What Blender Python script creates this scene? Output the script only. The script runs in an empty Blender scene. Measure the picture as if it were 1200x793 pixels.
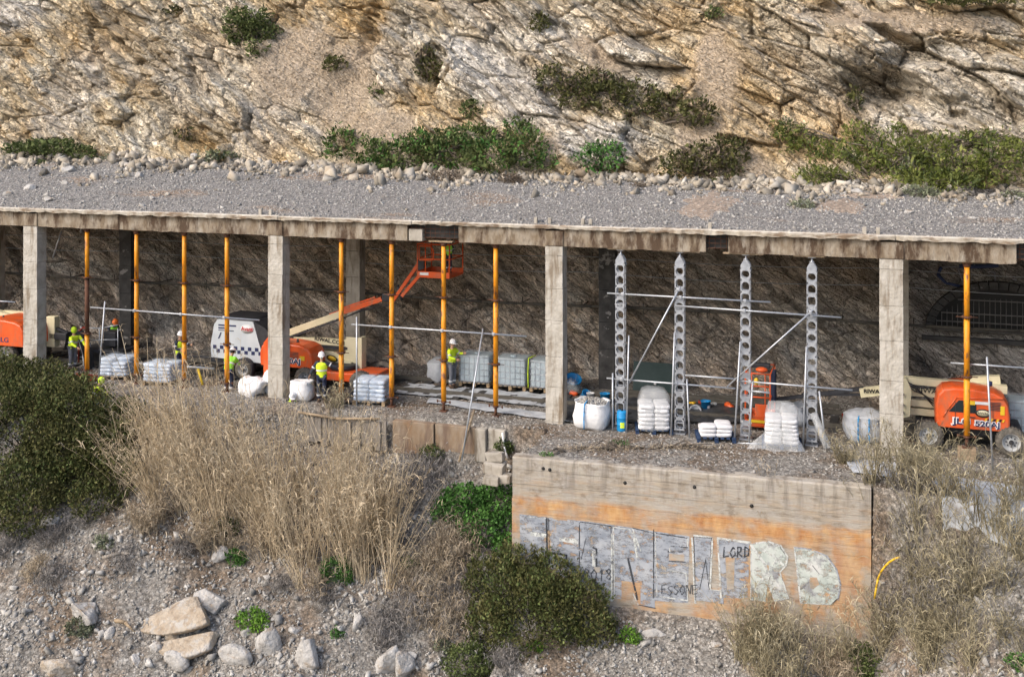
import bpy, bmesh, math, random
import numpy as np
from mathutils import Vector, Matrix

sc = bpy.context.scene
PI = math.pi
rnd = random.Random(7)
R_ = np.random.RandomState(11)

# ---------------------------------------------------------------- camera
FPX, HY, CX0 = 1307.0, 140.0, 600.0
TH = math.atan(445.0 / 1307.0)
CAM = np.array([10.87, -35.38, 10.05])
FW = np.array([-math.sin(TH), math.cos(TH), 0.0])
RT = np.array([math.cos(TH), math.sin(TH), 0.0])
cd = bpy.data.cameras.new('camera')
cam = bpy.data.objects.new('camera', cd)
sc.collection.objects.link(cam)
cam.location = CAM.tolist()
cam.rotation_euler = (PI / 2, 0, TH)
cd.sensor_width = 36.0
cd.lens = FPX / 1200 * 36
cd.shift_y = -(396.5 - HY) / 1200
cd.clip_start = 0.5
cd.clip_end = 3000
sc.camera = cam

# ---------------------------------------------------------------- light
SUN_EL, SUN_AZ = math.radians(41), math.radians(-40)   # azimuth: sun stands to the front left
w = bpy.data.worlds.new('World'); sc.world = w; w.use_nodes = True
wn = w.node_tree.nodes; wn.clear()
sky = wn.new('ShaderNodeTexSky'); sky.sky_type = 'NISHITA'; sky.sun_disc = False
sky.sun_elevation = SUN_EL
sun_dir = Vector((math.sin(SUN_AZ) * math.cos(SUN_EL), -math.cos(SUN_AZ) * math.cos(SUN_EL), math.sin(SUN_EL)))
sky.sun_rotation = math.atan2(sun_dir.x, sun_dir.y)
sky.air_density = 1.0; sky.dust_density = 4.0; sky.ozone_density = 0.6
bg = wn.new('ShaderNodeBackground'); bg.inputs[1].default_value = 0.15
wo = wn.new('ShaderNodeOutputWorld')
w.node_tree.links.new(sky.outputs[0], bg.inputs[0]); w.node_tree.links.new(bg.outputs[0], wo.inputs[0])
sl = bpy.data.lights.new('sun', 'SUN'); sl.energy = 0.9; sl.angle = math.radians(30); sl.color = (1.0, .93, .84)
so = bpy.data.objects.new('sun', sl); sc.collection.objects.link(so)
so.rotation_euler = sun_dir.to_track_quat('Z', 'Y').to_euler()
sc.view_settings.view_transform = 'Standard'; sc.view_settings.look = 'None'
sc.view_settings.exposure = 0.74; sc.view_settings.gamma = 1.0

# ---------------------------------------------------------------- pixel -> place helpers
def ray(px, py):
    return FW + RT * ((px - CX0) / FPX) + np.array([0, 0, -(py - HY) / FPX])
def onY(px, py, Y):
    d = ray(px, py); return CAM + d * ((Y - CAM[1]) / d[1])
def onZ(px, py, z):
    d = ray(px, py); return CAM + d * ((z - CAM[2]) / d[2])
def ppm(p):                       # pixels per metre at a point
    return FPX / float(np.dot(np.asarray(p) - CAM, FW))

# ---------------------------------------------------------------- numpy noise
def _h(ix, iy, seed):
    h = (ix.astype(np.int64) * 374761393 + iy.astype(np.int64) * 668265263 + seed * 1442695041) & 0xFFFFFFFF
    h = ((h ^ (h >> 13)) * 1274126177) & 0xFFFFFFFF
    h = ((h ^ (h >> 16)) * 2246822519) & 0xFFFFFFFF
    return ((h ^ (h >> 15)) & 0xFFFFFF) / float(0x1000000)
def perlin(x, y, seed=0):
    x = np.asarray(x, float); y = np.asarray(y, float)
    ix = np.floor(x); iy = np.floor(y); fx = x - ix; fy = y - iy
    u = fx * fx * fx * (fx * (fx * 6 - 15) + 10); v = fy * fy * fy * (fy * (fy * 6 - 15) + 10)
    def g(a, b):
        t = _h(ix + a, iy + b, seed) * 2 * PI
        return np.cos(t) * (fx - a) + np.sin(t) * (fy - b)
    n0 = g(0, 0) * (1 - u) + g(1, 0) * u; n1 = g(0, 1) * (1 - u) + g(1, 1) * u
    return (n0 * (1 - v) + n1 * v) * 1.5
def fbm(x, y, o=4, seed=0):
    r = 0; a = 1; s = 0
    for i in range(o):
        r = r + a * perlin(x * 2 ** i, y * 2 ** i, seed + i * 17); s += a; a *= .5
    return r / s
def worley(x, y, seed=0):
    x = np.asarray(x, float); y = np.asarray(y, float)
    ix = np.floor(x); iy = np.floor(y)
    f1 = np.full(x.shape, 9.); f2 = np.full(x.shape, 9.); cr = np.zeros(x.shape); tl = np.zeros(x.shape)
    for a in (-1, 0, 1):
        for b in (-1, 0, 1):
            cx = ix + a; cy = iy + b
            qx = cx + _h(cx, cy, seed); qy = cy + _h(cx, cy, seed + 5)
            dx = x - qx; dy = y - qy; d = np.sqrt(dx * dx + dy * dy)
            r = _h(cx, cy, seed + 9)
            t = dx * (_h(cx, cy, seed + 13) - .5) + dy * (_h(cx, cy, seed + 21) - .5)
            m = d < f1
            f2 = np.where(m, f1, np.minimum(f2, d))
            cr = np.where(m, r, cr); tl = np.where(m, t, tl); f1 = np.where(m, d, f1)
    return f1, f2, cr, tl
def sstep(x, a, b):
    t = np.clip((x - a) / (b - a), 0, 1); return t * t * (3 - 2 * t)

# ---------------------------------------------------------------- materials
MATS = {}
def M(name, cols, scale=4.0, detail=6, rough=.85, bump=0., bscale=None, metal=0., island=0., stretch=(1, 1, 1),
      stain=None, world=True, alpha=1., dist=0., trans=0., spec=.4, cells=None):
    """procedural material: colour ramp over noise, optional second stain noise, bump and per-piece variation"""
    if name in MATS: return MATS[name]
    m = bpy.data.materials.new(name); m.use_nodes = True; nt = m.node_tree; N = nt.nodes; L = nt.links; N.clear()
    out = N.new('ShaderNodeOutputMaterial'); b = N.new('ShaderNodeBsdfPrincipled'); L.new(b.outputs[0], out.inputs[0])
    b.inputs['Roughness'].default_value = rough; b.inputs['Metallic'].default_value = metal
    b.inputs['Specular IOR Level'].default_value = spec
    if world:
        g = N.new('ShaderNodeNewGeometry'); co = g.outputs['Position']
    else:
        g = N.new('ShaderNodeTexCoord'); co = g.outputs['Object']
    mp = N.new('ShaderNodeMapping'); mp.inputs['Scale'].default_value = stretch; L.new(co, mp.inputs[0])
    n = N.new('ShaderNodeTexNoise'); n.inputs['Scale'].default_value = scale; n.inputs['Detail'].default_value = detail
    n.inputs['Roughness'].default_value = .62; n.inputs['Distortion'].default_value = dist
    L.new(mp.outputs[0], n.inputs['Vector'])
    r = N.new('ShaderNodeValToRGB'); L.new(n.outputs['Fac'], r.inputs[0])
    e = r.color_ramp.elements; k = len(cols)
    if k == 1: cols = [cols[0], cols[0]]; k = 2
    e[0].position = .28; e[0].color = (*cols[0], 1); e[1].position = .72; e[1].color = (*cols[-1], 1)
    for i in range(1, k - 1):
        q = e.new(.28 + .44 * i / (k - 1)); q.color = (*cols[i], 1)
    c = r.outputs[0]
    if stain:                                   # (colour, scale xyz, threshold lo, hi)
        mp2 = N.new('ShaderNodeMapping'); mp2.inputs['Scale'].default_value = stain[1]; L.new(co, mp2.inputs[0])
        n2 = N.new('ShaderNodeTexNoise'); n2.inputs['Scale'].default_value = 1; n2.inputs['Detail'].default_value = 5
        n2.inputs['Roughness'].default_value = .65
        L.new(mp2.outputs[0], n2.inputs['Vector'])
        mr = N.new('ShaderNodeMapRange'); mr.inputs[1].default_value = stain[2]; mr.inputs[2].default_value = stain[3]
        L.new(n2.outputs['Fac'], mr.inputs[0])
        mx = N.new('ShaderNodeMix'); mx.data_type = 'RGBA'; L.new(mr.outputs[0], mx.inputs[0])
        L.new(c, mx.inputs[6]); mx.inputs[7].default_value = (*stain[0], 1); c = mx.outputs[2]
    if island:
        gi = N.new('ShaderNodeNewGeometry')
        mr = N.new('ShaderNodeMapRange'); mr.inputs[3].default_value = 1 - island; mr.inputs[4].default_value = 1 + island
        L.new(gi.outputs['Random Per Island'], mr.inputs[0])
        hs = N.new('ShaderNodeHueSaturation'); L.new(mr.outputs[0], hs.inputs['Value']); L.new(c, hs.inputs['Color'])
        c = hs.outputs[0]
    hcell = None
    if cells:                                   # (scale, lo, hi): separate grains, each with its own brightness
        for cs in (cells[0], cells[0] * .42):
            wn_ = N.new('ShaderNodeTexNoise'); wn_.inputs['Scale'].default_value = cs * .6; L.new(co, wn_.inputs['Vector'])
            sv = N.new('ShaderNodeVectorMath'); sv.operation = 'SCALE'; sv.inputs[3].default_value = .8 / cs; L.new(wn_.outputs['Color'], sv.inputs[0])
            av = N.new('ShaderNodeVectorMath'); L.new(co, av.inputs[0]); L.new(sv.outputs[0], av.inputs[1])
            v = N.new('ShaderNodeTexVoronoi'); v.inputs['Scale'].default_value = cs; L.new(av.outputs[0], v.inputs['Vector'])
            sp = N.new('ShaderNodeSeparateColor'); L.new(v.outputs['Color'], sp.inputs[0])
            mr = N.new('ShaderNodeMapRange'); mr.inputs[3].default_value = cells[1]; mr.inputs[4].default_value = cells[2]; L.new(sp.outputs[0], mr.inputs[0])
            ed = N.new('ShaderNodeMapRange'); ed.inputs[1].default_value = .25; ed.inputs[2].default_value = .75; ed.inputs[3].default_value = 1; ed.inputs[4].default_value = .72; L.new(v.outputs['Distance'], ed.inputs[0])
            mm = N.new('ShaderNodeMath'); mm.operation = 'MULTIPLY'; L.new(mr.outputs[0], mm.inputs[0]); L.new(ed.outputs[0], mm.inputs[1])
            hs = N.new('ShaderNodeHueSaturation'); L.new(mm.outputs[0], hs.inputs['Value']); L.new(c, hs.inputs['Color']); c = hs.outputs[0]
            hcell = ed.outputs[0]
    L.new(c, b.inputs['Base Color'])
    if bump:
        nb = N.new('ShaderNodeTexNoise'); nb.inputs['Scale'].default_value = bscale or scale * 3
        nb.inputs['Detail'].default_value = 6; L.new(mp.outputs[0], nb.inputs['Vector'])
        bu = N.new('ShaderNodeBump'); bu.inputs['Strength'].default_value = 1; bu.inputs['Distance'].default_value = bump
        L.new(nb.outputs['Fac'], bu.inputs['Height']); L.new(bu.outputs[0], b.inputs['Normal'])
        if hcell is not None: L.new(hcell, bu.inputs['Height'])
    if alpha < 1: b.inputs['Alpha'].default_value = alpha
    if trans: b.inputs['Transmission Weight'].default_value = trans
    MATS[name] = m; return m

def rock_material(name, inner=False):
    m = bpy.data.materials.new(name); m.use_nodes = True; nt = m.node_tree; N = nt.nodes; L = nt.links; N.clear()
    out = N.new('ShaderNodeOutputMaterial'); b = N.new('ShaderNodeBsdfPrincipled'); L.new(b.outputs[0], out.inputs[0])
    b.inputs['Roughness'].default_value = .92; b.inputs['Specular IOR Level'].default_value = .15
    g = N.new('ShaderNodeNewGeometry'); a = N.new('ShaderNodeAttribute'); a.attribute_name = 'zone'
    sep = N.new('ShaderNodeSeparateColor'); L.new(a.outputs['Color'], sep.inputs[0])
    mp = N.new('ShaderNodeMapping'); mp.inputs['Rotation'].default_value = (0, math.radians(-32), 0)
    L.new(g.outputs['Position'], mp.inputs[0])
    mps = N.new('ShaderNodeMapping'); mps.inputs['Scale'].default_value = (.40, 1, 1.7); L.new(mp.outputs[0], mps.inputs[0])
    def noise(sc_, det, vec, dist=0., ro=.6):
        n = N.new('ShaderNodeTexNoise'); n.inputs['Scale'].default_value = sc_; n.inputs['Detail'].default_value = det
        n.inputs['Distortion'].default_value = dist; n.inputs['Roughness'].default_value = ro
        L.new(vec, n.inputs['Vector']); return n.outputs['Fac']
    def ramp(f, stops):
        r = N.new('ShaderNodeValToRGB'); L.new(f, r.inputs[0]); e = r.color_ramp.elements
        e[0].position = stops[0][0]; e[0].color = (*stops[0][1], 1); e[1].position = stops[-1][0]; e[1].color = (*stops[-1][1], 1)
        for p, c in stops[1:-1]:
            q = e.new(p); q.color = (*c, 1)
        return r.outputs[0]
    def mix(f, c1, c2, mode='MIX'):
        x = N.new('ShaderNodeMix'); x.data_type = 'RGBA'; x.blend_type = mode
        if isinstance(f, float): x.inputs[0].default_value = f
        else: L.new(f, x.inputs[0])
        L.new(c1, x.inputs[6])
        if isinstance(c2, tuple): x.inputs[7].default_value = (*c2, 1)
        else: L.new(c2, x.inputs[7])
        return x.outputs[2]
    def rng(f, a0, a1, b0=0., b1=1.):
        r = N.new('ShaderNodeMapRange'); L.new(f, r.inputs[0])
        for i, v in enumerate((a0, a1, b0, b1)): r.inputs[i + 1].default_value = v
        return r.outputs[0]
    f1 = noise(.8, 8, mps.outputs[0], .3, .58); f2 = noise(3.0, 7, mps.outputs[0], .2, .6); f3 = noise(.35, 4, mp.outputs[0], .6)
    f4 = noise(14, 5, mps.outputs[0], 0, .7)
    if not inner:
        base = ramp(f1, [(.28, (.33, .25, .15)), (.38, (.54, .43, .28)), (.47, (.66, .56, .40)), (.58, (.71, .64, .51)), (.72, (.60, .57, .52))])
        och = ramp(f2, [(.3, (.36, .23, .10)), (.5, (.57, .40, .20)), (.7, (.66, .53, .35))])
        whi = ramp(f2, [(.3, (.42, .39, .355)), (.45, (.64, .61, .56)), (.7, (.74, .72, .68))])
        grey = ramp(f1, [(.3, (.32, .28, .235)), (.45, (.48, .435, .37)), (.7, (.60, .56, .49))])
        soil = ramp(f4, [(.3, (.33, .25, .17)), (.5, (.48, .385, .285)), (.7, (.64, .56, .46))])
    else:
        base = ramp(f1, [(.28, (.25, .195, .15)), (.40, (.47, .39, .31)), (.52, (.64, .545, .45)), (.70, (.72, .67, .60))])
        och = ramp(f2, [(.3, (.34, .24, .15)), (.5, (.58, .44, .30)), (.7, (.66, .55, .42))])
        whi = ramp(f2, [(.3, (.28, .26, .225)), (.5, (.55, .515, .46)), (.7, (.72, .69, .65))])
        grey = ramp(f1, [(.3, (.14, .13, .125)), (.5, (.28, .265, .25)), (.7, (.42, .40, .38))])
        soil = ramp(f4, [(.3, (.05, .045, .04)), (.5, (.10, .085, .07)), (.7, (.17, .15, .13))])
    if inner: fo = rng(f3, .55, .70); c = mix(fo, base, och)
    else: c = mix(rng(f3, .46, .62, 0., .7), base, och)
    c = mix(sep.outputs[0], c, och); c = mix(sep.outputs[2], c, whi)
    gz = N.new('ShaderNodeMath'); gz.operation = 'SUBTRACT'; gz.inputs[0].default_value = 1.0
    L.new(a.outputs['Alpha'], gz.inputs[1]); c = mix(gz.outputs[0], c, grey)
    c = mix(sep.outputs[1], c, soil)
    # dark crack lines in the colour along the bedding and fine speckle
    v = N.new('ShaderNodeTexVoronoi'); v.feature = 'DISTANCE_TO_EDGE'; v.inputs['Scale'].default_value = 1.5
    wv = N.new('ShaderNodeVectorMath'); wv.operation = 'ADD'
    nz = N.new('ShaderNodeTexNoise'); nz.inputs['Scale'].default_value = 2.0; nz.inputs['Detail'].default_value = 4; L.new(mps.outputs[0], nz.inputs['Vector'])
    sc_ = N.new('ShaderNodeVectorMath'); sc_.operation = 'SCALE'; sc_.inputs[3].default_value = .7; L.new(nz.outputs['Color'], sc_.inputs[0])
    L.new(mps.outputs[0], wv.inputs[0]); L.new(sc_.outputs[0], wv.inputs[1]); L.new(wv.outputs[0], v.inputs['Vector'])
    v2 = N.new('ShaderNodeTexVoronoi'); v2.feature = 'DISTANCE_TO_EDGE'; v2.inputs['Scale'].default_value = 5.5; L.new(wv.outputs[0], v2.inputs['Vector'])
    def cells(scale_, st):
        m2 = N.new('ShaderNodeVectorMath'); m2.operation = 'MULTIPLY'; L.new(wv2.outputs[0], m2.inputs[0]); m2.inputs[1].default_value = st
        q = N.new('ShaderNodeTexVoronoi'); q.inputs['Scale'].default_value = scale_; L.new(m2.outputs[0], q.inputs['Vector'])
        e = N.new('ShaderNodeTexVoronoi'); e.feature = 'DISTANCE_TO_EDGE'; e.inputs['Scale'].default_value = scale_; L.new(m2.outputs[0], e.inputs['Vector'])
        sp = N.new('ShaderNodeSeparateColor'); L.new(q.outputs['Color'], sp.inputs[0]); return sp.outputs[0], e.outputs[0]
    wv2 = N.new('ShaderNodeVectorMath'); wv2.operation = 'ADD'; s2 = N.new('ShaderNodeVectorMath'); s2.operation = 'SCALE'; s2.inputs[3].default_value = .22
    L.new(nz.outputs['Color'], s2.inputs[0]); L.new(mp.outputs[0], wv2.inputs[0]); L.new(s2.outputs[0], wv2.inputs[1])
    ca, ea = cells(1.0, (.55, 1.2, 1.9)); cb, eb = cells(2.6, (.6, 1.2, 1.7)); cc, ec = cells(7.0, (.7, 1, 1.5))
    def mul(*fs):
        a_ = fs[0]
        for f_ in fs[1:]:
            x = N.new('ShaderNodeMath'); x.operation = 'MULTIPLY'; L.new(a_, x.inputs[0]); L.new(f_, x.inputs[1]); a_ = x.outputs[0]
        return a_
    val = mul(rng(ca, 0, 1, .90, 1.30), rng(cb, 0, 1, .82, 1.24), rng(cc, 0, 1, .86, 1.15))
    hs = N.new('ShaderNodeHueSaturation'); L.new(val, hs.inputs['Value']); L.new(c, hs.inputs['Color']); c0_ = c; c = hs.outputs[0]
    c = mix(rng(ea, 0.0, .022, .7, 0.), c, (.05, .038, .028)); c = mix(rng(eb, 0.0, .035, .45, 0.), c, (.06, .045, .033)); c = mix(rng(ec, 0.0, .05, .25, 0.), c, (.08, .06, .045))
    c = mix(rng(sep.outputs[1], .2, .8, 0, .85), c, c0_)
    L.new(c, b.inputs['Base Color'])
    def addn(*fs):
        a_ = fs[0]
        for f_ in fs[1:]:
            x = N.new('ShaderNodeMath'); x.operation = 'ADD'; L.new(a_, x.inputs[0]); L.new(f_, x.inputs[1]); a_ = x.outputs[0]
        return a_
    hgt = addn(rng(ca, 0, 1, 0, 1.0), rng(cb, 0, 1, 0, .8), rng(cc, 0, 1, 0, .4), rng(ea, 0, .05, -.6, 0), rng(eb, 0, .07, -.5, 0), rng(ec, 0, .1, -.3, 0))
    b0 = N.new('ShaderNodeBump'); b0.inputs['Distance'].default_value = .085; b0.inputs['Strength'].default_value = 1.; L.new(hgt, b0.inputs['Height'])
    bu = N.new('ShaderNodeBump'); L.new(b0.outputs[0], bu.inputs['Normal']); bu.inputs['Distance'].default_value = .05; bu.inputs['Strength'].default_value = 1
    ad = N.new('ShaderNodeMath'); ad.operation = 'ADD'; L.new(f2, ad.inputs[0]); L.new(rng(v2.outputs[0], 0, .12, 0, .8), ad.inputs[1])
    ad2 = N.new('ShaderNodeMath'); ad2.operation = 'ADD'; L.new(ad.outputs[0], ad2.inputs[0]); L.new(rng(f4, 0, 1, 0, .5), ad2.inputs[1])
    L.new(ad2.outputs[0], bu.inputs['Height']); L.new(bu.outputs[0], b.inputs['Normal'])
    return m

CONC = dict(scale=2.2, bump=.012, bscale=9)
m_conc = M('weathered_concrete', [(.26, .235, .195), (.40, .37, .32), (.50, .47, .42)], stain=((.17, .14, .105), (3.5, 3.5, .5), .52, .66), **CONC)
m_conc_light = M('pale_concrete', [(.33, .30, .255), (.46, .435, .385), (.57, .545, .50)], stain=((.22, .175, .125), (3, 3, .5), .50, .66), scale=2.6, detail=9, bump=.035, bscale=8)
m_beam = M('stained_beam_concrete', [(.13, .095, .06), (.23, .18, .125), (.34, .295, .235), (.44, .41, .36)], scale=1.6, detail=9, bump=.03, bscale=9, stretch=(1.6, 1, .7), stain=((.085, .055, .035), (2.6, 2.6, .9), .47, .60))
m_conc_dark = M('near_black_concrete', [(.03, .03, .03), (.055, .054, .054), (.09, .088, .085)], scale=3, bump=.01, stain=((.25, .245, .24), (1.5, 1.5, 2.2), .62, .66))  # near-black concrete with paler grey patches
m_lip = M('pale_slab_edge', [(.40, .35, .27), (.55, .50, .42), (.66, .62, .55)], scale=3, bump=.02, bscale=20, stain=((.27, .20, .14), (1.6, 3, 6), .48, .62))
m_steel = M('galvanised_steel', [(.33, .36, .41), (.46, .49, .54), (.55, .58, .62)], scale=9, rough=.42, metal=.55, stain=((.30, .29, .28), (6, 6, 2), .6, .75))
m_tube = M('scaffold_tube_steel', [(.38, .41, .45), (.52, .55, .59)], scale=7, rough=.4, metal=.5)
m_orange = M('orange_prop_paint', [(.62, .22, .012), (.80, .31, .015), (.86, .38, .03)], scale=3, rough=.45, stain=((.20, .085, .04), (8, 8, 2.5), .54, .64))
m_rust = M('rusty_steel', [(.055, .03, .022), (.11, .05, .03), (.17, .075, .04)], scale=9, rough=.85, bump=.004)
m_dkred = M('red_oxide_paint', [(.22, .03, .02), (.40, .055, .03)], scale=8, rough=.7)
m_wood = M('weathered_timber', [(.20, .145, .09), (.33, .25, .165), (.42, .34, .24)], scale=4, stretch=(1, 1, 4), rough=.9, bump=.006)
m_greywood = M('grey_old_timber', [(.13, .115, .10), (.25, .225, .195), (.34, .31, .27)], scale=5, stretch=(5, 5, .8), rough=.95, bump=.01, island=.3)
m_black = M('black_rubber', [(.018, .018, .02), (.035, .034, .034)], scale=8, rough=.8)
m_tyre = M('dusty_tyre_rubber', [(.055, .052, .047), (.12, .11, .095), (.21, .19, .16)], scale=10, rough=.95)
m_rim = M('grey_wheel_rim', [(.30, .32, .33), (.45, .46, .47)], scale=6, rough=.5)
m_hood = M('orange_machine_paint', [(.62, .085, .018), (.76, .13, .03)], scale=2, rough=.35, stain=((.36, .15, .09), (2.2, 2.2, 1.2), .50, .72))
m_cream = M('cream_machine_paint', [(.60, .55, .36), (.70, .65, .46)], scale=3, rough=.45, stain=((.40, .35, .22), (4, 4, 2), .62, .8))
m_dark = M('dark_machine_steel', [(.02, .022, .028), (.045, .047, .055)], scale=6, rough=.55)
m_white = M('white_paint', [(.68, .69, .70), (.80, .80, .80)], scale=3, rough=.45)
m_navy = M('navy_print', [(.02, .03, .10)], rough=.5)
m_ink = M('black_print', [(.015, .015, .015)], rough=.5)
m_redink = M('red_print', [(.50, .02, .03)], rough=.5)
m_glass = M('dark_glass', [(.02, .03, .035)], rough=.1, spec=.6)
m_blueplastic = M('blue_plastic', [(.01, .21, .50), (.015, .30, .66)], scale=5, rough=.45)
m_whitebag = M('white_woven_bag', [(.62, .63, .65), (.76, .77, .79), (.82, .83, .84)], scale=6, rough=.75, bump=.02, bscale=9)
m_greybag = M('grey_woven_bag', [(.36, .39, .43), (.50, .53, .57)], scale=5, rough=.7, bump=.03, bscale=7)
m_sackblue = M('pale_blue_paper_sack', [(.30, .42, .60), (.56, .64, .75), (.76, .80, .85)], scale=5, rough=.5, bump=.015, bscale=8, stretch=(1, 1, 2.5))
m_sackwhite = M('white_paper_sack', [(.62, .63, .66), (.80, .80, .82)], scale=6, rough=.55, bump=.015, bscale=8)
m_film = M('clear_plastic_film', [(.62, .65, .67), (.76, .79, .81)], scale=5, rough=.25, bump=.03, bscale=7, alpha=.30, spec=.6)
m_film2 = M('stretch_wrap_film', [(.42, .47, .52), (.62, .67, .71)], scale=4, rough=.3, bump=.03, bscale=6, alpha=.22, spec=.6)
m_ibc = M('pale_tank_plastic', [(.36, .46, .52), (.54, .63, .68)], scale=3, rough=.4)
m_pallet = M('pallet_timber', [(.28, .20, .12), (.42, .32, .2)], scale=6, rough=.9)
m_palblue = M('dark_blue_pallet', [(.015, .035, .09), (.03, .06, .13)], scale=6, rough=.7)
m_geotex = M('pale_geotextile', [(.30, .33, .37), (.43, .46, .50), (.54, .57, .60)], scale=2.5, rough=.9, bump=.05, bscale=3, stain=((.20, .18, .16), (1.2, 1.2, 1), .58, .72))
m_blacksheet = M('dark_plastic_sheet', [(.02, .022, .026), (.05, .055, .062), (.09, .095, .105)], scale=3, rough=.35, bump=.06, bscale=3)
m_green_sheet = M('dark_green_board', [(.018, .04, .04), (.035, .06, .06)], scale=3, rough=.6)
m_hivis = M('yellow_hi_vis', [(.62, .85, .02), (.75, .95, .05)], scale=9, rough=.7, world=False)
m_hivisg = M('green_hi_vis', [(.25, .75, .05), (.38, .85, .08)], scale=9, rough=.7, world=False)
m_reflect = M('silver_reflective_tape', [(.60, .62, .64), (.72, .73, .74)], scale=9, rough=.35)
m_skin = M('skin', [(.42, .24, .16), (.50, .30, .21)], scale=12, rough=.6)
m_trouser = M('navy_work_trousers', [(.022, .03, .06), (.04, .05, .09)], scale=9, rough=.9)
m_trousergrey = M('grey_work_trousers', [(.12, .13, .16), (.18, .19, .22)], scale=9, rough=.9)
m_jacketdark = M('dark_work_jacket', [(.02, .025, .04), (.04, .045, .065)], scale=9, rough=.9)
m_boot = M('brown_work_boots', [(.05, .035, .025), (.09, .06, .04)], scale=9, rough=.8)
m_helmet = M('white_helmet', [(.75, .76, .78)], rough=.35)
m_helmety = M('yellow_green_hood', [(.55, .80, .03)], rough=.6)
m_helmeto = M('orange_helmet', [(.75, .18, .03)], rough=.4)
m_mask = M('white_face_mask', [(.78, .79, .8)], rough=.8)
m_yellowpaint = M('yellow_paint', [(.62, .42, .02), (.75, .5, .03)], rough=.5)
m_hose = M('yellow_hose', [(.70, .42, .02), (.80, .52, .03)], rough=.5)
m_pipe = M('dull_grey_pipe', [(.07, .066, .055), (.12, .11, .095)], scale=6, rough=.8)
m_brick = M('dark_red_brick', [(.05, .022, .02), (.09, .035, .03)], scale=9, rough=.9, island=.3)
m_bars = M('painted_grille_bars', [(.10, .095, .095), (.17, .165, .16)], scale=9, rough=.6)
m_sprayblue = M('faded_blue_spray_paint', [(.03, .045, .12), (.06, .08, .17)], scale=5, rough=.8)
m_spraywhite = M('faded_pale_spray_paint', [(.22, .22, .26), (.36, .36, .40)], scale=5, rough=.8)
m_gravel_fill = M('grey_gravel', [(.22, .205, .19), (.36, .34, .32), (.46, .44, .42)], scale=22, rough=.95, bump=.03, bscale=30)

# ---------------------------------------------------------------- mesh helpers
col = sc.collection
def link(o, parent=None):
    col.objects.link(o)
    if parent is not None: o.parent = parent
    return o
def tag(o, label=None, cat=None, group=None, kind=None):
    if label: o['label'] = label
    if cat: o['category'] = cat
    if group: o['group'] = group
    if kind: o['kind'] = kind
    return o
def thing(name, loc, label, cat, group=None, rz=0.):
    o = bpy.data.objects.new(name, None); o.empty_display_size = .2
    o.location = [float(v) for v in loc]; o.rotation_euler = (0, 0, rz); link(o)
    return tag(o, label, cat, group)
def np_mesh(name, V, Fc, mats, smooth=False):
    V = np.asarray(V, np.float32); Fc = np.asarray(Fc, np.int32)
    me = bpy.data.meshes.new(name); k = Fc.shape[1]
    me.vertices.add(len(V)); me.vertices.foreach_set('co', V.ravel())
    me.loops.add(Fc.size); me.loops.foreach_set('vertex_index', Fc.ravel())
    me.polygons.add(len(Fc)); me.polygons.foreach_set('loop_start', np.arange(0, Fc.size, k, dtype=np.int32))
    me.update(calc_edges=True); me.validate()
    if smooth: me.polygons.foreach_set('use_smooth', np.ones(len(Fc), bool))
    for m in (mats if isinstance(mats, (list, tuple)) else [mats]): me.materials.append(m)
    return me
def obj(name, me, parent=None):
    return link(bpy.data.objects.new(name, me), parent)

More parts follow.
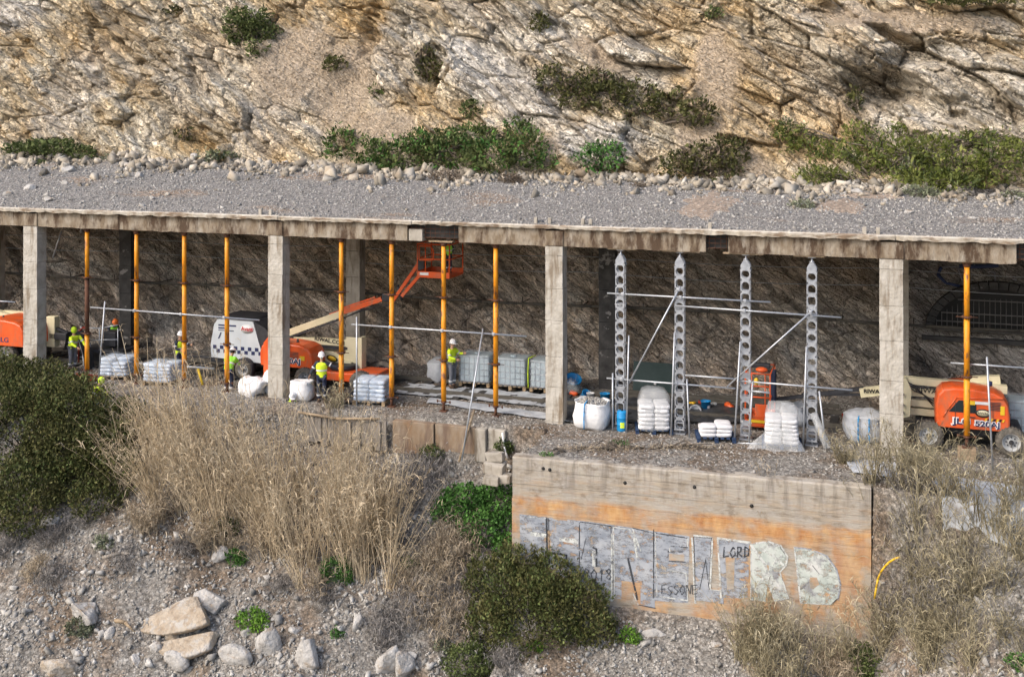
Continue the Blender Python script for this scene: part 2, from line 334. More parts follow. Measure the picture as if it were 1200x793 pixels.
class MB:
    def __init__(s): s.v = []; s.f = []; s.mi = []; s.cur = 0; s.sm = []
    def add(s, V, Fc, M4=None, smooth=False):
        b = len(s.v)
        for p in V:
            p = Vector(p)
            s.v.append(tuple(M4 @ p) if M4 is not None else tuple(p))
        for f in Fc: s.f.append(tuple(i + b for i in f)); s.mi.append(s.cur); s.sm.append(smooth)
        return s
    def box(s, c, d, rot=None, taper=1.0, jit=0.):
        x, y, z = d[0] / 2, d[1] / 2, d[2] / 2; V = []
        for k in (-1, 1):
            t = taper if k == 1 else 1
            for a, b in ((-1, -1), (1, -1), (1, 1), (-1, 1)):
                V.append(Vector((a * x * t + rnd.uniform(-jit, jit), b * y * t + rnd.uniform(-jit, jit), k * z + rnd.uniform(-jit, jit))))
        Fc = [(3, 2, 1, 0), (4, 5, 6, 7), (0, 1, 5, 4), (1, 2, 6, 5), (2, 3, 7, 6), (3, 0, 4, 7)]
        m = Matrix.Translation(Vector([float(q) for q in c]))
        if rot: m = m @ Matrix.Rotation(rot[2], 4, 'Z') @ Matrix.Rotation(rot[1], 4, 'Y') @ Matrix.Rotation(rot[0], 4, 'X')
        return s.add(V, Fc, m)
    def bbox(s, c, d, b=.03, rot=None, taper=(1, 1)):
        """box with bevelled edges"""
        bm = bmesh.new(); bmesh.ops.create_cube(bm, size=1)
        for v in bm.verts:
            k = 1
            v.co.x *= d[0]; v.co.y *= d[1]
            if v.co.z > 0: v.co.x *= taper[0]; v.co.y *= taper[1]
            v.co.z *= d[2]
        bmesh.ops.bevel(bm, geom=bm.edges[:], offset=b, segments=2, affect='EDGES', profile=.6)
        m = Matrix.Translation(Vector([float(q) for q in c]))
        if rot: m = m @ Matrix.Rotation(rot[2], 4, 'Z') @ Matrix.Rotation(rot[1], 4, 'Y') @ Matrix.Rotation(rot[0], 4, 'X')
        s.add([v.co for v in bm.verts], [[v.index for v in f.verts] for f in bm.faces], m, smooth=False); bm.free(); return s
    def cyl(s, p0, p1, r0, r1=None, n=10, caps=True):
        p0 = Vector([float(q) for q in p0]); p1 = Vector([float(q) for q in p1]); r1 = r0 if r1 is None else r1
        d = (p1 - p0); q = d.to_track_quat('Z', 'Y').to_matrix()
        V = []
        for p, r in ((p0, r0), (p1, r1)):
            for i in range(n):
                a = 2 * PI * i / n; V.append(p + q @ Vector((math.cos(a) * r, math.sin(a) * r, 0)))
        s.add(V, [(i, (i + 1) % n, n + (i + 1) % n, n + i) for i in range(n)], smooth=True)
        if caps:
            b = len(s.v) - 2 * n
            s.f += [tuple(b + i for i in range(n - 1, -1, -1)), tuple(b + n + i for i in range(n))]; s.mi += [s.cur] * 2; s.sm += [False] * 2
        return s
    def tube(s, pts, r, n=6):
        for i in range(len(pts) - 1):
            s.cyl(pts[i], pts[i + 1], r if not isinstance(r, (list, tuple)) else r[i], r if not isinstance(r, (list, tuple)) else r[i + 1], n)
        return s
    def lathe(s, prof, c=(0, 0, 0), axis='Z', n=20, sq=0.):
        """prof: list of (r, h); sq>0 squares the section"""
        V = []; Fc = []
        for r, h in prof:
            for i in range(n):
                a = 2 * PI * i / n; ca, sa = math.cos(a), math.sin(a)
                k = 1 if sq == 0 else (abs(ca) ** (2 + sq) + abs(sa) ** (2 + sq)) ** (-1 / (2 + sq))
                x, y = r * k * ca, r * k * sa
                V.append((x, y, h) if axis == 'Z' else ((x, h, y) if axis == 'Y' else (h, x, y)))
        for j in range(len(prof) - 1):
            for i in range(n):
                Fc.append((j * n + i, j * n + (i + 1) % n, (j + 1) * n + (i + 1) % n, (j + 1) * n + i))
        s.add(V, Fc, Matrix.Translation(Vector([float(q) for q in c])), smooth=True); return s
    def ell(s, c, r, nu=10, nv=7, rot=None, p=1.0):
        V = []; Fc = []
        sg = lambda t: math.copysign(abs(t) ** p, t)
        for j in range(nv + 1):
            ph = -PI / 2 + PI * j / nv
            for i in range(nu):
                a = 2 * PI * i / nu
                V.append((r[0] * sg(math.cos(ph)) * sg(math.cos(a)), r[1] * sg(math.cos(ph)) * sg(math.sin(a)), r[2] * sg(math.sin(ph))))
        for j in range(nv):
            for i in range(nu): Fc.append((j * nu + i, j * nu + (i + 1) % nu, (j + 1) * nu + (i + 1) % nu, (j + 1) * nu + i))
        m = Matrix.Translation(Vector([float(q) for q in c]))
        if rot: m = m @ Matrix.Rotation(rot[2], 4, 'Z') @ Matrix.Rotation(rot[1], 4, 'Y') @ Matrix.Rotation(rot[0], 4, 'X')
        s.add(V, Fc, m, smooth=True); return s
    def poly(s, pts, thick, axis='Y'):
        """flat outline (x,z) extruded along Y from 0 to thick"""
        n = len(pts)
        if axis == 'Y': V = [(p[0], 0, p[1]) for p in pts] + [(p[0], thick, p[1]) for p in pts]
        else: V = [(p[0], p[1], 0) for p in pts] + [(p[0], p[1], thick) for p in pts]
        Fc = [tuple(range(n)), tuple(range(2 * n - 1, n - 1, -1))] + [(i, n + i, n + (i + 1) % n, (i + 1) % n) for i in range(n)]
        s.add(V, Fc); return s
    def mesh(s, name, mats):
        me = bpy.data.meshes.new(name); me.from_pydata(s.v, [], s.f)
        for m in (mats if isinstance(mats, (list, tuple)) else [mats]): me.materials.append(m)
        me.polygons.foreach_set('material_index', s.mi); me.polygons.foreach_set('use_smooth', s.sm)
        me.update(); me.validate(); return me
    def build(s, name, mats, parent=None, noise=0., nscale=1.):
        if noise:
            P = np.array(s.v); o = rnd.uniform(0, 50)
            P = P + noise * np.stack([perlin(P[:, 1] * nscale + o, P[:, 2] * nscale, 3) + perlin(P[:, 0] * nscale + o, P[:, 2] * nscale, 8),
                                      perlin(P[:, 0] * nscale, P[:, 2] * nscale + o, 5) + perlin(P[:, 1] * nscale + o, P[:, 0] * nscale, 2),
                                      perlin(P[:, 0] * nscale, P[:, 1] * nscale + o, 6)], 1)
            s.v = [tuple(p) for p in P]
        return obj(name, s.mesh(name, mats), parent)

def text(s, size, loc, rz=0., mat=None, parent=None, name='lettering', sx=1.0, tilt=PI / 2, ry=0., thick=.002, bold=0.):
    cu = bpy.data.curves.new('t', 'FONT'); cu.body = s; cu.size = size; cu.extrude = thick; cu.align_x = 'CENTER'; cu.align_y = 'CENTER'; cu.offset = bold
    t = bpy.data.objects.new('t', cu); col.objects.link(t)
    dg = bpy.context.evaluated_depsgraph_get()
    me = bpy.data.meshes.new_from_object(t.evaluated_get(dg)); bpy.data.objects.remove(t)
    me.materials.clear(); me.materials.append(mat)
    o = obj(name, me, parent); o.location = [float(q) for q in loc]; o.scale = (sx, 1, 1)
    o.rotation_euler = (Matrix.Rotation(rz, 3, 'Z') @ Matrix.Rotation(ry, 3, 'Y') @ Matrix.Rotation(tilt, 3, 'X')).to_euler()
    return o

def diamonds(P, A, B):
    n = len(P); V = np.stack([P - A, P + B, P + A, P - B], 1).reshape(-1, 3)
    return V, np.arange(4 * n).reshape(n, 4)
def unit(v): return v / (np.linalg.norm(v, axis=1, keepdims=True) + 1e-9)
def rdir(n): return unit(R_.normal(size=(n, 3)))

# ================================================================ TERRAIN
WL = onZ(600, 535, 0.0); WR = onZ(1021, 572, 0.0)          # ends of the graffiti wall's top front edge
def wall_front(X): return WL[1] + (WR[1] - WL[1]) * (X - WL[0]) / (WR[0] - WL[0])
_ex = [-34, -24, -14, -10.5, -8.3, -5, -0.5, WL[0] + .12, WL[0] + .2, WR[0] - .15, WR[0], 13, 24]
_ee = [-2.6, -2.2, -1.9, -1.4, -.75, -.7, -.75, -.8, 0, 0, -3.3, -3.9, -4.3]
_ed = [.2, .2, .2, .2, 1.35, 1.35, 1.5, 1.6, 3.95, 4.15, 3.9, .9, .3]
_es = [.78, .78, .78, .8, .62, .6, .78, .85, .5, .5, .7, 1.0, .95]
def tz(X, Y, rough=True):
    X = np.asarray(X, float); Y = np.asarray(Y, float)
    e = np.interp(X, _ex, _ee); inw = (X > WL[0] + .16) & (X < WR[0] - .05)
    e = np.where(inw, wall_front(X) + .22, e)
    dr = np.interp(X, _ex, _ed); s = np.interp(X, _ex, _es)
    t = e - Y
    stepw = np.where(inw, .12, .3)
    z = -dr * np.clip(t / stepw, 0, 1) - s * np.clip(t - stepw, 0, 60)
    z = np.where(t > 9, z * 1 + (t - 9) * .1, z)
    if rough:
        k = np.where(inw, sstep(t, .9, 3.), sstep(t, .2, 2.))
        z = z + k * (.38 * fbm(X / 3.2, Y / 3.2, 4, 3) + .12 * fbm(X / .8, Y / .8, 3, 9) - .10 * np.abs(fbm(X / 1.4 + .4 * Y, Y / 5, 3, 29))) + (1 - k) * .03 * fbm(X / .7, Y / .7, 3, 5)
        inn = sstep(Y, 5.0, 7.5); z = z + inn * (.4 + .2 * fbm(X / 1.1, Y / .8, 3, 33))
    return z
def tz1(x, y): return float(tz(np.array([x]), np.array([y]))[0])
def onT(px, py):
    """where the sight line through a pixel meets the ground"""
    d = ray(px, py); t = np.linspace(20, 60, 900); P = CAM[None] + d[None] * t[:, None]
    z = tz(P[:, 0], P[:, 1]); i = np.argmax(P[:, 2] < z)
    return P[i] if P[i, 2] < z[i] else P[-1]

def grid_faces(nx, ny):
    i = np.arange(nx - 1)[:, None] * ny + np.arange(ny - 1)[None]
    return np.stack([i, i + ny, i + ny + 1, i + 1], -1).reshape(-1, 4)
xs = np.concatenate([[-600, -250, -120, -70, -45, -38], np.arange(-34, 24, .1), [28, 40, 70, 120, 300]])
ys = np.concatenate([[-400, -200, -100, -60, -35, -22, -17], np.arange(-14, -5.2, .12), np.arange(-5.2, 0, .07), np.arange(0, 8.4, .15)])
XX, YY = np.meshgrid(xs, ys, indexing='ij'); ZZ = np.maximum(tz(XX, YY), -22 + 0 * XX)
V = np.stack([XX, YY, ZZ], -1).reshape(-1, 3)
m_ground = M('gravelly_soil', [(.15, .135, .115), (.245, .225, .20), (.31, .295, .27), (.38, .37, .345)], scale=7, detail=9, rough=.97, bump=.06, bscale=14,
             stain=((.20, .155, .115), (.45, .45, .45), .47, .60), cells=(24, .62, 1.38))
g = obj('ground', np_mesh('ground', V, grid_faces(len(xs), len(ys)), m_ground, smooth=True)); tag(g, kind='structure')

# ================================================================ CLIFF (one upper slope, one inner rock wall)
DIP = math.radians(31)
def rock_disp(u, v, soil, inner=False):
    wu = u + .35 * fbm(u / 5, v / 5, 2, 71); wv = v + .9 * fbm(u / 9, v / 9, 2, 91)
    s = wu * math.cos(DIP) - wv * math.sin(DIP); t = wu * math.sin(DIP) + wv * math.cos(DIP)
    d = 1.0 * fbm(u / 8, v / 6, 3, 1)
    tt = t + .16 * fbm(s / 2.5, t / 2.5, 2, 15)
    f1, f2, c, tl = worley(s / 3.4, tt / 1.0, 3)
    e = .62 * (c - .5) + .75 * tl - .22 * (1 - sstep(f2 - f1, 0, .10))
    q = tt / .85 + .35 * fbm(s / 4, t / 3, 2, 44); saw = q - np.floor(q)
    e = e + .22 * (saw ** 1.6 - .4)
    bed = sstep(fbm(u / 4.5, v / 3.5, 2, 47), -.25, .2)
    q = tt / .27 + .3 * fbm(s / 1.5, t, 2, 49); saw = q - np.floor(q); e = e + .085 * bed * (saw ** 1.4 - .4)
    f1, f2, c, tl = worley(s / 1.15, tt / .42, 23)
    e = e + .20 * (c - .5) + .30 * tl - .09 * (1 - sstep(f2 - f1, 0, .12))
    f1, f2, c, tl = worley(s / .36, tt / .17, 53)
    k2 = sstep(fbm(u / 3.1, v / 2.3, 2, 66), -.35, .3)
    e = e + (.07 * (c - .5) + .10 * tl - .035 * (1 - sstep(f2 - f1, 0, .14))) * (.4 + .8 * k2)
    e = e + .02 * fbm(u / .3, v / .3, 2, 61)
    sd = .10 * fbm(u / .8, v / .8, 4, 81) + .05 * fbm(u / .15, v / .15, 2, 88)
    return d * (.5 if inner else 1.) + (e * (1 - soil) + sd * soil) * (.8 if inner else 1.3)

def zroof(X): return np.interp(X, [-40, -22, 14, 30], [8.05, 7.95, 7.25, 7.1])    # where the roof gravel meets the cliff
def cliff_base_Y(z, X): return 8.4 + .62 * (z - zroof(X))
def cliff_xz(px, py):
    Y = 9.0
    for _ in range(6):
        p = onY(px, py, Y); Y = float(cliff_base_Y(p[2], p[0]))
    return p
def blob(X, Z, px, py, rx, ry, ang=0.):
    """soft mask around a place on the cliff"""
    p = cliff_xz(px, py); k = ppm(p); dx = X - p[0]; dz = Z - p[2]
    dx = dx + .5 * fbm(X / 1.2, Z / 1.2, 3, px); dz = dz + .5 * fbm(X / 1.2, Z / 1.2, 3, py + 1)
    c, s = math.cos(ang), math.sin(ang); a = (dx * c + dz * s) * k / rx; b = (-dx * s + dz * c) * k / ry
    return 1 - sstep(np.sqrt(a * a + b * b), .6, 1.25)
def colour_attr(me, arr):
    a = me.color_attributes.new('zone', 'FLOAT_COLOR', 'POINT'); a.data.foreach_set('color', arr.astype(np.float32).ravel())

xs = np.concatenate([[-200, -120, -70, -50], np.arange(-39, 23, .05), [30, 45, 80, 150]])
zs = np.concatenate([np.arange(5.4, 17.2, .05), np.arange(17.4, 24, .4), [28, 34, 42]])
XX, ZZ = np.meshgrid(xs, zs, indexing='ij')
soil = np.zeros_like(XX)
for a in [(345, 75, 55, 55, .6), (395, 100, 45, 70, .4), (440, 165, 50, 45, 0), (865, 200, 40, 30, 0), (820, 165, 35, 30, -.6), (700, 65, 50, 12, -.5),
          (840, 80, 28, 60, .2), (1060, 25, 120, 14, -.1), (640, 175, 22, 20, 0)]:
    soil = np.maximum(soil, .9 * blob(XX, ZZ, *a))
och = np.zeros_like(XX)
for a, k in [((840, 90, 75, 60), .55), ((930, 140, 90, 50, -.3), .6), ((420, 20, 40, 40), .8), ((110, 40, 60, 40), .35), ((230, 165, 28, 16), .9),
             ((30, 150, 60, 60), .3), ((480, 120, 30, 20), .6), ((860, 150, 60, 50), .6), ((750, 30, 60, 30), .4), ((300, 150, 70, 50), .25)]:
    och = np.maximum(och, k * blob(XX, ZZ, *a))
whi = np.zeros_like(XX)
for a, k in [((590, 95, 110, 38, -.55), .85), ((700, 165, 60, 28), .85), ((600, 30, 120, 30, -.4), .5), ((80, 110, 50, 60), .45), ((250, 90, 80, 60), .3), ((460, 60, 40, 60), .45),
             ((20, 15, 40, 25), .7), ((735, 70, 60, 22, -.5), .55), ((320, 130, 50, 60), .4)]:
    whi = np.maximum(whi, k * blob(XX, ZZ, *a))
gry = np.zeros_like(XX)
for a, k in [((1080, 100, 170, 60, -.1), .62), ((980, 30, 90, 30), .45), ((1150, 140, 100, 60), .5), ((700, 20, 90, 40), .3), ((180, 60, 110, 40, -.4), .30), ((950, 80, 80, 40, -.4), .35)]:
    gry = np.maximum(gry, k * blob(XX, ZZ, *a))
d = rock_disp(XX, ZZ, soil)
for a, k in [((1035, 100, 45, 22, -.3), -1.3), ((1090, 125, 60, 10, -.35), -.8), ((1110, 62, 110, 14, .05), -.45), ((1000, 60, 35, 40, .6), .8), ((1130, 95, 80, 22, -.2), .5),
             ((505, 75, 16, 30, 0), -.8), ((550, 40, 120, 9, -.55), -.45), ((690, 55, 90, 8, -.5), -.4), ((150, 75, 120, 8, -.6), -.6), ((190, 120, 60, 7, -.5), -.5), ((108, 75, 50, 6, -.9), -.5),
             ((430, 30, 12, 40, 0), -.6), ((230, 160, 30, 12, -.6), -.5), ((880, 40, 70, 10, -.8), -.5), ((1000, 10, 70, 10, -.5), .5), ((440, 120, 70, 90, .2), -.5)]:
    d = d + k * blob(XX, ZZ, *a)
far = sstep(np.abs(XX + 5), 30, 60); d = d * (1 - far)
YY = cliff_base_Y(ZZ, XX) - d * 1.05 * (.35 + .65 * sstep(ZZ - zroof(XX), -.2, 1.2)) 
YY = np.where(ZZ > 18, YY + .3 * (ZZ - 18), YY)
P = np.stack([XX, YY, ZZ], -1)
me = np_mesh('cliff', P.reshape(-1, 3), grid_faces(len(xs), len(zs)), rock_material('cliff_rock'), smooth=False)
colour_attr(me, np.stack([och, soil, whi, 1 - gry], -1).reshape(-1, 4))
tag(obj('cliff', me), kind='structure')
CL = dict(x0=xs, z0=zs, Y=YY)
def cliff_pt(px, py):
    """visible point of the upper cliff through a pixel"""
    d = ray(px, py); t = np.linspace(38, 66, 500); Q = CAM[None] + d[None] * t[:, None]
    ix = np.clip(np.searchsorted(xs_c, Q[:, 0]), 0, len(xs_c) - 1); iz = np.clip(np.searchsorted(zs_c, Q[:, 2]), 0, len(zs_c) - 1)
    hit = Q[:, 1] > YY_c[ix, iz]; i = int(np.argmax(hit)); return Q[i]
xs_c, zs_c, YY_c = xs, zs, YY

# arch opening at the right of the inner wall
AC = onY(1160, 388, 6.9); AR = 2.1; AH = 1.5; AX, AZ = AC[0] + .25, AC[2]
xs = np.concatenate([[-70, -50], np.arange(-36, 24.5, .075), [30, 50]]); zs = np.arange(-.6, 7.6, .075)
XX, ZZ = np.meshgrid(xs, zs, indexing='ij')
dd = rock_disp(XX * 1.0 + 40, ZZ * 1.0 + 11, np.zeros_like(XX), True)
flat = 1 - sstep(np.sqrt(((XX - AX) / 3.6) ** 2 + ((ZZ - AZ - .6) / 2.2) ** 2), .8, 1.15)
dd = dd * (1 - flat)
inside = (np.abs((XX - AX) / AR) ** 2 + (np.maximum(ZZ - AZ, 0) / AH) ** 2 < 1) & (ZZ > AZ - .05)
YY = 6.9 + .10 * (ZZ - 3) - .85 * sstep(1.6 - ZZ, 0, 2.2) * (1 - flat) - dd
YY = np.where(inside, YY + 1.6, YY)
P = np.stack([XX, YY, ZZ], -1)
z0 = np.zeros_like(XX)
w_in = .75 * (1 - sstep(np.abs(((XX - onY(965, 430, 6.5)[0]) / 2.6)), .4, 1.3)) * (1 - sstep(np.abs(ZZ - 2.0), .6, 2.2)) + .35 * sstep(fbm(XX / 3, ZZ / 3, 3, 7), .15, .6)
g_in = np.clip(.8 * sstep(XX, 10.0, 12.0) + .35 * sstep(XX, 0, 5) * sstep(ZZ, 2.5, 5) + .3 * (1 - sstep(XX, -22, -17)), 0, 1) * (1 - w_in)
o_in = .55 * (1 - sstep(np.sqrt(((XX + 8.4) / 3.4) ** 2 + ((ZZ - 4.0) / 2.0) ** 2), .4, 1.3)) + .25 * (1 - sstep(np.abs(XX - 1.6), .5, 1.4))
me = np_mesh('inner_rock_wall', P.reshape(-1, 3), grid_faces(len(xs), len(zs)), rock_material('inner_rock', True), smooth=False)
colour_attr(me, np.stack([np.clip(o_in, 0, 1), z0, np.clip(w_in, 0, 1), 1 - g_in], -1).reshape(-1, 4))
tag(obj('inner_rock_wall', me), kind='structure')
IW = (xs, zs, YY)
def wall_pt(px, py):
    d = ray(px, py); t = np.linspace(36, 60, 500); Q = CAM[None] + d[None] * t[:, None]
    ix = np.clip(np.searchsorted(IW[0], Q[:, 0]), 0, len(IW[0]) - 1); iz = np.clip(np.searchsorted(IW[1], Q[:, 2]), 0, len(IW[1]) - 1)
    i = int(np.argmax(Q[:, 1] > IW[2][ix, iz])); return Q[i]

# ================================================================ ROCKFALL GALLERY
gal = thing('rockfall_gallery', (0, 0, 0), 'long grey concrete rockfall gallery on square columns under a gravel covered roof', 'gallery')
ZB = 5.86; ZL = 6.43; ZT = 6.56
COLX = [(-31.6, .62), (-21.5, .68), (-10.5, .60), (0.0, .60), (10.52, .68), (21.1, .64)]
def column(x, wd, dp, y, z0, z1, mat, name, side=True):
    b = MB(); z = z0; lifts = [.55, 1.15, 1.0, 1.2, 1.05, 1.1, 1.3]; i = 0
    while z < z1 - .02:
        h = min(lifts[i % 7], z1 - z); i += 1
        k = rnd.uniform(-.006, .006)
        b.bbox((x + wd / 2 + k, y + dp / 2 + rnd.uniform(-.004, .004), z + h / 2), (wd + rnd.uniform(-.012, .006), dp, h - .008), .012); z += h
    return b.build(name, mat, gal)
for x, wd in COLX:
    column(x, wd, .52, -.02, -.5, ZB, m_conc_light, 'column')
    b = MB()                                         # head block and corbelled haunch over the beam face
    b.bbox((x + wd / 2, .2, ZB + .26), (wd + .02, .5, .5), .015)
    b.poly([(x - .12, ZB), (x, ZB - .001), (x + wd, ZB - .001), (x + wd + .12, ZB), (x + wd + .12, ZB + .07), (x - .12, ZB + .07)], .4)
    b.build('column_head', m_beam, gal)
for x in (-28.2, -20.9, -9.9, .6, 10.9, 21.5):
    dark = x in (-20.9, .6)
    column(x - .1, .62, .5, 5.1, -.2, 6.3, m_conc_dark if dark else m_conc, 'column')
# front beam in the lengths the photograph shows, with two broken out pockets
segs = [(-45, -31.6), (-31.0, -21.5), (-20.82, -17.0), (-16.97, -10.5), (-9.9, -5.0), (-3.1, 0.0), (.6, 5.3), (6.0, 10.52), (11.2, 14.3), (14.9, 15.4), (15.6, 21.1), (21.7, 30)]
for a, bx in segs:
    b = MB(); n = max(2, int((bx - a) / .35)); X = np.linspace(a + .004, bx - .004, n)
    V = []
    for i, x in enumerate(X):
        j0 = ZB + .02 * perlin(np.array([x * 1.3]), np.array([3.]), 4)[0] - (.03 if rnd.random() < .1 else 0)
        y0 = .0 + .018 * perlin(np.array([x * 1.7]), np.array([9.]), 6)[0]
        V += [(x, y0, j0), (x, y0 - .01, ZL - .002), (x, .44, ZL - .002), (x, .44, j0)]
    Fc = []
    for i in range(n - 1):
        for k in range(4): Fc.append((i * 4 + k, i * 4 + (k + 1) % 4, i * 4 + 4 + (k + 1) % 4, i * 4 + 4 + k))
    Fc += [(0, 3, 2, 1), (n * 4 - 4, n * 4 - 3, n * 4 - 2, n * 4 - 1)]
    b.add(V, [f[::-1] for f in Fc]); b.build('edge_beam', m_beam, gal)
for a, bx in ((-5.0, -3.1), (5.3, 6.0), (14.3, 14.9)):            # recessed repair pockets
    b = MB(); b.box(((a + bx) / 2, .32, (ZB + ZL) / 2 + .05), (bx - a, .2, ZL - ZB - .12)); b.build('beam_core', m_conc_dark, gal)
    b = MB()
    for k in range(3): b.cyl((a, .12, ZB + .12 + k * .15), (bx, .12, ZB + .12 + k * .15), .012, n=5)
    for q in np.arange(a + .1, bx, .18): b.cyl((q, .1, ZB + .05), (q, .1, ZL - .02), .010, n=5)
    b.build('reinforcement', m_rust, gal)
b = MB(); b.box((-4.7, .16, ZB + .2), (.5, .3, .4)); b.build('beam_patch', m_conc, gal)
b = MB(); b.box((-7.5, 3.85, 6.38), (75, 6.75, .12)); b.box((-7.5, 3.0, ZL + .04), (75, 5.0, .07)); b.build('roof_slab', m_conc, gal)
for x in (-31.3, -26, -21.2, -15.8, -10.2, -5, .3, 5.6, 10.86, 16, 21.4):
    b = MB(); b.box((x, 2.9, 6.12), (.4, 4.8, .38)); b.build('cross_beam', m_conc, gal)
b = MB(); b.box((-7.5, 5.35, 6.15), (74, .4, .5)); b.build('wall_beam', m_conc, gal)
# thin pale lip of the slab: broken, uneven lengths
x = -45.
while x < 29:
    L_ = rnd.uniform(3.5, 9); b = MB(); n = int(L_ / .12); V = []
    off = rnd.uniform(-.03, .03); th0 = rnd.uniform(.0, .03); zo = rnd.uniform(-.015, .02)
    for i in range(n + 1):
        X = x + L_ * i / n * .9985
        j = .05 * perlin(np.array([X * 1.6]), np.array([1.]), 2)[0] + .03 * perlin(np.array([X * 5.]), np.array([4.]), 5)[0]
        k = .05 * perlin(np.array([X * 2.1]), np.array([7.]), 12)[0] + .025 * perlin(np.array([X * 7.]), np.array([2.]), 15)[0]
        V += [(X, -.16 + off + j, ZL + .0 + th0 + max(k, -.02)), (X, -.19 + off + j, ZT - .02 + zo), (X, -.12 + off + j, ZT + .012 + zo), (X, .6, ZT + .01), (X, .6, ZL + .001 + .004)]
    Fc = []
    for i in range(n):
        for k in range(5): Fc.append((i * 5 + k, i * 5 + 5 + k, i * 5 + 5 + (k + 1) % 5, i * 5 + (k + 1) % 5))
    Fc += [(4, 3, 2, 1, 0), tuple(n * 5 + q for q in range(5))]
    b.add(V, Fc); b.build('slab_lip', m_lip, gal); x += L_
for px, py in ((683, 255), (692, 252), (628, 258), (644, 254), (1013, 265), (1029, 266), (305, 246), (317, 246), (832, 264)):   # upstand stubs on the edge
    p = onY(px, py + 6, .1); b = MB(); b.bbox((p[0], .12, ZT + .12), (.12, .1, .22), .02); b.build('upstand_stub', m_conc, gal)

# gravel on the roof: surface sheet rising to the cliff, with loose stones
def zg(X, Y):
    t = np.clip((Y + .05) / 8.3, 0, 1.3); r = zroof(X)
    return ZT - .02 + (r - ZT + .1) * (.12 * np.sin(t * PI) * .6 + t ** 1.05) + .05 * fbm(X / 1.5, Y / 1.5, 4, 13) * sstep(Y, .3, 1.5) + .07 * (1 - np.exp(-(Y + .1) * 3)) + .25 * np.clip(fbm(X / 2.2, Y / 1.2, 3, 19), -.2, 1) * sstep(Y, 5.5, 7.5)
xs = np.concatenate([np.arange(-46, 30, .14)]); ys = np.concatenate([np.arange(-.09, 9.4, .12)])
XX, YY = np.meshgrid(xs, ys, indexing='ij'); ZZ = zg(XX, YY)
m_roofgravel = M('roof_gravel', [(.17, .16, .15), (.235, .222, .21), (.29, .277, .262), (.36, .345, .33)], scale=11, detail=10, rough=.98, bump=.08, bscale=18,
                 stain=((.33, .25, .185), (.13, .30, .28), .55, .64), cells=(22, .76, 1.28))
tag(obj('roof_gravel', np_mesh('roof_gravel', np.stack([XX, YY, ZZ], -1).reshape(-1, 3), grid_faces(len(xs), len(ys)), m_roofgravel, True)), kind='structure')
m_tan = M('tan_gravel', [(.30, .23, .17), (.38, .30, .235), (.44, .37, .30)], scale=9, rough=.98, bump=.05, bscale=18, cells=(22, .78, 1.28))
for cx_, cy_, rx_, ry_ in ((4.75, 3.6, 1.1, 2.6), (9.2, 4.2, 1.0, 1.5), (10.2, 6.4, 1.3, .6)):
    a_ = np.linspace(0, 2 * PI, 41)[:-1]; V = [(cx_, cy_, float(zg(np.array([cx_]), np.array([cy_]))[0]) + .07)]; nr = 8
    for k_ in range(1, nr + 1):
        for t_ in a_:
            w_ = k_ / nr * (1 + .45 * float(perlin(np.array([math.cos(t_) * 2.2 + cx_]), np.array([math.sin(t_) * 2.2]), 8)[0]) + .2 * float(perlin(np.array([t_ * 4]), np.array([1.]), 9)[0]))
            X_ = cx_ + rx_ * w_ * math.cos(t_) ; Y_ = cy_ + ry_ * w_ * math.sin(t_); V.append((X_, Y_, float(zg(np.array([X_]), np.array([Y_]))[0]) + .035 - .055 * (k_ / nr) ** 3))
    Fc = [(0, 1 + i, 1 + (i + 1) % 40) for i in range(40)] + [(1 + (k_ - 1) * 40 + i, 1 + k_ * 40 + i, 1 + k_ * 40 + (i + 1) % 40, 1 + (k_ - 1) * 40 + (i + 1) % 40) for k_ in range(1, nr) for i in range(40)]
    tag(MB().add(V, Fc, None, True).build('tan_gravel_patch', m_tan), kind='stuff')
def onRoof(px, py):
    d = ray(px, py); t = np.linspace(28, 62, 800); Q = CAM[None] + d[None] * t[:, None]
    z = zg(Q[:, 0], Q[:, 1]); i = int(np.argmax((Q[:, 2] < z) & (Q[:, 1] > -.2))); return Q[i]

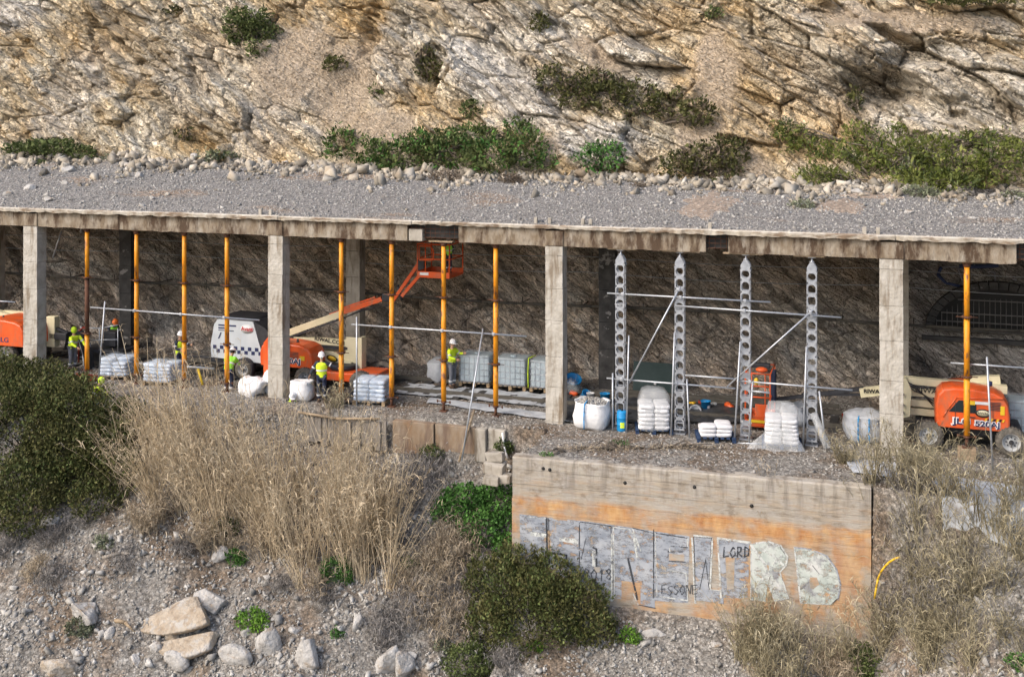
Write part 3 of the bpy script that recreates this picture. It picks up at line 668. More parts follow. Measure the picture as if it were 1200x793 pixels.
# ================================================================ STONES
ICO = {}
def ico(sub):
    if sub not in ICO:
        bm = bmesh.new(); bmesh.ops.create_icosphere(bm, subdivisions=sub, radius=1)
        ICO[sub] = (np.array([v.co[:] for v in bm.verts]), np.array([[v.index for v in f.verts] for f in bm.faces])); bm.free()
    return ICO[sub]
def rock_shape(sub, seed, flat=.7, cuts=9):
    r = np.random.RandomState(seed); V, Fc = ico(sub); V = V.copy()
    for k in range(cuts):
        n = r.normal(size=3); n /= np.linalg.norm(n); dd = r.uniform(.45, .8)
        h = V @ n - dd; V = V - np.outer(np.maximum(h, 0) * .97, n)
    if sub >= 3: V = V * (1 + .05 * (perlin(V[:, 0] * 3 + seed, V[:, 1] * 3 + V[:, 2], seed))[:, None])
    V = V * np.array([1, r.uniform(.6, .95), flat * r.uniform(.8, 1.1)]); return V, Fc
def stones(name, P, S, mat, kind='stuff', sub=1, parent=None, nshape=8):
    """many small stones joined into one mesh"""
    Vs = []; Fs = []; base = 0
    shp = []
    for k in range(nshape):
        r = np.random.RandomState(100 + k); Vc = np.array([[a, b_, c] for c in (-1, 1) for a, b_ in ((-1, -1), (1, -1), (1, 1), (-1, 1))], float)
        Vc = Vc * np.array([1, r.uniform(.55, .9), r.uniform(.4, .75)]) * .8 + r.normal(size=(8, 3)) * .24
        shp.append((Vc, np.array([(0, 2, 1), (0, 3, 2), (4, 5, 6), (4, 6, 7), (0, 1, 5), (0, 5, 4), (1, 2, 6), (1, 6, 5), (2, 3, 7), (2, 7, 6), (3, 0, 4), (3, 4, 7)])))
    n = len(P); idx = R_.randint(0, nshape, n)
    for k in range(nshape):
        sel = np.where(idx == k)[0]
        if not len(sel): continue
        V, Fc = shp[k]; m = len(sel)
        q = R_.normal(size=(m, 4)); q /= np.linalg.norm(q, axis=1, keepdims=True); a, b, c, d = q.T
        Rm = np.stack([1 - 2 * (c * c + d * d), 2 * (b * c - a * d), 2 * (b * d + a * c), 2 * (b * c + a * d), 1 - 2 * (b * b + d * d), 2 * (c * d - a * b),
                       2 * (b * d - a * c), 2 * (c * d + a * b), 1 - 2 * (b * b + c * c)], -1).reshape(m, 3, 3)
        W_ = np.einsum('mij,vj->mvi', Rm, V) * S[sel][:, None, None] + P[sel][:, None]
        Vs.append(W_.reshape(-1, 3)); Fs.append((Fc[None] + (np.arange(m) * len(V))[:, None, None]).reshape(-1, 3) + base); base += m * len(V)
    o = obj(name, np_mesh(name, np.concatenate(Vs), np.concatenate(Fs), mat), parent)
    return tag(o, kind=kind)
m_stone = M('mixed_grey_stones', [(.20, .19, .18), (.34, .33, .31), (.48, .47, .45)], scale=5, rough=.95, island=.38)
m_stone_w = M('warm_loose_stones', [(.24, .19, .135), (.36, .32, .26), (.48, .455, .41)], scale=1.2, rough=.95, island=.42)
m_boulder = M('grey_white_boulder', [(.24, .23, .215), (.40, .39, .375), (.54, .53, .51)], scale=3.4, detail=10, rough=.95, bump=.07, bscale=9, world=True, stain=((.30, .24, .18), (2.5, 2.5, 4), .54, .68))
m_boulder_o = M('ochre_boulder', [(.26, .20, .14), (.38, .32, .25), (.46, .42, .36)], scale=3, detail=10, rough=.95, bump=.07, bscale=9, stain=((.42, .40, .37), (2, 2, 3), .5, .6))
# slope scree
n = 90000; X = R_.uniform(-27, 15, n); Y = R_.uniform(-10.5, -.8, n)
e_ = np.interp(X, _ex, _ee); e_ = np.where((X > WL[0]) & (X < WR[0]), wall_front(X) - .1, e_)
dens = sstep(fbm(X / 1.6, Y / 1.6, 3, 55), -.5, .35)
keep = (Y < e_ - .1) & (R_.rand(n) < .15 + .85 * dens); X, Y = X[keep], Y[keep]
S = np.clip(.024 * np.exp(R_.normal(size=len(X)) * .65), .014, .16)
stones('scree', np.stack([X, Y, tz(X, Y) + S * .2], 1), S, m_stone, sub=1, nshape=10)
# ballast and gravel on the work platform
n = 21000; X = R_.uniform(-26, 18, n); Y = R_.uniform(-3.9, 5.6, n); e_ = np.interp(X, _ex, _ee); e_ = np.where((X > WL[0]) & (X < WR[0]), wall_front(X) + .45, e_)
keep = (Y > e_); X, Y = X[keep], Y[keep]; S = np.clip(.022 * np.exp(R_.normal(size=len(X)) * .4), .012, .07)
stones('platform_gravel', np.stack([X, Y, tz(X, Y)], 1), S, m_stone, sub=1)
# rubble along the back of the roof, and scattered stones on the gravel
n = 6500; X = R_.uniform(-30, 18, n); Y = 8.5 - np.abs(R_.normal(size=n)) * (.6 + 1.5 * sstep(fbm(X / 2.2, X * 0, 3, 9), -.35, .5)); S = np.clip(.055 * np.exp(R_.normal(size=n) * .75), .02, .30)
stones('roof_rubble', np.stack([X, Y, zg(X, Y) + S * .3], 1), S, m_stone_w, sub=1)
n = 34000; X = R_.uniform(-30, 18, n); Y = R_.uniform(-.08, 8.2, n); S = np.clip(.021 * np.exp(R_.normal(size=n) * .5), .012, .09)
stones('roof_chippings', np.stack([X, Y, zg(X, Y) + S * .1], 1), S, m_stone, sub=1)

def boulder(p, size, label, mat, seed, group=None, flat=.7, rz=None, sub=3, sink=.25, name='boulder', cat='boulder', tilt=(0, 0)):
    V, Fc = rock_shape(sub, seed, flat, 11); o = obj(name, np_mesh(name, V * np.array(size) if hasattr(size, '__len__') else V * size, Fc, mat))
    h = (size[2] if hasattr(size, '__len__') else size) * flat
    o.location = (float(p[0]), float(p[1]), float(p[2]) + h * (1 - 2 * sink) * .5)
    o.rotation_euler = (tilt[0], tilt[1], rz if rz is not None else rnd.uniform(0, 6)); return tag(o, label, cat, group)

# ================================================================ GRAFFITI WALL
wlen = math.hypot(WR[0] - WL[0], WR[1] - WL[1]); wang = math.atan2(WR[1] - WL[1], WR[0] - WL[0])
wall = thing('retaining_wall', (WL[0], WL[1], 0), 'long rust stained concrete retaining wall with grey and white graffiti letters below the gallery', 'wall', rz=wang)
def wall_material():
    m = bpy.data.materials.new('rust_stained_board_marked_concrete'); m.use_nodes = True; nt = m.node_tree; N = nt.nodes; L = nt.links
    b = N['Principled BSDF']; b.inputs['Roughness'].default_value = .95; b.inputs['Specular IOR Level'].default_value = .1
    tc = N.new('ShaderNodeTexCoord'); sp = N.new('ShaderNodeSeparateXYZ'); L.new(tc.outputs['Object'], sp.inputs[0])
    def noise(s, det=6, st=(1, 1, 1)):
        mp = N.new('ShaderNodeMapping'); mp.inputs['Scale'].default_value = st; L.new(tc.outputs['Object'], mp.inputs[0])
        n = N.new('ShaderNodeTexNoise'); n.inputs['Scale'].default_value = s; n.inputs['Detail'].default_value = det; n.inputs['Roughness'].default_value = .65
        L.new(mp.outputs[0], n.inputs['Vector']); return n.outputs['Fac']
    def rng(f, a0, a1, b0=0., b1=1.):
        r = N.new('ShaderNodeMapRange'); L.new(f, r.inputs[0])
        for i, v in enumerate((a0, a1, b0, b1)): r.inputs[i + 1].default_value = v
        return r.outputs[0]
    def ma(op, a, c):
        x = N.new('ShaderNodeMath'); x.operation = op
        for i, v in enumerate((a, c)):
            if isinstance(v, float): x.inputs[i].default_value = v
            else: L.new(v, x.inputs[i])
        return x.outputs[0]
    def mix(f, a, c):
        x = N.new('ShaderNodeMix'); x.data_type = 'RGBA'; L.new(f, x.inputs[0])
        for i, v in ((6, a), (7, c)):
            if isinstance(v, tuple): x.inputs[i].default_value = (*v, 1)
            else: L.new(v, x.inputs[i])
        return x.outputs[2]
    big = noise(.8, 5, (1, 1, 2.2)); st = noise(1.2, 8, (.7, 1, 5.5)); fine = noise(14, 6, (.5, 1, 1.5)); vs = noise(1.0, 6, (3.0, 1, .4))
    base = mix(rng(st, .34, .66), (.17, .135, .10), (.52, .47, .39))
    base = mix(rng(big, .42, .62), base, (.42, .385, .33))
    base = mix(rng(noise(2.2, 9, (1, 1, 1.4)), .44, .58, 0, .8), base, (.40, .375, .34)); base = mix(rng(noise(3.0, 9, (.8, 1, 1.2)), .55, .66, 0, .7), base, (.20, .165, .125)); base = mix(rng(fine, .58, .74, 0, .5), base, (.62, .59, .53))
    # rust: a strong band under the ledge, patches below, brown runs above
    z = ma('ADD', sp.outputs[2], ma('MULTIPLY', ma('SUBTRACT', big, .5), .55))
    band = ma('MULTIPLY', rng(z, -1.95, -1.55), rng(z, -1.12, -1.28))
    low = ma('MULTIPLY', rng(z, -1.2, -1.5), rng(noise(.9, 9, (1, 1, .9)), .46, .56))
    up = ma('MULTIPLY', rng(z, -1.3, -.9, 1., 0.), rng(z, -1.6, -1.2))
    up2 = ma('MULTIPLY', rng(sp.outputs[2], -.25, -.6, 0., 1.), rng(st, .5, .66, 0., .55))
    rust = mix(rng(noise(1.3, 9, (2.2, 1, .9)), .36, .62), (.42, .17, .045), (.60, .36, .155))
    c = mix(ma('MULTIPLY', up2, .9), base, (.33, .20, .10))
    k = ma('MAXIMUM', ma('MULTIPLY', band, ma('ADD', .25, rng(noise(1.1, 9, (1, 1, 1.6)), .38, .55, 0., .6))), ma('MULTIPLY', low, .62)); c = mix(k, c, rust)
    c = mix(ma('MULTIPLY', rng(vs, .50, .66, 0., .8), rng(sp.outputs[2], -1.0, -.1, .2, 1.)), c, (.15, .13, .11))
    L.new(c, b.inputs['Base Color'])
    bu = N.new('ShaderNodeBump'); bu.inputs['Distance'].default_value = .03; L.new(ma('ADD', st, ma('MULTIPLY', fine, .4)), bu.inputs['Height']); L.new(bu.outputs[0], b.inputs['Normal'])
    return m
m_wall = wall_material()
LED = -1.22
def strip(z0, z1, y, name, xa=0., xb=None, thick=.42):
    xb = xb or wlen; n = int((xb - xa) / .2); V = []
    for i in range(n + 1):
        X = xa + (xb - xa) * i / n; jj = .012 * perlin(np.array([X * .9]), np.array([z0 * 3.]), 31)[0]
        jz = (.035 * perlin(np.array([X * 1.3]), np.array([2.]), 37)[0] + .015 * perlin(np.array([X * 6]), np.array([2.]), 38)[0]) if z1 > -.1 else 0
        V += [(X, y + jj, z0), (X, y + jj, z1 + jz - .04 * (z1 > -.1)), (X, y + jj + .035, z1 + jz), (X, thick, z1 + jz), (X, thick, z0)]
    Fc = []
    for i in range(n):
        for k in range(5): Fc.append((i * 5 + k, i * 5 + 5 + k, i * 5 + 5 + (k + 1) % 5, i * 5 + (k + 1) % 5))
    Fc += [(4, 3, 2, 1, 0), tuple(n * 5 + q for q in range(5))]
    b = MB(); b.add(V, Fc); return b.build(name, m_wall, wall)
zz = [0., -.36, -.80, LED]
for i in range(3): strip(zz[i + 1] + .004, zz[i] - (.0 if i == 0 else .004), .045 + .004 * i, 'board_course')
zz = [LED, -1.62, -2.2, -2.75, -3.3, -4.9]
for i in range(5): strip(zz[i + 1] + .003, zz[i] - .003, .0 + .003 * (i % 2), 'board_course')
for X, Z in ((.95, -.28), (1.15, -.3), (3.4, -.48), (5.4, -.42), (7.0, -.8)):
    b = MB(); b.lathe([(.01, -.012), (.045, -.010), (.055, .006)], (X, .04, Z), 'Y', 10); b.build('tie_hole', m_ink, wall)
# graffiti: block letters, each one a thin coat of paint 4 mm proud of the concrete
m_sprgrey = M('silver_grey_spray_paint', [(.22, .25, .30), (.34, .37, .42), (.44, .46, .49)], scale=2.5, rough=.7, stain=((.52, .36, .21), (2.2, 2.2, 1.6), .60, .68))
m_sprpale = M('pale_green_white_spray_paint', [(.36, .42, .40), (.52, .57, .54), (.62, .63, .62)], scale=2.2, rough=.7, stain=((.30, .31, .33), (1.8, 1.8, 1.8), .58, .66))
m_sprblk = M('black_spray_paint', [(.03, .035, .045), (.07, .08, .095)], scale=5, rough=.7)
m_sprwht = M('white_spray_paint', [(.50, .53, .53), (.68, .70, .68)], scale=5, rough=.7)
def wxz(px, py):
    """wall local x,z of a pixel on the wall face"""
    d = ray(px, py); nrm = np.array([-math.sin(wang), math.cos(wang), 0]); t = np.dot(WL - CAM, nrm) / np.dot(d, nrm); p = CAM + d * t - WL
    return (p[0] * math.cos(wang) + p[1] * math.sin(wang), p[2])
def stroke(pts, wpx, mat, dy, name='paint_line'):
    q = [wxz(*p) for p in pts]; b = MB(); r = wpx / 43. / 2
    for i in range(len(q) - 1):
        a = np.array(q[i]); c = np.array(q[i + 1]); d = (c - a) / (np.linalg.norm(c - a) + 1e-6); nn = np.array([-d[1], d[0]]) * r; a = a - d * r * .5; c = c + d * r * .5
        b.poly([tuple(a - nn), tuple(c - nn), tuple(c + nn), tuple(a + nn)], .0015 + .0002 * i)
    o = b.build(name, mat, wall); o.location.y = -dy; return o
def paint(pts, mat, dy, name, parent=wall):
    if name == 'graffiti_letter' or name == G1:
        P_ = []
        for i in range(len(pts)):
            a = np.array(pts[i], float); c = np.array(pts[(i + 1) % len(pts)], float); m_ = max(2, int(np.linalg.norm(c - a) / 4))
            for j in range(m_): P_.append(tuple(a + (c - a) * j / m_ + np.array([rnd.uniform(-.55, .55), rnd.uniform(-.55, .55)])))
        pts0 = pts; pts = P_; 
        for i in range(len(pts0)):
            if rnd.random() < .75: stroke([pts0[i], pts0[(i + 1) % len(pts0)]], rnd.uniform(.9, 1.5), m_sprwht if rnd.random() < .6 else m_sprblk, .0105 + .0002 * i, 'graffiti_outline')
    q = [wxz(*p) for p in pts]
    b = MB(); b.poly([(a, z) for a, z in q], .002); o = b.build(name, mat, parent); o.location.y = -dy
    bm = bmesh.new(); bm.from_mesh(o.data); bmesh.ops.triangulate(bm, faces=bm.faces[:]); bmesh.ops.recalc_face_normals(bm, faces=bm.faces[:]); bm.to_mesh(o.data); bm.free()
    return o
def worn(m, lo, hi, st=(1.4, 1.4, 3.2)):
    nt = m.node_tree; b = [n for n in nt.nodes if n.type == 'BSDF_PRINCIPLED'][0]; g = nt.nodes.new('ShaderNodeNewGeometry')
    mp = nt.nodes.new('ShaderNodeMapping'); mp.inputs['Scale'].default_value = st; n = nt.nodes.new('ShaderNodeTexNoise'); n.inputs['Scale'].default_value = 1.6; n.inputs['Detail'].default_value = 9; n.inputs['Roughness'].default_value = .72
    r = nt.nodes.new('ShaderNodeMapRange'); r.inputs[1].default_value = lo; r.inputs[2].default_value = hi; r.inputs[3].default_value = 1.; r.inputs[4].default_value = 0.
    nt.links.new(g.outputs['Position'], mp.inputs[0]); nt.links.new(mp.outputs[0], n.inputs['Vector']); nt.links.new(n.outputs['Fac'], r.inputs[0]); nt.links.new(r.outputs[0], b.inputs['Alpha'])
worn(m_sprgrey, .47, .60, (1.8, 1.8, 4)); worn(m_sprpale, .48, .62, (1.8, 1.8, 3)); worn(m_sprblk, .47, .60, (4, 4, 4)); worn(m_sprwht, .46, .60, (4, 4, 4))
G1 = 'graffiti_letter'
paint([(609, 602), (700, 612), (808, 628), (806, 706), (745, 702), (690, 692), (640, 664), (610, 655)], m_sprgrey, .0042, 'graffiti_fill')
paint([(611, 604), (641, 606), (642, 655), (612, 652)], m_sprgrey, .006, G1)
paint([(643, 607), (677, 612), (679, 665), (661, 670), (644, 660)], m_sprgrey, .006, G1)
paint([(680, 611), (716, 616), (718, 700), (684, 688), (679, 668)], m_sprgrey, .006, G1)
paint([(719, 617), (738, 620), (751, 645), (741, 618), (765, 624), (768, 712), (748, 708), (742, 695), (738, 703), (720, 700)], m_sprgrey, .006, G1)
paint([(768, 624), (806, 630), (806, 641), (785, 639), (785, 646), (803, 648), (803, 658), (784, 657), (784, 668), (804, 671), (806, 703), (770, 698)], m_sprgrey, .006, G1)
paint([(813, 628), (834, 630), (831, 690), (848, 692), (848, 707), (815, 702)], m_sprgrey, .006, G1)
paint([(842, 631), (878, 636), (876, 700), (846, 700)], m_sprgrey, .006, G1)
paint([(880, 637), (900, 635), (914, 640), (922, 652), (921, 662), (914, 670), (924, 700), (908, 704), (900, 684), (897, 704), (880, 702)], m_sprpale, .006, G1)
paint([(931, 641), (950, 644), (968, 652), (979, 666), (984, 684), (982, 700), (974, 708), (938, 706)], m_sprpale, .006, G1)
for pts, mt, wd in [([(623, 625), (639, 627)], m_sprwht, 5), ([(657, 631), (676, 634)], m_sprwht, 6), ([(630, 648), (659, 654)], m_sprwht, 6), ([(696, 646), (696, 662)], m_sprwht, 4),
                    ([(742, 624), (747, 652)], m_sprwht, 3), ([(717, 625), (717, 700)], m_sprwht, 2), ([(688, 688), (718, 702)], m_sprwht, 5), ([(811, 630), (815, 706)], m_sprwht, 2.5),
                    ([(813, 627), (835, 629), (832, 690)], m_sprwht, 2.2), ([(841, 630), (879, 635)], m_sprwht, 2.2), ([(841, 630), (845, 700)], m_sprwht, 2),
                    ([(640, 607), (641, 648)], m_sprblk, 1.6), ([(623, 623), (639, 625)], m_sprblk, 1.5), ([(658, 629), (670, 631)], m_sprblk, 1.4), ([(645, 647), (664, 650), (664, 656)], m_sprblk, 2.2),
                    ([(695, 641), (699, 643), (699, 663)], m_sprblk, 2.4), ([(679, 612), (679, 683)], m_sprblk, 1.3), ([(719, 640), (718, 690)], m_sprblk, 2), ([(736, 654), (747, 702)], m_sprblk, 2.6),
                    ([(766, 620), (766, 700)], m_sprblk, 1.4), ([(784, 646), (800, 646)], m_sprblk, 1.4), ([(784, 668), (802, 671)], m_sprblk, 1.8), ([(783, 645), (783, 652)], m_sprblk, 1.3),
                    ([(880, 638), (896, 660), (905, 684), (915, 702)], m_sprwht, 3), ([(916, 650), (900, 668), (886, 690)], m_sprwht, 3), ([(890, 641), (908, 652), (918, 662)], m_sprwht, 2.6),
                    ([(879, 637), (900, 634), (915, 639), (923, 652), (921, 662)], m_sprwht, 2), ([(931, 641), (950, 643), (969, 651), (980, 666), (985, 684), (982, 702)], m_sprgrey, 1.8),
                    ([(931, 641), (938, 700)], m_sprwht, 2), ([(820, 690), (827, 655), (831, 690)], m_sprblk, .9), ([(687, 629), (681, 655)], m_sprblk, .8), ([(952, 662), (960, 672)], m_sprblk, .8),
                    ([(938, 690), (944, 686)], m_sprblk, .8), ([(752, 675), (755, 700)], m_sprgrey, 1), ([(619, 605), (640, 607)], m_sprwht, 1)]:
    stroke(pts, wd, mt, .0095 if mt is m_sprblk else .0115)
for hole, mt in (([(850, 652), (861, 653), (860, 690), (852, 690)], 0), ([(949, 676), (957, 676), (960, 684), (953, 690), (949, 688)], 0), ([(896, 661), (901, 662), (901, 668), (897, 667)], 0), ([(784, 648), (802, 650), (802, 657), (784, 656)], 0),
                 ([(696, 664), (703, 664), (703, 670), (697, 670)], 0)):
    paint(hole, m_wall, .0085, 'bare_concrete_patch')
GL = {'2': [[(0, .75), (.3, 1), (.65, .8), (.1, .05), (.75, .1)]], '0': [[(.35, 1), (0, .6), (.2, .05), (.6, .1), (.7, .7), (.35, 1)]], '1': [[(.2, .8), (.4, 1), (.35, 0)]],
      '8': [[(.4, .55), (.1, .8), (.4, 1), (.65, .8), (.1, .25), (.35, 0), (.7, .25), (.4, .55)]], 'E': [[(.65, 1), (.05, .95), (0, .0), (.65, .05)], [(.0, .5), (.5, .55)]], 'S': [[(.65, .9), (.3, 1), (.05, .75), (.6, .35), (.35, 0), (0, .1)]],
      'O': [[(.35, 1), (0, .55), (.25, 0), (.65, .3), (.6, .8), (.35, 1)]], 'N': [[(0, 0), (.08, 1), (.6, .05), (.7, 1)]], 'L': [[(.1, 1), (0, .05), (.65, .15)]], 'R': [[(.0, 0), (.05, .95), (.55, .9), (.5, .55), (.05, .45), (.65, 0)]], 'D': [[(.05, 0), (.1, 1), (.65, .75), (.6, .2), (0, 0)]]}
for s, px, py, hpx, lw_ in (('2018', 684, 679, 13, 1.2), ('ESSONE', 775, 696, 11, 1.0), ('LORD', 848, 653, 12, 1.6)):
    for ch in s:
        jy = rnd.uniform(-1, 1)
        for ln in GL[ch]: stroke([(px + a * hpx * .75 + rnd.uniform(-.4, .4), py + jy - b_ * hpx + rnd.uniform(-.4, .4) + (px - 676) * .06 * 0) for a, b_ in ln], lw_, m_sprblk, .0135, 'graffiti_tag')
        px += hpx * .66

# low retaining walls right of the reeds
lw = thing('low_timber_wall', (-5.2, -1.09, 0), 'low grey wall of upright weathered timber boards behind the dry reeds', 'wall')
x = -3.2
while x < -.1:
    wd = rnd.uniform(.10, .22); h = rnd.uniform(.8, 1.05)
    b = MB(); b.box((x + wd / 2 + 0, rnd.uniform(-.05, .03), -.15 - h / 2 + rnd.uniform(-.03, .05)), (wd - .012, .06, h), jit=.012); b.build('board', m_greywood, lw); x += wd
b = MB(); b.tube([(-3.4, -.1, -.08), (-1.9, -.16, -.16), (-.3, -.1, -.05)], .045, 6); b.build('rail', m_wood, lw)
lw2 = thing('low_concrete_wall', (-3.7, -.83, 0), 'low orange stained concrete wall between the timber boards and the graffiti wall', 'wall')
m_lowwall = M('rust_stained_low_concrete', [(.22, .11, .045), (.27, .20, .135), (.33, .295, .25)], scale=1.4, stretch=(1, 1, .5), bump=.03, bscale=8, stain=((.17, .12, .09), (3, 3, .6), .5, .66))
for xa, xb, dy in ((-1.42, .1, 0), (.12, 1.55, .04), (1.56, 1.95, -.03), (2.0, 2.6, .06)):
    b = MB(); b.bbox(((xa + xb) / 2, dy, -.66), (xb - xa - .015, .3, 1.08), .03); b.build('panel', m_lowwall if xb < 1.8 else m_conc, lw2, noise=.02, nscale=2)
b = MB(); b.tube([(2.55, -.22, -.15), (2.62, -.25, -.6), (2.75, -.3, -.95)], .035, 6); b.build('drain_pipe', m_white, lw2)
for i, (px, py, s) in enumerate(((582, 534, .42), (580, 548, .48), (592, 560, .36), (577, 562, .38))):
    p = onY(px, py, -1.9 - .15 * i); b = MB(); b.bbox((0, 0, 0), (s * 1.35, s, s * .72), .06); o = b.build('stone_block', m_conc, None, noise=.05, nscale=2)
    o.location = p.tolist(); tag(o, ['squared stone on top of the small pile left of the graffiti wall', 'second stone from the top of the small pile left of the graffiti wall',
                                      'lower right stone of the small pile left of the graffiti wall', 'lower left stone of the small pile beside the green weeds'][i], 'stone', 'stacked stones')

# ================================================================ ORANGE PROPS
def prop(px, ztop, zbot, label, y=.24, flz=(.33, .70), rusty=None, plank=True, lowred=False, src=''):
    # px: pixel of the prop's middle
    p = onY(px, 370, y); x = p[0]
    t = thing('shoring_prop', (x, y, zbot), label, 'prop', 'orange shoring props under the gallery beam')
    H = ztop - zbot; zs_ = [.35, H * (1 - flz[1]), H * (1 - flz[0]), H - .06]; r = .088
    for i in range(3):
        mt = m_orange
        if rusty == i: mt = m_rust
        b = MB(); b.cyl((0, 0, zs_[i] + .012), (0, 0, zs_[i + 1] - .012), r * (1 - .04 * i), n=14); b.build('tube', mt, t)
    for z in (zs_[1], zs_[2]):
        b = MB(); b.cyl((0, 0, z - .022), (0, 0, z + .022), .15, n=14)
        for k in range(6): b.cyl((.125 * math.cos(k * PI / 3 + .3), .125 * math.sin(k * PI / 3 + .3), z - .05), (.125 * math.cos(k * PI / 3 + .3), .125 * math.sin(k * PI / 3 + .3), z + .05), .014, n=5)
        b.cyl((-.3, 0, z), (.3, 0, z), .013, n=5); b.build('flange', m_rust, t)
    b = MB(); b.cyl((0, 0, .03), (0, 0, .36), .05, n=10); b.box((0, 0, .015), (.26, .26, .03)); b.cyl((0, 0, .29), (0, 0, .35), .10, n=10); b.cyl((-.24, .02, .33), (.24, -.02, .33), .014, n=5)
    b.cyl((-.24, .02, .29), (-.24, .02, .37), .03, n=6); b.cyl((.24, -.02, .29), (.24, -.02, .37), .03, n=6)
    b.build('base_jack', m_dkred if lowred else m_rust, t)
    b = MB(); b.box((0, 0, H - .045), (.28, .26, .03)); b.cyl((0, 0, H - .16), (0, 0, H - .06), .11, n=12); b.build('head_plate', m_rust, t)
    if plank:
        b = MB(); b.bbox((rnd.uniform(-.15, .15), 0, H - .006), (rnd.uniform(.7, 1.25), .3, .045), .008); b.build('spreader_board', m_wood, t)
    return t
PR = [(102, 'orange prop with a rusty brown middle, right of the leftmost column', 1), (160, 'orange prop between the two left pallets of pale blue sacks', None),
      (216, 'orange prop in front of the worker in the white helmet left of the trailer compressor', None), (266, 'orange prop in front of the white and blue trailer compressor', None),
      (400, 'orange prop beside the masked worker, in front of the cream lift boom', None), (459, 'worn orange prop crossing the orange boom, right of the pale sack pallet', None),
      (520, 'orange prop in front of the raised lift basket and the worker in yellow', None), (581, 'orange prop in front of the gap between the wrapped water tanks', None)]
for px, lab, ru in PR: prop(px, ZB - .003, tz1(onY(px, 370, .24)[0], .24) + .0, lab, rusty=ru, plank=px != 266)
prop(1133, ZB - .003, tz1(onY(1133, 370, .24)[0], .24) + .35, 'orange prop in front of the right hand orange boom lift', flz=(.30, .62), y=.22)
b = MB(); p = onY(1133, 500, .22); b.bbox((p[0], .22, tz1(p[0], .22) + .175), (.5, .42, .35), .02); o = b.build('timber_block', m_wood); tag(o, 'timber packing block under the prop by the right hand boom lift', 'block')
b = MB(); p = onY(107, 440, .24); o = thing('red_base_frame', (p[0], .24, tz1(p[0], .24) + .02), 'red painted steel base frame around the foot of the leftmost prop', 'base frame')
for sx_ in (-1, 1):
    b = MB(); b.bbox((sx_ * .27, -.28, .1), (.28, .34, .2), .04); b.build('foot_block', m_dkred, o)
b = MB(); b.tube([(-.35, -.42, .26), (.38, -.42, .26)], .03); b.build('cross_bar', m_dkred, o)

# ================================================================ GREY SLOTTED STEEL TOWERS
def cell(b, x0, x1, z0, z1, y, shape):
    """a web cell with a round, arched or square opening"""
    cx, cz = (x0 + x1) / 2, (z0 + z1) / 2; n = 16; r = (x1 - x0) * .425; V = []; 
    for i in range(n):
        a = 2 * PI * i / n + PI / n; ca, sa = math.cos(a), math.sin(a)
        k = 1 / max(abs(ca), abs(sa)); V.append((cx + ca * k * (x1 - x0) / 2, y, cz + sa * k * (z1 - z0) / 2))
        if shape == 0: rx, rz = r * ca, r * sa
        elif shape == 1: rx, rz = (r * ca, r * sa * 1.1) if sa > 0 else (r * ca * k * .95, sa * k * r * 1.1)
        else: rx, rz = r * ca * k * .95, r * sa * k * 1.1
        V.append((cx + rx, y, cz + rz))
    Fc = [(2 * i, 2 * i + 1, (2 * i + 3) % (2 * n), (2 * i + 2) % (2 * n)) for i in range(n)]; b.add(V, Fc)
def tower(px, label, y=.2, missing=False):
    p = onY(px, 400, y); x = p[0]; g0 = tz1(x, y) + .01; H = ZB - .05 - g0
    t = thing('shoring_tower', (x, y, g0), label, 'tower', 'grey slotted steel shoring towers')
    W_ = .145; top = H - .42
    for yy, nm in ((-.14, 'web'), (.14, 'web')):
        b = MB(); z = .12; i = 0; pat = [2, 2, 1, 0, 0, 1, 0, 0, 0, 1, 0, 2, 1, 0]
        nC = 14; hc = (top - .12) / nC
        for i in range(nC): cell(b, -W_, W_, .12 + i * hc, .12 + (i + 1) * hc, yy, pat[i])
        b.add([(-W_, yy, top), (W_, yy, top), (W_, yy, top + .1), (W_ * .35, yy, top + .26), (-W_ * .35, yy, top + .26), (-W_, yy, top + .1)], [(0, 1, 2, 3, 4, 5)])
        o = b.build(nm, m_steel, t); md = o.modifiers.new('s', 'SOLIDIFY'); md.thickness = .006
    for s in (-1, 1):
        b = MB(); b.box((s * (W_ + .003), -.14 + .03, .12 + (top - .12) / 2), (.006, .07, top - .12)); b.box((s * (W_ + .003), .14 - .03, .12 + (top - .12) / 2), (.006, .07, top - .12)); b.build('side_flange', m_steel, t)
    for z in (.14, top * .25, top * .5, top * .75, top - .06):
        for yy in (-.148, .148):
            b = MB(); b.box((0, yy, z), (W_ * 2 + .04, .012, .04)); b.build('splice_plate', m_steel, t)
    b = MB(); b.box((0, 0, top - .02), (.27, .29, .03)); b.box((0, 0, top * .5), (.27, .26, .03)); b.box((0, 0, .35), (.27, .26, .02)); b.build('diaphragm', m_steel, t)
    b = MB(); b.cyl((0, 0, top + .1), (0, 0, H - .02), .035, n=10); b.cyl((0, 0, top + .24), (0, 0, top + .29), .08, n=6); b.box((0, 0, H - .012), (.22, .22, .024)); b.build('screw_jack', m_steel, t)
    b = MB(); b.box((0, 0, .012), (.38, .38, .024)); b.cyl((0, 0, .02), (0, 0, .16), .035, n=8); b.box((0, 0, .13), (.29, .28, .02)); b.build('base_plate', m_steel, t)
    b = MB(); b.bbox((rnd.uniform(-.1, .1), 0, ZB - .024 - g0), (rnd.uniform(.9, 1.3), .3, .045), .008); b.build('spreader_board', m_wood, t)
    return t
for px, lab in ((727.5, 'grey slotted steel tower nearest the third column, above the blue gas drum'), (797, 'grey slotted steel tower right of the hooded stack of white sacks'),
                (874, 'grey slotted steel tower in front of the lowered orange lift basket'), (951.5, 'grey slotted steel tower nearest the fourth column, by the wrapped plank')):
    tower(px, lab)

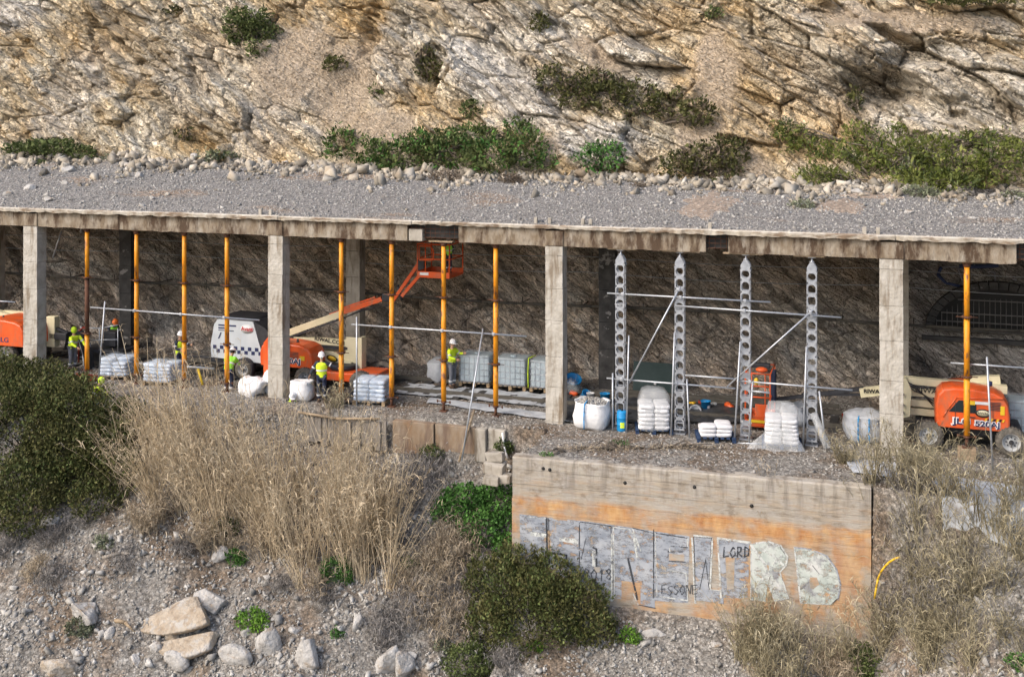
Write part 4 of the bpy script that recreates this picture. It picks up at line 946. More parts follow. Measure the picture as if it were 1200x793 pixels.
# ================================================================ SCAFFOLD TUBES
def tube(a, b_, label, r=.028, name='scaffold_tube', mat=None, grp='loose and bracing scaffold tubes', cat='tube', couplers=()):
    a = np.array(a, float); b_ = np.array(b_, float); c = (a + b_) / 2; m = MB(); m.cyl(a - c, b_ - c, r, n=8)
    o = m.build(name, mat or m_tube); o.location = c.tolist(); tag(o, label, cat, grp)
    for f in couplers:
        q = (a - c) * (1 - f) + (b_ - c) * f; k = MB(); k.bbox(q, (.10, .09, .11), .02); k.build('coupler', m_steel, o)
    return o
def tpx(x0, y0, x1, y1, label, ya=.0, yb=None, **k): return tube(onY(x0, y0, ya), onY(x1, y1, ya if yb is None else yb), label, **k)
tpx(106, 360, 304, 375, 'long tube clamped across the four left orange props', .12, couplers=(.27, .55, .8))
tpx(412, 380, 617, 394, 'long tube clamped across the four middle orange props', .12, couplers=(.23, .53, .82))
tpx(-30, 351, 18, 354, 'short tube end left of the leftmost column', .12)
tpx(711.5, 343.5, 903, 354, 'upper horizontal tube across the first three grey towers', -.02, couplers=(.1, .46, .85))
tpx(790, 358, 986, 372, 'upper horizontal tube across the last three grey towers', -.02, couplers=(.43, .83))
tpx(711, 443, 862, 455, 'lower horizontal tube from the first grey tower to the third', -.02, couplers=(.12, .55))
tpx(803, 439.5, 864, 444, 'short lower tube between the second and third grey towers', -.02)
tpx(866, 446, 999, 457, 'lower horizontal tube across the last two grey towers', -.02, couplers=(.1, .6))
tpx(737, 449, 797, 336, 'diagonal brace rising from the first grey tower to the second', -.10, couplers=(.97,))
tpx(852, 453, 953, 363, 'diagonal brace rising from the third grey tower to the fourth', -.10, couplers=(.97,))
def leg(x0, y0, x1, y1, label, Y=-.25):
    b_ = onY(x1, y1, Y); g_ = tz1(b_[0], Y); b_[2] = min(b_[2], g_ + .05) if b_[2] > g_ else g_; a = onY(x0, y0, Y + .2); return tube(a, b_, label)
leg(718, 437, 718, 508, 'short upright tube left of the blue gas drum'); leg(737, 393, 734, 511, 'leaning upright tube right of the blue gas drum')
leg(790.5, 389, 786.4, 510, 'tall upright tube right of the hooded sack stack'); leg(805, 444, 808, 515, 'short leaning upright tube behind the low sack pallet')
leg(867.5, 400, 860.6, 522, 'tall upright tube left of the third grey tower'); leg(882, 447, 877.5, 522, 'short upright tube right of the third grey tower')
leg(945, 406, 941, 528, 'tall upright tube left of the fourth grey tower'); leg(960, 458, 968, 512, 'short tube leaning on the fourth grey tower above the wrapped plank')
tpx(880, 458, 902, 460, 'short cross tube right of the third grey tower', -.1)
tpx(861, 519, 895, 520, 'short tube lying at the foot of the third grey tower', -.3)
leg(123, 353, 115, 452, 'slim grey tube leaning right of the leftmost prop', -.5); leg(418, 371, 418, 478, 'upright tube left of the pale sack pallet by the middle props', -.5)
tube(onY(566, 385, .1), onY(541, 540, -1.5), 'long thin tube leaning down the low orange stained wall')
tube(onY(556, 480, -.7), onY(538, 541, -1.5), 'short brown pole leaning beside the long tube on the low wall', mat=m_wood, name='wooden_pole', cat='pole', r=.04, grp=None)
leg(1156.5, 418, 1163.5, 546, 'upright tube in front of the right hand orange boom lift', -.9); tpx(1114, 425, 1215, 432, 'horizontal tube behind the prop at the right hand boom lift', .35, couplers=(.2,))
tpx(158, 425, 251, 432, 'thick grey pipe lying low behind the worker in the yellow vest', 1.0, r=.05)
tpx(232, 432, 241, 462, 'short yellow strut below the thick grey pipe', .9, r=.045, mat=m_yellowpaint)
# things strung along the inner wall
o = thing('cable_pipe', (0, 6.05, 2.9), 'long dull pipe on brackets running along the dark rock wall', 'pipe')
b = MB(); b.tube([(x, .03 * math.sin(x), .05 * math.sin(x * .37)) for x in np.arange(-36, 23, 1.5)], .055, 7); b.build('pipe', m_pipe, o)
for i, x in enumerate(np.arange(-34, 22, 2.4)):
    b = MB(); b.cyl((x, .0, .22), (x, .0, -.2), .018, n=5); b.cyl((x, 0, 0), (x, .9, 0), .018, n=5); b.build('bracket', m_pipe, o)
for zc, lab in ((4.85, 'upper overhead wire strung along the inner rock wall'), (4.25, 'lower overhead wire strung along the inner rock wall')):
    b = MB(); b.tube([(x, 5.75, zc - .12 + .12 * ((x / 10.5 * 2) % 2 - 1) ** 2) for x in np.arange(-36, 23, 1.05)], .014, 4)
    o = b.build('overhead_wire', m_tube); tag(o, lab, 'wire')
tube(onY(72, 271, 4.), onY(62, 302, 4.), 'pale tube stub hanging slanted under the roof left of the first prop', r=.04)
tube(onY(95, 268, 4.5), onY(95, 273, 4.5), 'tiny bracket stub hanging under the roof behind the first prop', r=.05, name='hanging_stub', cat='stub')
# railway
tr = thing('railway_track', (0, 0, 0), 'dark railway track on ballast running through the gallery', 'track')
for y in (2.3, 4.0):
    b = MB(); b.box((-6, y, .12), (62, .07, .12)); b.box((-6, y, .065), (62, .14, .03)); b.build('rail', m_pipe, tr)
b = MB(); b.box((0, 3.15, .0), (.26, 2.6, .12)); sl_me = b.mesh('sleeper', m_conc_dark)
for x in np.arange(-30, 19, .62):
    s_ = obj('sleeper', sl_me, tr); s_.location.x = x; s_.location.z = rnd.uniform(-.01, .01)

# ================================================================ ARCHED GRILLE IN THE INNER WALL
ar = thing('arched_niche', (AX, 6.75, AZ), 'dark arched opening with a barred grille in the rock behind the right hand lift', 'niche')
n = 22
for i in range(n):
    a0 = PI * i / n; a1 = PI * (i + .9) / n; V = []
    for a in (a0, a1):
        for r in (1.0, 1.13):
            for y in (-.12, .35): V.append((AR * r * math.cos(a), y + .0, AH * (r + .04 * (r > 1)) * math.sin(a)))
    b = MB(); b.add(V, [(0, 1, 3, 2), (4, 6, 7, 5), (0, 2, 6, 4), (1, 5, 7, 3), (2, 3, 7, 6), (0, 4, 5, 1)]); b.build('voussoir', m_conc_dark, ar)
b = MB(); b.box((0, .9, .8), (4.6, .05, 2.4)); b.build('recess_shade_sheet', m_ink, ar)  # black sheet added to stand for the shade inside the arch
for k in range(24):
    x = -AR + .1 + k * (2 * AR - .2) / 23; h = AH * math.sqrt(max(0, 1 - (x / AR) ** 2)) * .78
    b = MB(); b.cyl((x, 0, 0), (x, 0, h), .013, n=5); b.build('bar', m_bars, ar)
for z, w_ in ((.0, 4.1), (.3, 4.0), (.6, 3.7), (1.08, 2.6)):
    b = MB(); b.box((0, -.01, z), (w_, .03, .035)); b.build('cross_bar', m_bars, ar)
b = MB(); b.bbox((.2, -.25, -.28), (5.4, .2, .16), .02); b.build('sill', m_conc_dark, ar)
def wpaint(pts, wd, mt, name):
    b = MB(); q = [wall_pt(*p) for p in pts]; b.tube([p - np.array([0, .05, 0]) for p in q], wd, 5); return b.build(name, mt, gw)
gw = thing('wall_graffiti', wall_pt(1120, 320).tolist(), 'faded blue and white sprayed outline on the dark rock above the arched grille', 'graffiti')
gw.location = (0, 0, 0)
for pts, wd, mt in (([(1103, 313), (1099, 322), (1108, 331), (1128, 336)], .06, m_sprayblue), ([(1104, 313), (1122, 312), (1128, 330), (1130, 345)], .03, m_spraywhite), ([(1142, 310), (1142, 340), (1139, 338)], .03, m_spraywhite),
                    ([(1157, 318), (1166, 319), (1166, 330)], .025, m_spraywhite), ([(1110, 330), (1126, 350)], .03, m_spraywhite), ([(1124, 312), (1150, 312), (1170, 311)], .08, m_sprayblue), ([(1186, 326), (1191, 328)], .05, m_spraywhite)):
    wpaint(pts, wd, mt, 'spray_line')

# ================================================================ BOOM LIFTS
def wheel(parent, x, y, r=.42, wd=.30, side=-1):
    b = MB(); b.lathe([(r * .62, -wd / 2), (r * .93, -wd / 2), (r, -wd * .36), (r, wd * .36), (r * .93, wd / 2), (r * .62, wd / 2)], (0, 0, 0), 'Y', 26)
    for k in range(26):
        a = 2 * PI * k / 26
        for s in (-1, 1): b.box((r * math.cos(a), s * wd * .22, r * math.sin(a)), (.05, wd * .40, .028), rot=(0, PI / 2 - a, 0))
    w_ = b.build('tyre', m_tyre, parent); w_.location = (x, y, r)
    b = MB(); b.lathe([(.02, side * wd * .30), (r * .20, side * wd * .30), (r * .22, side * wd * .16), (r * .52, side * wd * .12), (r * .57, side * wd * .46), (r * .64, side * wd * .48), (r * .64, -side * wd * .4)], (0, 0, 0), 'Y', 22)
    b.build('rim', m_rim, w_)
    b = MB(); b.cyl((0, side * wd * .24, 0), (0, side * wd * .42, 0), r * .17, n=10)
    for k in range(8): b.cyl((r * .33 * math.cos(k * PI / 4), side * wd * .1, r * .33 * math.sin(k * PI / 4)), (r * .33 * math.cos(k * PI / 4), side * wd * .25, r * .33 * math.sin(k * PI / 4)), .022, n=6)
    b.build('hub', m_dark, w_); return w_
def hood(t, x0, x1, y0, y1, z0, z1, name='hood', slope=.12, flip=1):
    """rounded engine cover: outline in x-z, swept in y"""
    n = 12; L_ = x1 - x0; H = z1 - z0; prof = []
    out = [(0, .0), (.0, .35), (.02, .62), (.08, .82), (.2, .93), (.45, .99), (.75, 1.0), (.9, .95), (.97, .82), (1., .55), (1., .25), (.99, 0)]
    if flip < 0: out = [(1 - a, b_) for a, b_ in out][::-1]
    V = []; ysl = [(y0, .93), (y0 + .02, .97), (y0 + .12, 1.0), ((y0 + y1) / 2, 1.02), (y1 - .12, 1.0), (y1 - .02, .97), (y1, .93)]
    ysl = [(y, k) for y, k in ysl]
    for y, k in ysl:
        for a, c in out: V.append((x0 + L_ * (.5 + (a - .5) * k), y, z0 + H * c * (1 - (1 - k) * .9)))
    m = len(out); Fc = []
    for j in range(len(ysl) - 1):
        for i in range(m): Fc.append((j * m + i, j * m + (i + 1) % m, (j + 1) * m + (i + 1) % m, (j + 1) * m + i))
    Fc += [tuple(range(m - 1, -1, -1)), tuple((len(ysl) - 1) * m + i for i in range(m))]
    b = MB(); b.add(V, Fc); return b.build(name, m_hood, t)
def beam(t, p0, p1, w0, w1, h0, h1, mat, name, b=.015):
    p0 = Vector([float(q) for q in p0]); p1 = Vector([float(q) for q in p1]); d = p1 - p0; L_ = d.length; q = d.to_track_quat('X', 'Z').to_matrix().to_4x4()
    V = []
    for x, ww, hh in ((0, w0, h0), (L_, w1, h1)):
        for s1, s2 in ((-1, -1), (1, -1), (1, 1), (-1, 1)): V.append(Vector((x, s1 * ww / 2, s2 * hh / 2)))
    m = MB(); m.add(V, [(0, 1, 2, 3), (7, 6, 5, 4), (0, 4, 5, 1), (1, 5, 6, 2), (2, 6, 7, 3), (3, 7, 4, 0)], Matrix.Translation(p0) @ q)
    return m.build(name, mat, t)
def basket(t, c, sx_=1.8, sy_=.8, h=1.1, mat=None, rz=0):
    mat = mat or m_hood
    e = bpy.data.objects.new('basket', None); link(e, t); e.location = [float(q) for q in c]; e.rotation_euler.z = rz
    b = MB(); b.bbox((0, 0, .0), (sx_, sy_, .07), .015); b.build('floor_plate', mat, e)
    b = MB(); b.box((0, -sy_ / 2 - .012, .11), (sx_, .02, .17)); b.box((0, sy_ / 2 + .012, .11), (sx_, .02, .17)); b.box((-sx_ / 2 - .012, 0, .11), (.02, sy_, .17)); b.build('kick_plate', mat, e)
    b = MB()
    for sx1 in (-1, 1):
        for sy1 in (-1, 1): b.cyl((sx1 * sx_ / 2, sy1 * sy_ / 2, 0), (sx1 * sx_ / 2, sy1 * sy_ / 2, h), .026, n=7)
    for z in (h, h * .55):
        b.tube([(-sx_ / 2, -sy_ / 2, z), (sx_ / 2, -sy_ / 2, z), (sx_ / 2, sy_ / 2, z), (-sx_ / 2, sy_ / 2, z), (-sx_ / 2, -sy_ / 2, z)], .026, 7)
    for x in (-.25, .3): b.cyl((x * sx_, -sy_ / 2, 0), (x * sx_, -sy_ / 2, h), .02, n=6)
    b.build('rail', mat, e)
    b = MB(); b.bbox((-.1, sy_ / 2 - .12, h - .02), (.7, .22, .16), .03); b.build('control_box', m_dark, e)
    b = MB(); b.box((-.35, -sy_ / 2 - .026, .11), (.34, .006, .1)); b.build('label_plate', m_white, e)
    return e

# right hand lift: hood, chassis, wheels near the track, boom stowed over the hood, jib and basket lowered to the left
def wloc(px, py, Y): return onY(px, py, Y)
gz = .06
t = thing('boom_lift', (13.1, 1.9, gz), 'orange and cream boom lift with its boom stowed, right of the fourth column', 'boom lift', 'boom lifts')
LO = np.array([13.1, 1.9, gz]); lp = lambda px, py, Y: onY(px, py, Y) - LO
xw1 = onY(1088, 512, .75)[0] - LO[0]; xw2 = onY(1185, 522, .75)[0] - LO[0]
for x in (xw1, xw2):
    wheel(t, x, -1.1, .42, .32, -1); wheel(t, x, 1.0, .42, .32, 1)
b = MB(); b.bbox(((xw1 + xw2) / 2, 0, .52), (xw2 - xw1 + .7, 1.2, .34), .04); b.box(((xw1 + xw2) / 2, -.6, .60), (xw2 - xw1 - .95, .1, .42)); b.cyl((xw1, -1.0, .42), (xw1, .9, .42), .09, n=8); b.cyl((xw2, -1.0, .42), (xw2, .9, .42), .09, n=8)
b.build('chassis', m_dark, t)
b = MB(); b.cyl((0.05, 0, .68), (0.05, 0, .84), .55, n=20); b.build('turntable', m_dark, t)
hx0 = lp(1096, 480, .8)[0]; hx1 = lp(1184, 490, .8)[0]; hz0 = lp(1120, 500, .8)[2] - .02; hz1 = lp(1140, 455, .8)[2]
hood(t, hx0, hx1, -1.12, -.12, hz0, hz1, flip=-1)
hood(t, hx0 + .1, hx1 - .1, .15, 1.0, hz0, hz1 - .1)
b = MB(); b.bbox(((hx0 + hx1) / 2, 0, hz0 + .1), (hx1 - hx0 - .1, 1.9, .2), .03); b.build('skirt', m_hood, t)
b = MB(); yq = -1.135
b.poly([(hx0 + .38, hz0 + .48), (hx0 + .66, hz0 + .84), (hx0 + 1.15, hz0 + .84), (hx0 + 1.15, hz0 + .48)], .01); o = b.build('side_window', m_glass, t); o.location.y = yq
b = MB(); b.tube([(hx0 + .22, yq, hz0 + .3), (hx0 + .33, yq, hz0 + .5), (hx0 + .6, yq, hz0 + .92), (hx0 + 1.9, yq, hz0 + .96)], .018, 5); b.build('cover_rib', m_hood, t)
W2 = hx1 - hx0
text('JLG', .24, (hx0 + W2 * .36, yq - .004, hz0 + .20), 0, m_navy, t, sx=1.35, bold=.008); text('JLG', .24, (hx0 + W2 * .36 - .015, yq - .001, hz0 + .215), 0, m_white, t, sx=1.40, bold=.022)
text('520AJ', .22, (hx0 + W2 * .70, yq - .004, hz0 + .17), 0, m_navy, t, sx=1.3, bold=.006); text('520AJ', .22, (hx0 + W2 * .70 - .012, yq - .001, hz0 + .185), 0, m_white, t, sx=1.33, bold=.02)
b = MB(); b.lathe([(.0, 0), (.155, 0), (.155, .01), (0, .01)], (0, 0, 0), 'Y', 24); o = b.build('badge', m_ink, t); o.location = (hx0 + W2 * .64, yq - .008, hz0 + .50); o.scale = (1.4, 1, .8)
b = MB(); b.lathe([(.0, 0), (.12, 0), (.12, .01), (0, .01)], (0, 0, 0), 'Y', 24); o = b.build('badge_face', m_cream, t); o.location = (hx0 + W2 * .64, yq - .013, hz0 + .50); o.scale = (1.4, 1, .75)
text('RIWAL', .10, (hx0 + W2 * .64, yq - .017, hz0 + .50), 0, m_ink, t)
b = MB(); b.box((hx0 + W2 * .6, yq - .004, hz0 + .80), (.5, .006, .09)); b.build('decal', m_white, t); b = MB(); b.box((hx0 + W2 * .5, yq - .005, hz0 + .79), (.14, .008, .12)); b.build('decal', m_yellowpaint, t)
for k in range(7):
    b = MB(); b.poly([(0, 0), (.05, 0), (.09, .08), (.04, .08)], .004); o = b.build('hazard_stripe', m_ink if k % 2 else m_yellowpaint, t); o.location = (hx1 - .72 + k * .08, yq - .008, hz0 + .28)
b = MB(); b.box((hx1 - .22, yq - .004, hz0 + .62), (.12, .006, .26)); b.build('decal', m_yellowpaint, t)
b = MB(); xx = (xw1 + xw2) / 2 - .35; b.poly([(xx, .60), (xx + .32, .60), (xx + .32, .54), (xx + .46, .64), (xx + .32, .74), (xx + .32, .68), (xx, .68)], .004); o = b.build('arrow_mark', m_white, t); o.location.y = -.66
# mast plate, riser arms and booms
b = MB(); q = [lp(1048, 440, 1.6), lp(1062, 442, 1.6), lp(1068, 455, 1.6), lp(1066, 486, 1.6), lp(1055, 488, 1.6), lp(1050, 470, 1.6)]
b.poly([(p[0], p[2]) for p in q], .34); o = b.build('mast_plate', m_cream, t); o.location.y = -.5
for (a, c, d_, e_) in ((1060, 470, 1102, 474), (1060, 480, 1102, 484), (1064, 459, 1112, 462)):
    beam(t, lp(a, c, 1.7), lp(d_, e_, 1.7), .2, .2, .2, .2, m_cream, 'riser_arm')
pA = lp(1056, 444, 1.9); pB = lp(1180, 456, 1.9)
beam(t, pA, pB, .26, .26, .20, .24, m_cream, 'main_boom'); beam(t, lp(1132, 447, 2.1), lp(1172, 446, 2.1), .24, .24, .3, .34, m_cream, 'boom_sleeve')
text('RIWAL', .22, lp(1088, 458, 1.58), 0, m_ink, t, sx=1.1, bold=.004, ry=.03)
beam(t, lp(1008, 460, 1.9), lp(1056, 454, 1.9), .25, .25, .27, .27, m_cream, 'boom_end'); text('RIWAL', .17, lp(1023, 458.5, 1.73), 0, m_ink, t, sx=1.1, bold=.006, ry=-.05)
beam(t, lp(908, 468, 2.0), lp(1012, 455, 2.0), .12, .16, .10, .12, m_dark, 'jib'); beam(t, lp(940, 462, 2.0), lp(1012, 462, 2.0), .1, .1, .07, .07, m_dark, 'jib_rod')
b = MB(); b.cyl(lp(1160, 452, 1.2), lp(1160, 447, 1.2), .07, n=10); b.build('beacon', m_navy, t)
bk = basket(t, lp(891, 492, 1.9), .78, 1.5, 1.68)
b = MB(); b.bbox((.12, -.78, .5), (.4, .05, .42), .02); b.build('front_panel', m_hood, bk); b = MB(); b.box((0, -.80, .16), (.6, .01, .09)); b.build('label_plate', m_yellowpaint, bk)
b = MB(); b.bbox((.45, -.2, 1.2), (.14, .5, 1.0), .05); b.build('tool_bag', m_trouser, bk)
b = MB(); b.ell((.1, -.5, 1.76), (.2, .16, .09)); b.build('folded_cover', m_hood, bk)
b = MB(); b.ell((-.05, -.7, 1.42), (.08, .05, .12)); b.build('lamp_guard', m_yellowpaint, bk)

for k in range(6):
    b = MB(); b.box((hx0 + W2 * .80, yq - .003, hz0 + .62 + k * .045), (.3, .012, .018)); b.build('grille_slat', m_dark, t)
for xx_ in (hx0 + W2 * .27, hx0 + W2 * .77):
    b = MB(); b.box((xx_, yq - .001, hz0 + .42), (.012, .01, .72)); b.build('panel_gap', m_dark, t)
b = MB(); b.bbox((hx0 + W2 * .5, yq - .02, hz0 + .36), (.16, .03, .035), .008); b.build('latch', m_dark, t)
for k in range(3):
    b = MB(); b.tube([lp(1060, 446 + 2 * k, 1.55), lp(1072, 452 + 3 * k, 1.5), lp(1082, 462, 1.5), lp(1094, 470 + 3 * k, 1.55)], .018, 5); b.build('hydraulic_hose', m_black, t)
for (qx, qy) in ((1055, 447), (1058, 462), (1058, 474), (1058, 483)):
    b = MB(); p = lp(qx, qy, 1.36); b.cyl(p, p - np.array([0, .04, 0]), .045, n=8); b.build('pivot_pin', m_dark, t)

# middle lift: hood turned, boom raised to the basket under the beam
LO = np.array([-8.6, 2.2, 0.05])
t = thing('boom_lift', LO.tolist(), 'boom lift behind the second column, its boom raised to a basket under the beam', 'boom lift', 'boom lifts')
xw1 = -1.05; xw2 = 1.2
for x in (xw1, xw2): wheel(t, x, -.95, .42, .3, -1); wheel(t, x, 1.0, .42, .3, 1)
b = MB(); b.bbox((.1, 0, .5), (3.0, 1.3, .32), .05); b.build('chassis', m_hood, t)
b = MB(); b.cyl((0, 0, .66), (0, 0, .84), .5, n=18); b.build('turntable', m_dark, t)
a = lp(322, 438, 1.3); c = lp(376, 405, 1.3)
c[0] -= .30; hood(t, a[0] - .6, c[0], -1.0, .05, .80, c[2] + .02, flip=-1)
b = MB(); q = [lp(313, 452, 1.0), lp(316, 400, 1.0), lp(320, 394, 1.0), lp(331, 394, 1.0), lp(331, 440, 1.0), lp(322, 455, 1.0)]
b = MB(); b.poly([(p[0], p[2]) for p in [lp(307, 455, 1.1), lp(313, 436, 1.1), lp(313, 400, 1.1), lp(320, 391, 1.1), lp(334, 396, 1.1), lp(330, 440, 1.1), lp(316, 455, 1.1)]], .5); o = b.build('engine_cover', m_hood, t); o.location.y = -1.35
text('520AJ', .26, (a[0] + .75, -1.02, 1.02), 0, m_navy, t, sx=1.3, bold=.006); text('520AJ', .26, (a[0] + .74, -1.015, 1.03), 0, m_white, t, sx=1.33, bold=.02)
b = MB(); b.box((c[0] - .42, -1.005, c[2] - .5), (.2, .01, .16)); b.build('decal', m_yellowpaint, t)
b = MB(); p = lp(349, 404, 1.6); b.cyl(p, p + np.array([0, 0, .22]), .09, .03, n=10); b.build('beacon', m_dark, t)
b = MB(); b.bbox((1.55, -.7, .35), (1.5, .5, .16), .04, rot=(0, -.22, 0)); b.build('towing_bar', m_hood, t)
yb = 2.6
b = MB(); p0 = lp(420, 395, yb); p1 = lp(420, 438, yb); b.bbox(((p0[0] + p1[0]) / 2 - .15, .3, (p0[2] + p1[2]) / 2), (.62, .12, p0[2] - p1[2]), .02); b.bbox(((p0[0] + p1[0]) / 2 + .17, .4, (p0[2] + p1[2]) / 2), (.14, .4, p0[2] - p1[2] + .05), .02); b.build('mast_plate', m_cream, t)
beam(t, lp(346, 397, yb), lp(412, 402, yb), .25, .25, .20, .24, m_cream, 'riser_arm'); beam(t, lp(346, 411, yb), lp(412, 417, yb), .25, .25, .26, .26, m_cream, 'riser_arm')
beam(t, lp(374, 417, yb - .2), lp(412, 428, yb - .2), .2, .2, .2, .26, m_cream, 'riser_arm'); beam(t, lp(350, 404, yb - .1), lp(408, 408, yb - .1), .14, .14, .1, .1, m_dark, 'lift_cylinder')
text('RIWAL.COM', .20, lp(386, 399.5, yb - .14), 0, m_ink, t, sx=1.15, bold=.004, ry=.09)
b = MB(); b.lathe([(0, 0), (.2, 0), (.2, .01), (0, .01)], (0, 0, 0), 'Y', 20); o = b.build('badge', m_ink, t); o.location = lp(389, 420, yb - .33).tolist(); o.scale = (1.2, 1, .6); o.rotation_euler.y = .25
b = MB(); b.lathe([(0, 0), (.15, 0), (.15, .01), (0, .01)], (0, 0, 0), 'Y', 20); o = b.build('badge_face', m_yellowpaint, t); o.location = lp(389, 420, yb - .35).tolist(); o.scale = (1.2, 1, .55); o.rotation_euler.y = .25
beam(t, lp(318, 397, yb), lp(404, 366, yb), .28, .22, .26, .24, m_cream, 'main_boom'); beam(t, lp(332, 398, yb - .1), lp(404, 372, yb - .1), .1, .1, .06, .06, m_dark, 'hose_tray')
beam(t, lp(336, 402, yb), lp(360, 386, yb), .12, .12, .12, .12, m_dark, 'lift_cylinder')
beam(t, lp(388, 370, yb), lp(448, 350, yb), .18, .16, .2, .18, m_hood, 'telescopic_boom'); beam(t, lp(398, 362, yb), lp(440, 348, yb), .08, .08, .06, .06, m_hood, 'hose_carrier')
b = MB(); b.bbox(lp(455, 348, yb), (.42, .3, .3), .05); b.build('knuckle', m_dark, t)
beam(t, lp(461, 352, yb), lp(492, 307, yb), .1, .1, .12, .12, m_hood, 'jib'); beam(t, lp(471, 347, yb), lp(499, 314, yb), .1, .1, .12, .12, m_hood, 'jib')
b = MB(); b.tube([lp(466, 334, yb), lp(471, 352, yb)], .05, 6); b.build('jib_link', m_dark, t); b = MB(); b.bbox(lp(494, 311, yb), (.3, .25, .4), .04); b.build('basket_mount', m_dark, t)
bk1 = basket(t, lp(516, 322, 2.4), 1.25, 1.3, 1.18); b = MB(); b.tube([(-.55, -.66, .62), (-.55, -.66, 1.1), (-.1, -.66, 1.12), (0, -.66, .95), (0, -.66, .62), (-.55, -.66, .60)], .03, 7); b.build('gate', m_hood, bk1)
BK = lp(516, 322, 2.4) + LO

for k in range(3):
    b = MB(); b.tube([lp(404, 372, 2.4), lp(425, 362 + k, 2.35), lp(448, 356 + k * 2, 2.4), lp(462, 356, 2.4)], .016, 5); b.build('hydraulic_hose', m_black, t)
for k in range(2):
    b = MB(); b.tube([lp(332, 402, 2.3), lp(322, 410 + 4 * k, 2.1), lp(334, 418, 2.0), lp(346, 414 + 4 * k, 2.2)], .02, 5); b.build('hydraulic_hose', m_black, t)
for k in range(5):
    b = MB(); b.box((c[0] - .75, -1.012, c[2] - .50 + k * .05), (.34, .012, .018)); b.build('grille_slat', m_dark, t)
for xx_ in (a[0] + .25, c[0] - 1.05):
    b = MB(); b.box((xx_, -1.008, 1.15), (.012, .01, .6)); b.build('panel_gap', m_dark, t)

# left lift, mostly behind the leftmost column
LO = np.array([-24.6, 1.7, 0.05])
t = thing('boom_lift', LO.tolist(), 'orange and cream boom lift half hidden behind the leftmost column at the left edge', 'boom lift', 'boom lifts')
xw1 = lp(12, 420, .85)[0]; xw2 = xw1 - 2.3
for x in (xw1, xw2): wheel(t, x, -.95, .42, .3, -1); wheel(t, x, .9, .42, .3, 1)
b = MB(); b.bbox(((xw1 + xw2) / 2, 0, .52), (3.1, 1.2, .34), .05); b.build('chassis', m_dark, t)
c = lp(30, 376, .8); hood(t, c[0] - 2.2, c[0], -1.0, .7, .86, c[2], flip=-1)
b = MB(); b.box((c[0] - .35, -.985, c[2] - .4), (.22, .01, .1)); b.build('decal', m_yellowpaint, t); text('JLG', .26, (c[0] - 1.0, -1.0, 1.08), 0, m_navy, t, sx=1.3, bold=.008); text('JLG', .26, (c[0] - 1.02, -.995, 1.09), 0, m_white, t, sx=1.33, bold=.03)
b = MB(); p = lp(4, 377, 1.2); b.cyl(p, p + np.array([0, 0, .26]), .09, .03, n=10); b.build('beacon', m_dark, t)
beam(t, lp(-40, 355, 2.2), lp(32, 377, 2.2), .26, .24, .24, .22, m_cream, 'main_boom'); beam(t, lp(5, 366, 2.4), lp(45, 368, 2.4), .2, .2, .2, .2, m_cream, 'riser_arm')
b = MB(); p = lp(62, 388, 2.2); b.bbox(p, (.42, .3, 1.25), .03); b.build('mast_plate', m_cream, t)
beam(t, lp(56, 380, 2.2), lp(80, 390, 2.2), .12, .12, .1, .08, m_dark, 'jib'); beam(t, lp(56, 390, 2.2), lp(78, 393, 2.2), .16, .12, .2, .12, m_dark, 'jib')
b = MB(); b.bbox(lp(72, 393, 2.3), (.9, .5, .3), .05); b.build('jib_mount', m_dark, t)
# dark hooded frame and small machine behind the first worker
o = thing('curved_cover', onZ(95, 440, .1).tolist(), 'dark curved plastic cover standing behind the worker in the yellow hood', 'cover')
o.location = onY(91, 436, 1.6).tolist(); b = MB()
b.add([(x, y, z) for y in (-.3, .3) for x, z in ((-.45, .9), (-.3, 1.45), (0, 1.65), (.3, 1.35), (.5, .8), (.6, 0))], [(0, 1, 7, 6), (1, 2, 8, 7), (2, 3, 9, 8), (3, 4, 10, 9), (4, 5, 11, 10)], None, True)
b.build('cover_sheet', m_blacksheet, o); b = MB(); b.tube([(.6, -.3, 0), (.5, -.3, .8), (.3, -.3, 1.35), (0, -.3, 1.65)], .02, 5); b.build('frame', m_tube, o)
mc = thing('work_platform', onY(128, 436, 2.6).tolist(), 'small dark work platform with grey handrails right of the leftmost prop', 'platform'); mc.location.z = .1
b = MB(); b.bbox((0, 0, .55), (2.0, 1.2, .16), .03); b.box((-.2, .1, .28), (1.5, .8, .4)); b.build('deck', m_dark, mc)
b = MB()
for x in (-.9, 0, .9): b.cyl((x, -.6, .6), (x, -.6, 1.55), .022, n=6)
b.tube([(-.9, -.6, 1.45), (0, -.6, 1.5), (.9, -.6, 1.68)], .024, 6); b.tube([(-.9, -.6, .95), (.9, -.6, 1.1)], .02, 6); b.build('handrail', m_tube, mc)
b = MB(); b.tube([(-.75 + .42 * math.cos(a), -.75, .72 + .42 * math.sin(a)) for a in np.arange(0, 6.6, .5)], .035, 6); b.build('hose_ring', m_tube, mc)
b = MB(); b.tube([(-.85, -.8, .1), (-.85, -.8, 1.35), (-.6, -.8, 1.55), (-.35, -.8, 1.3)], .035, 6); b.build('red_frame', m_dkred, mc)
b = MB(); b.bbox((.2, 0, 1.0), (.6, .5, .6), .05); b.build('engine_box', m_dark, mc)

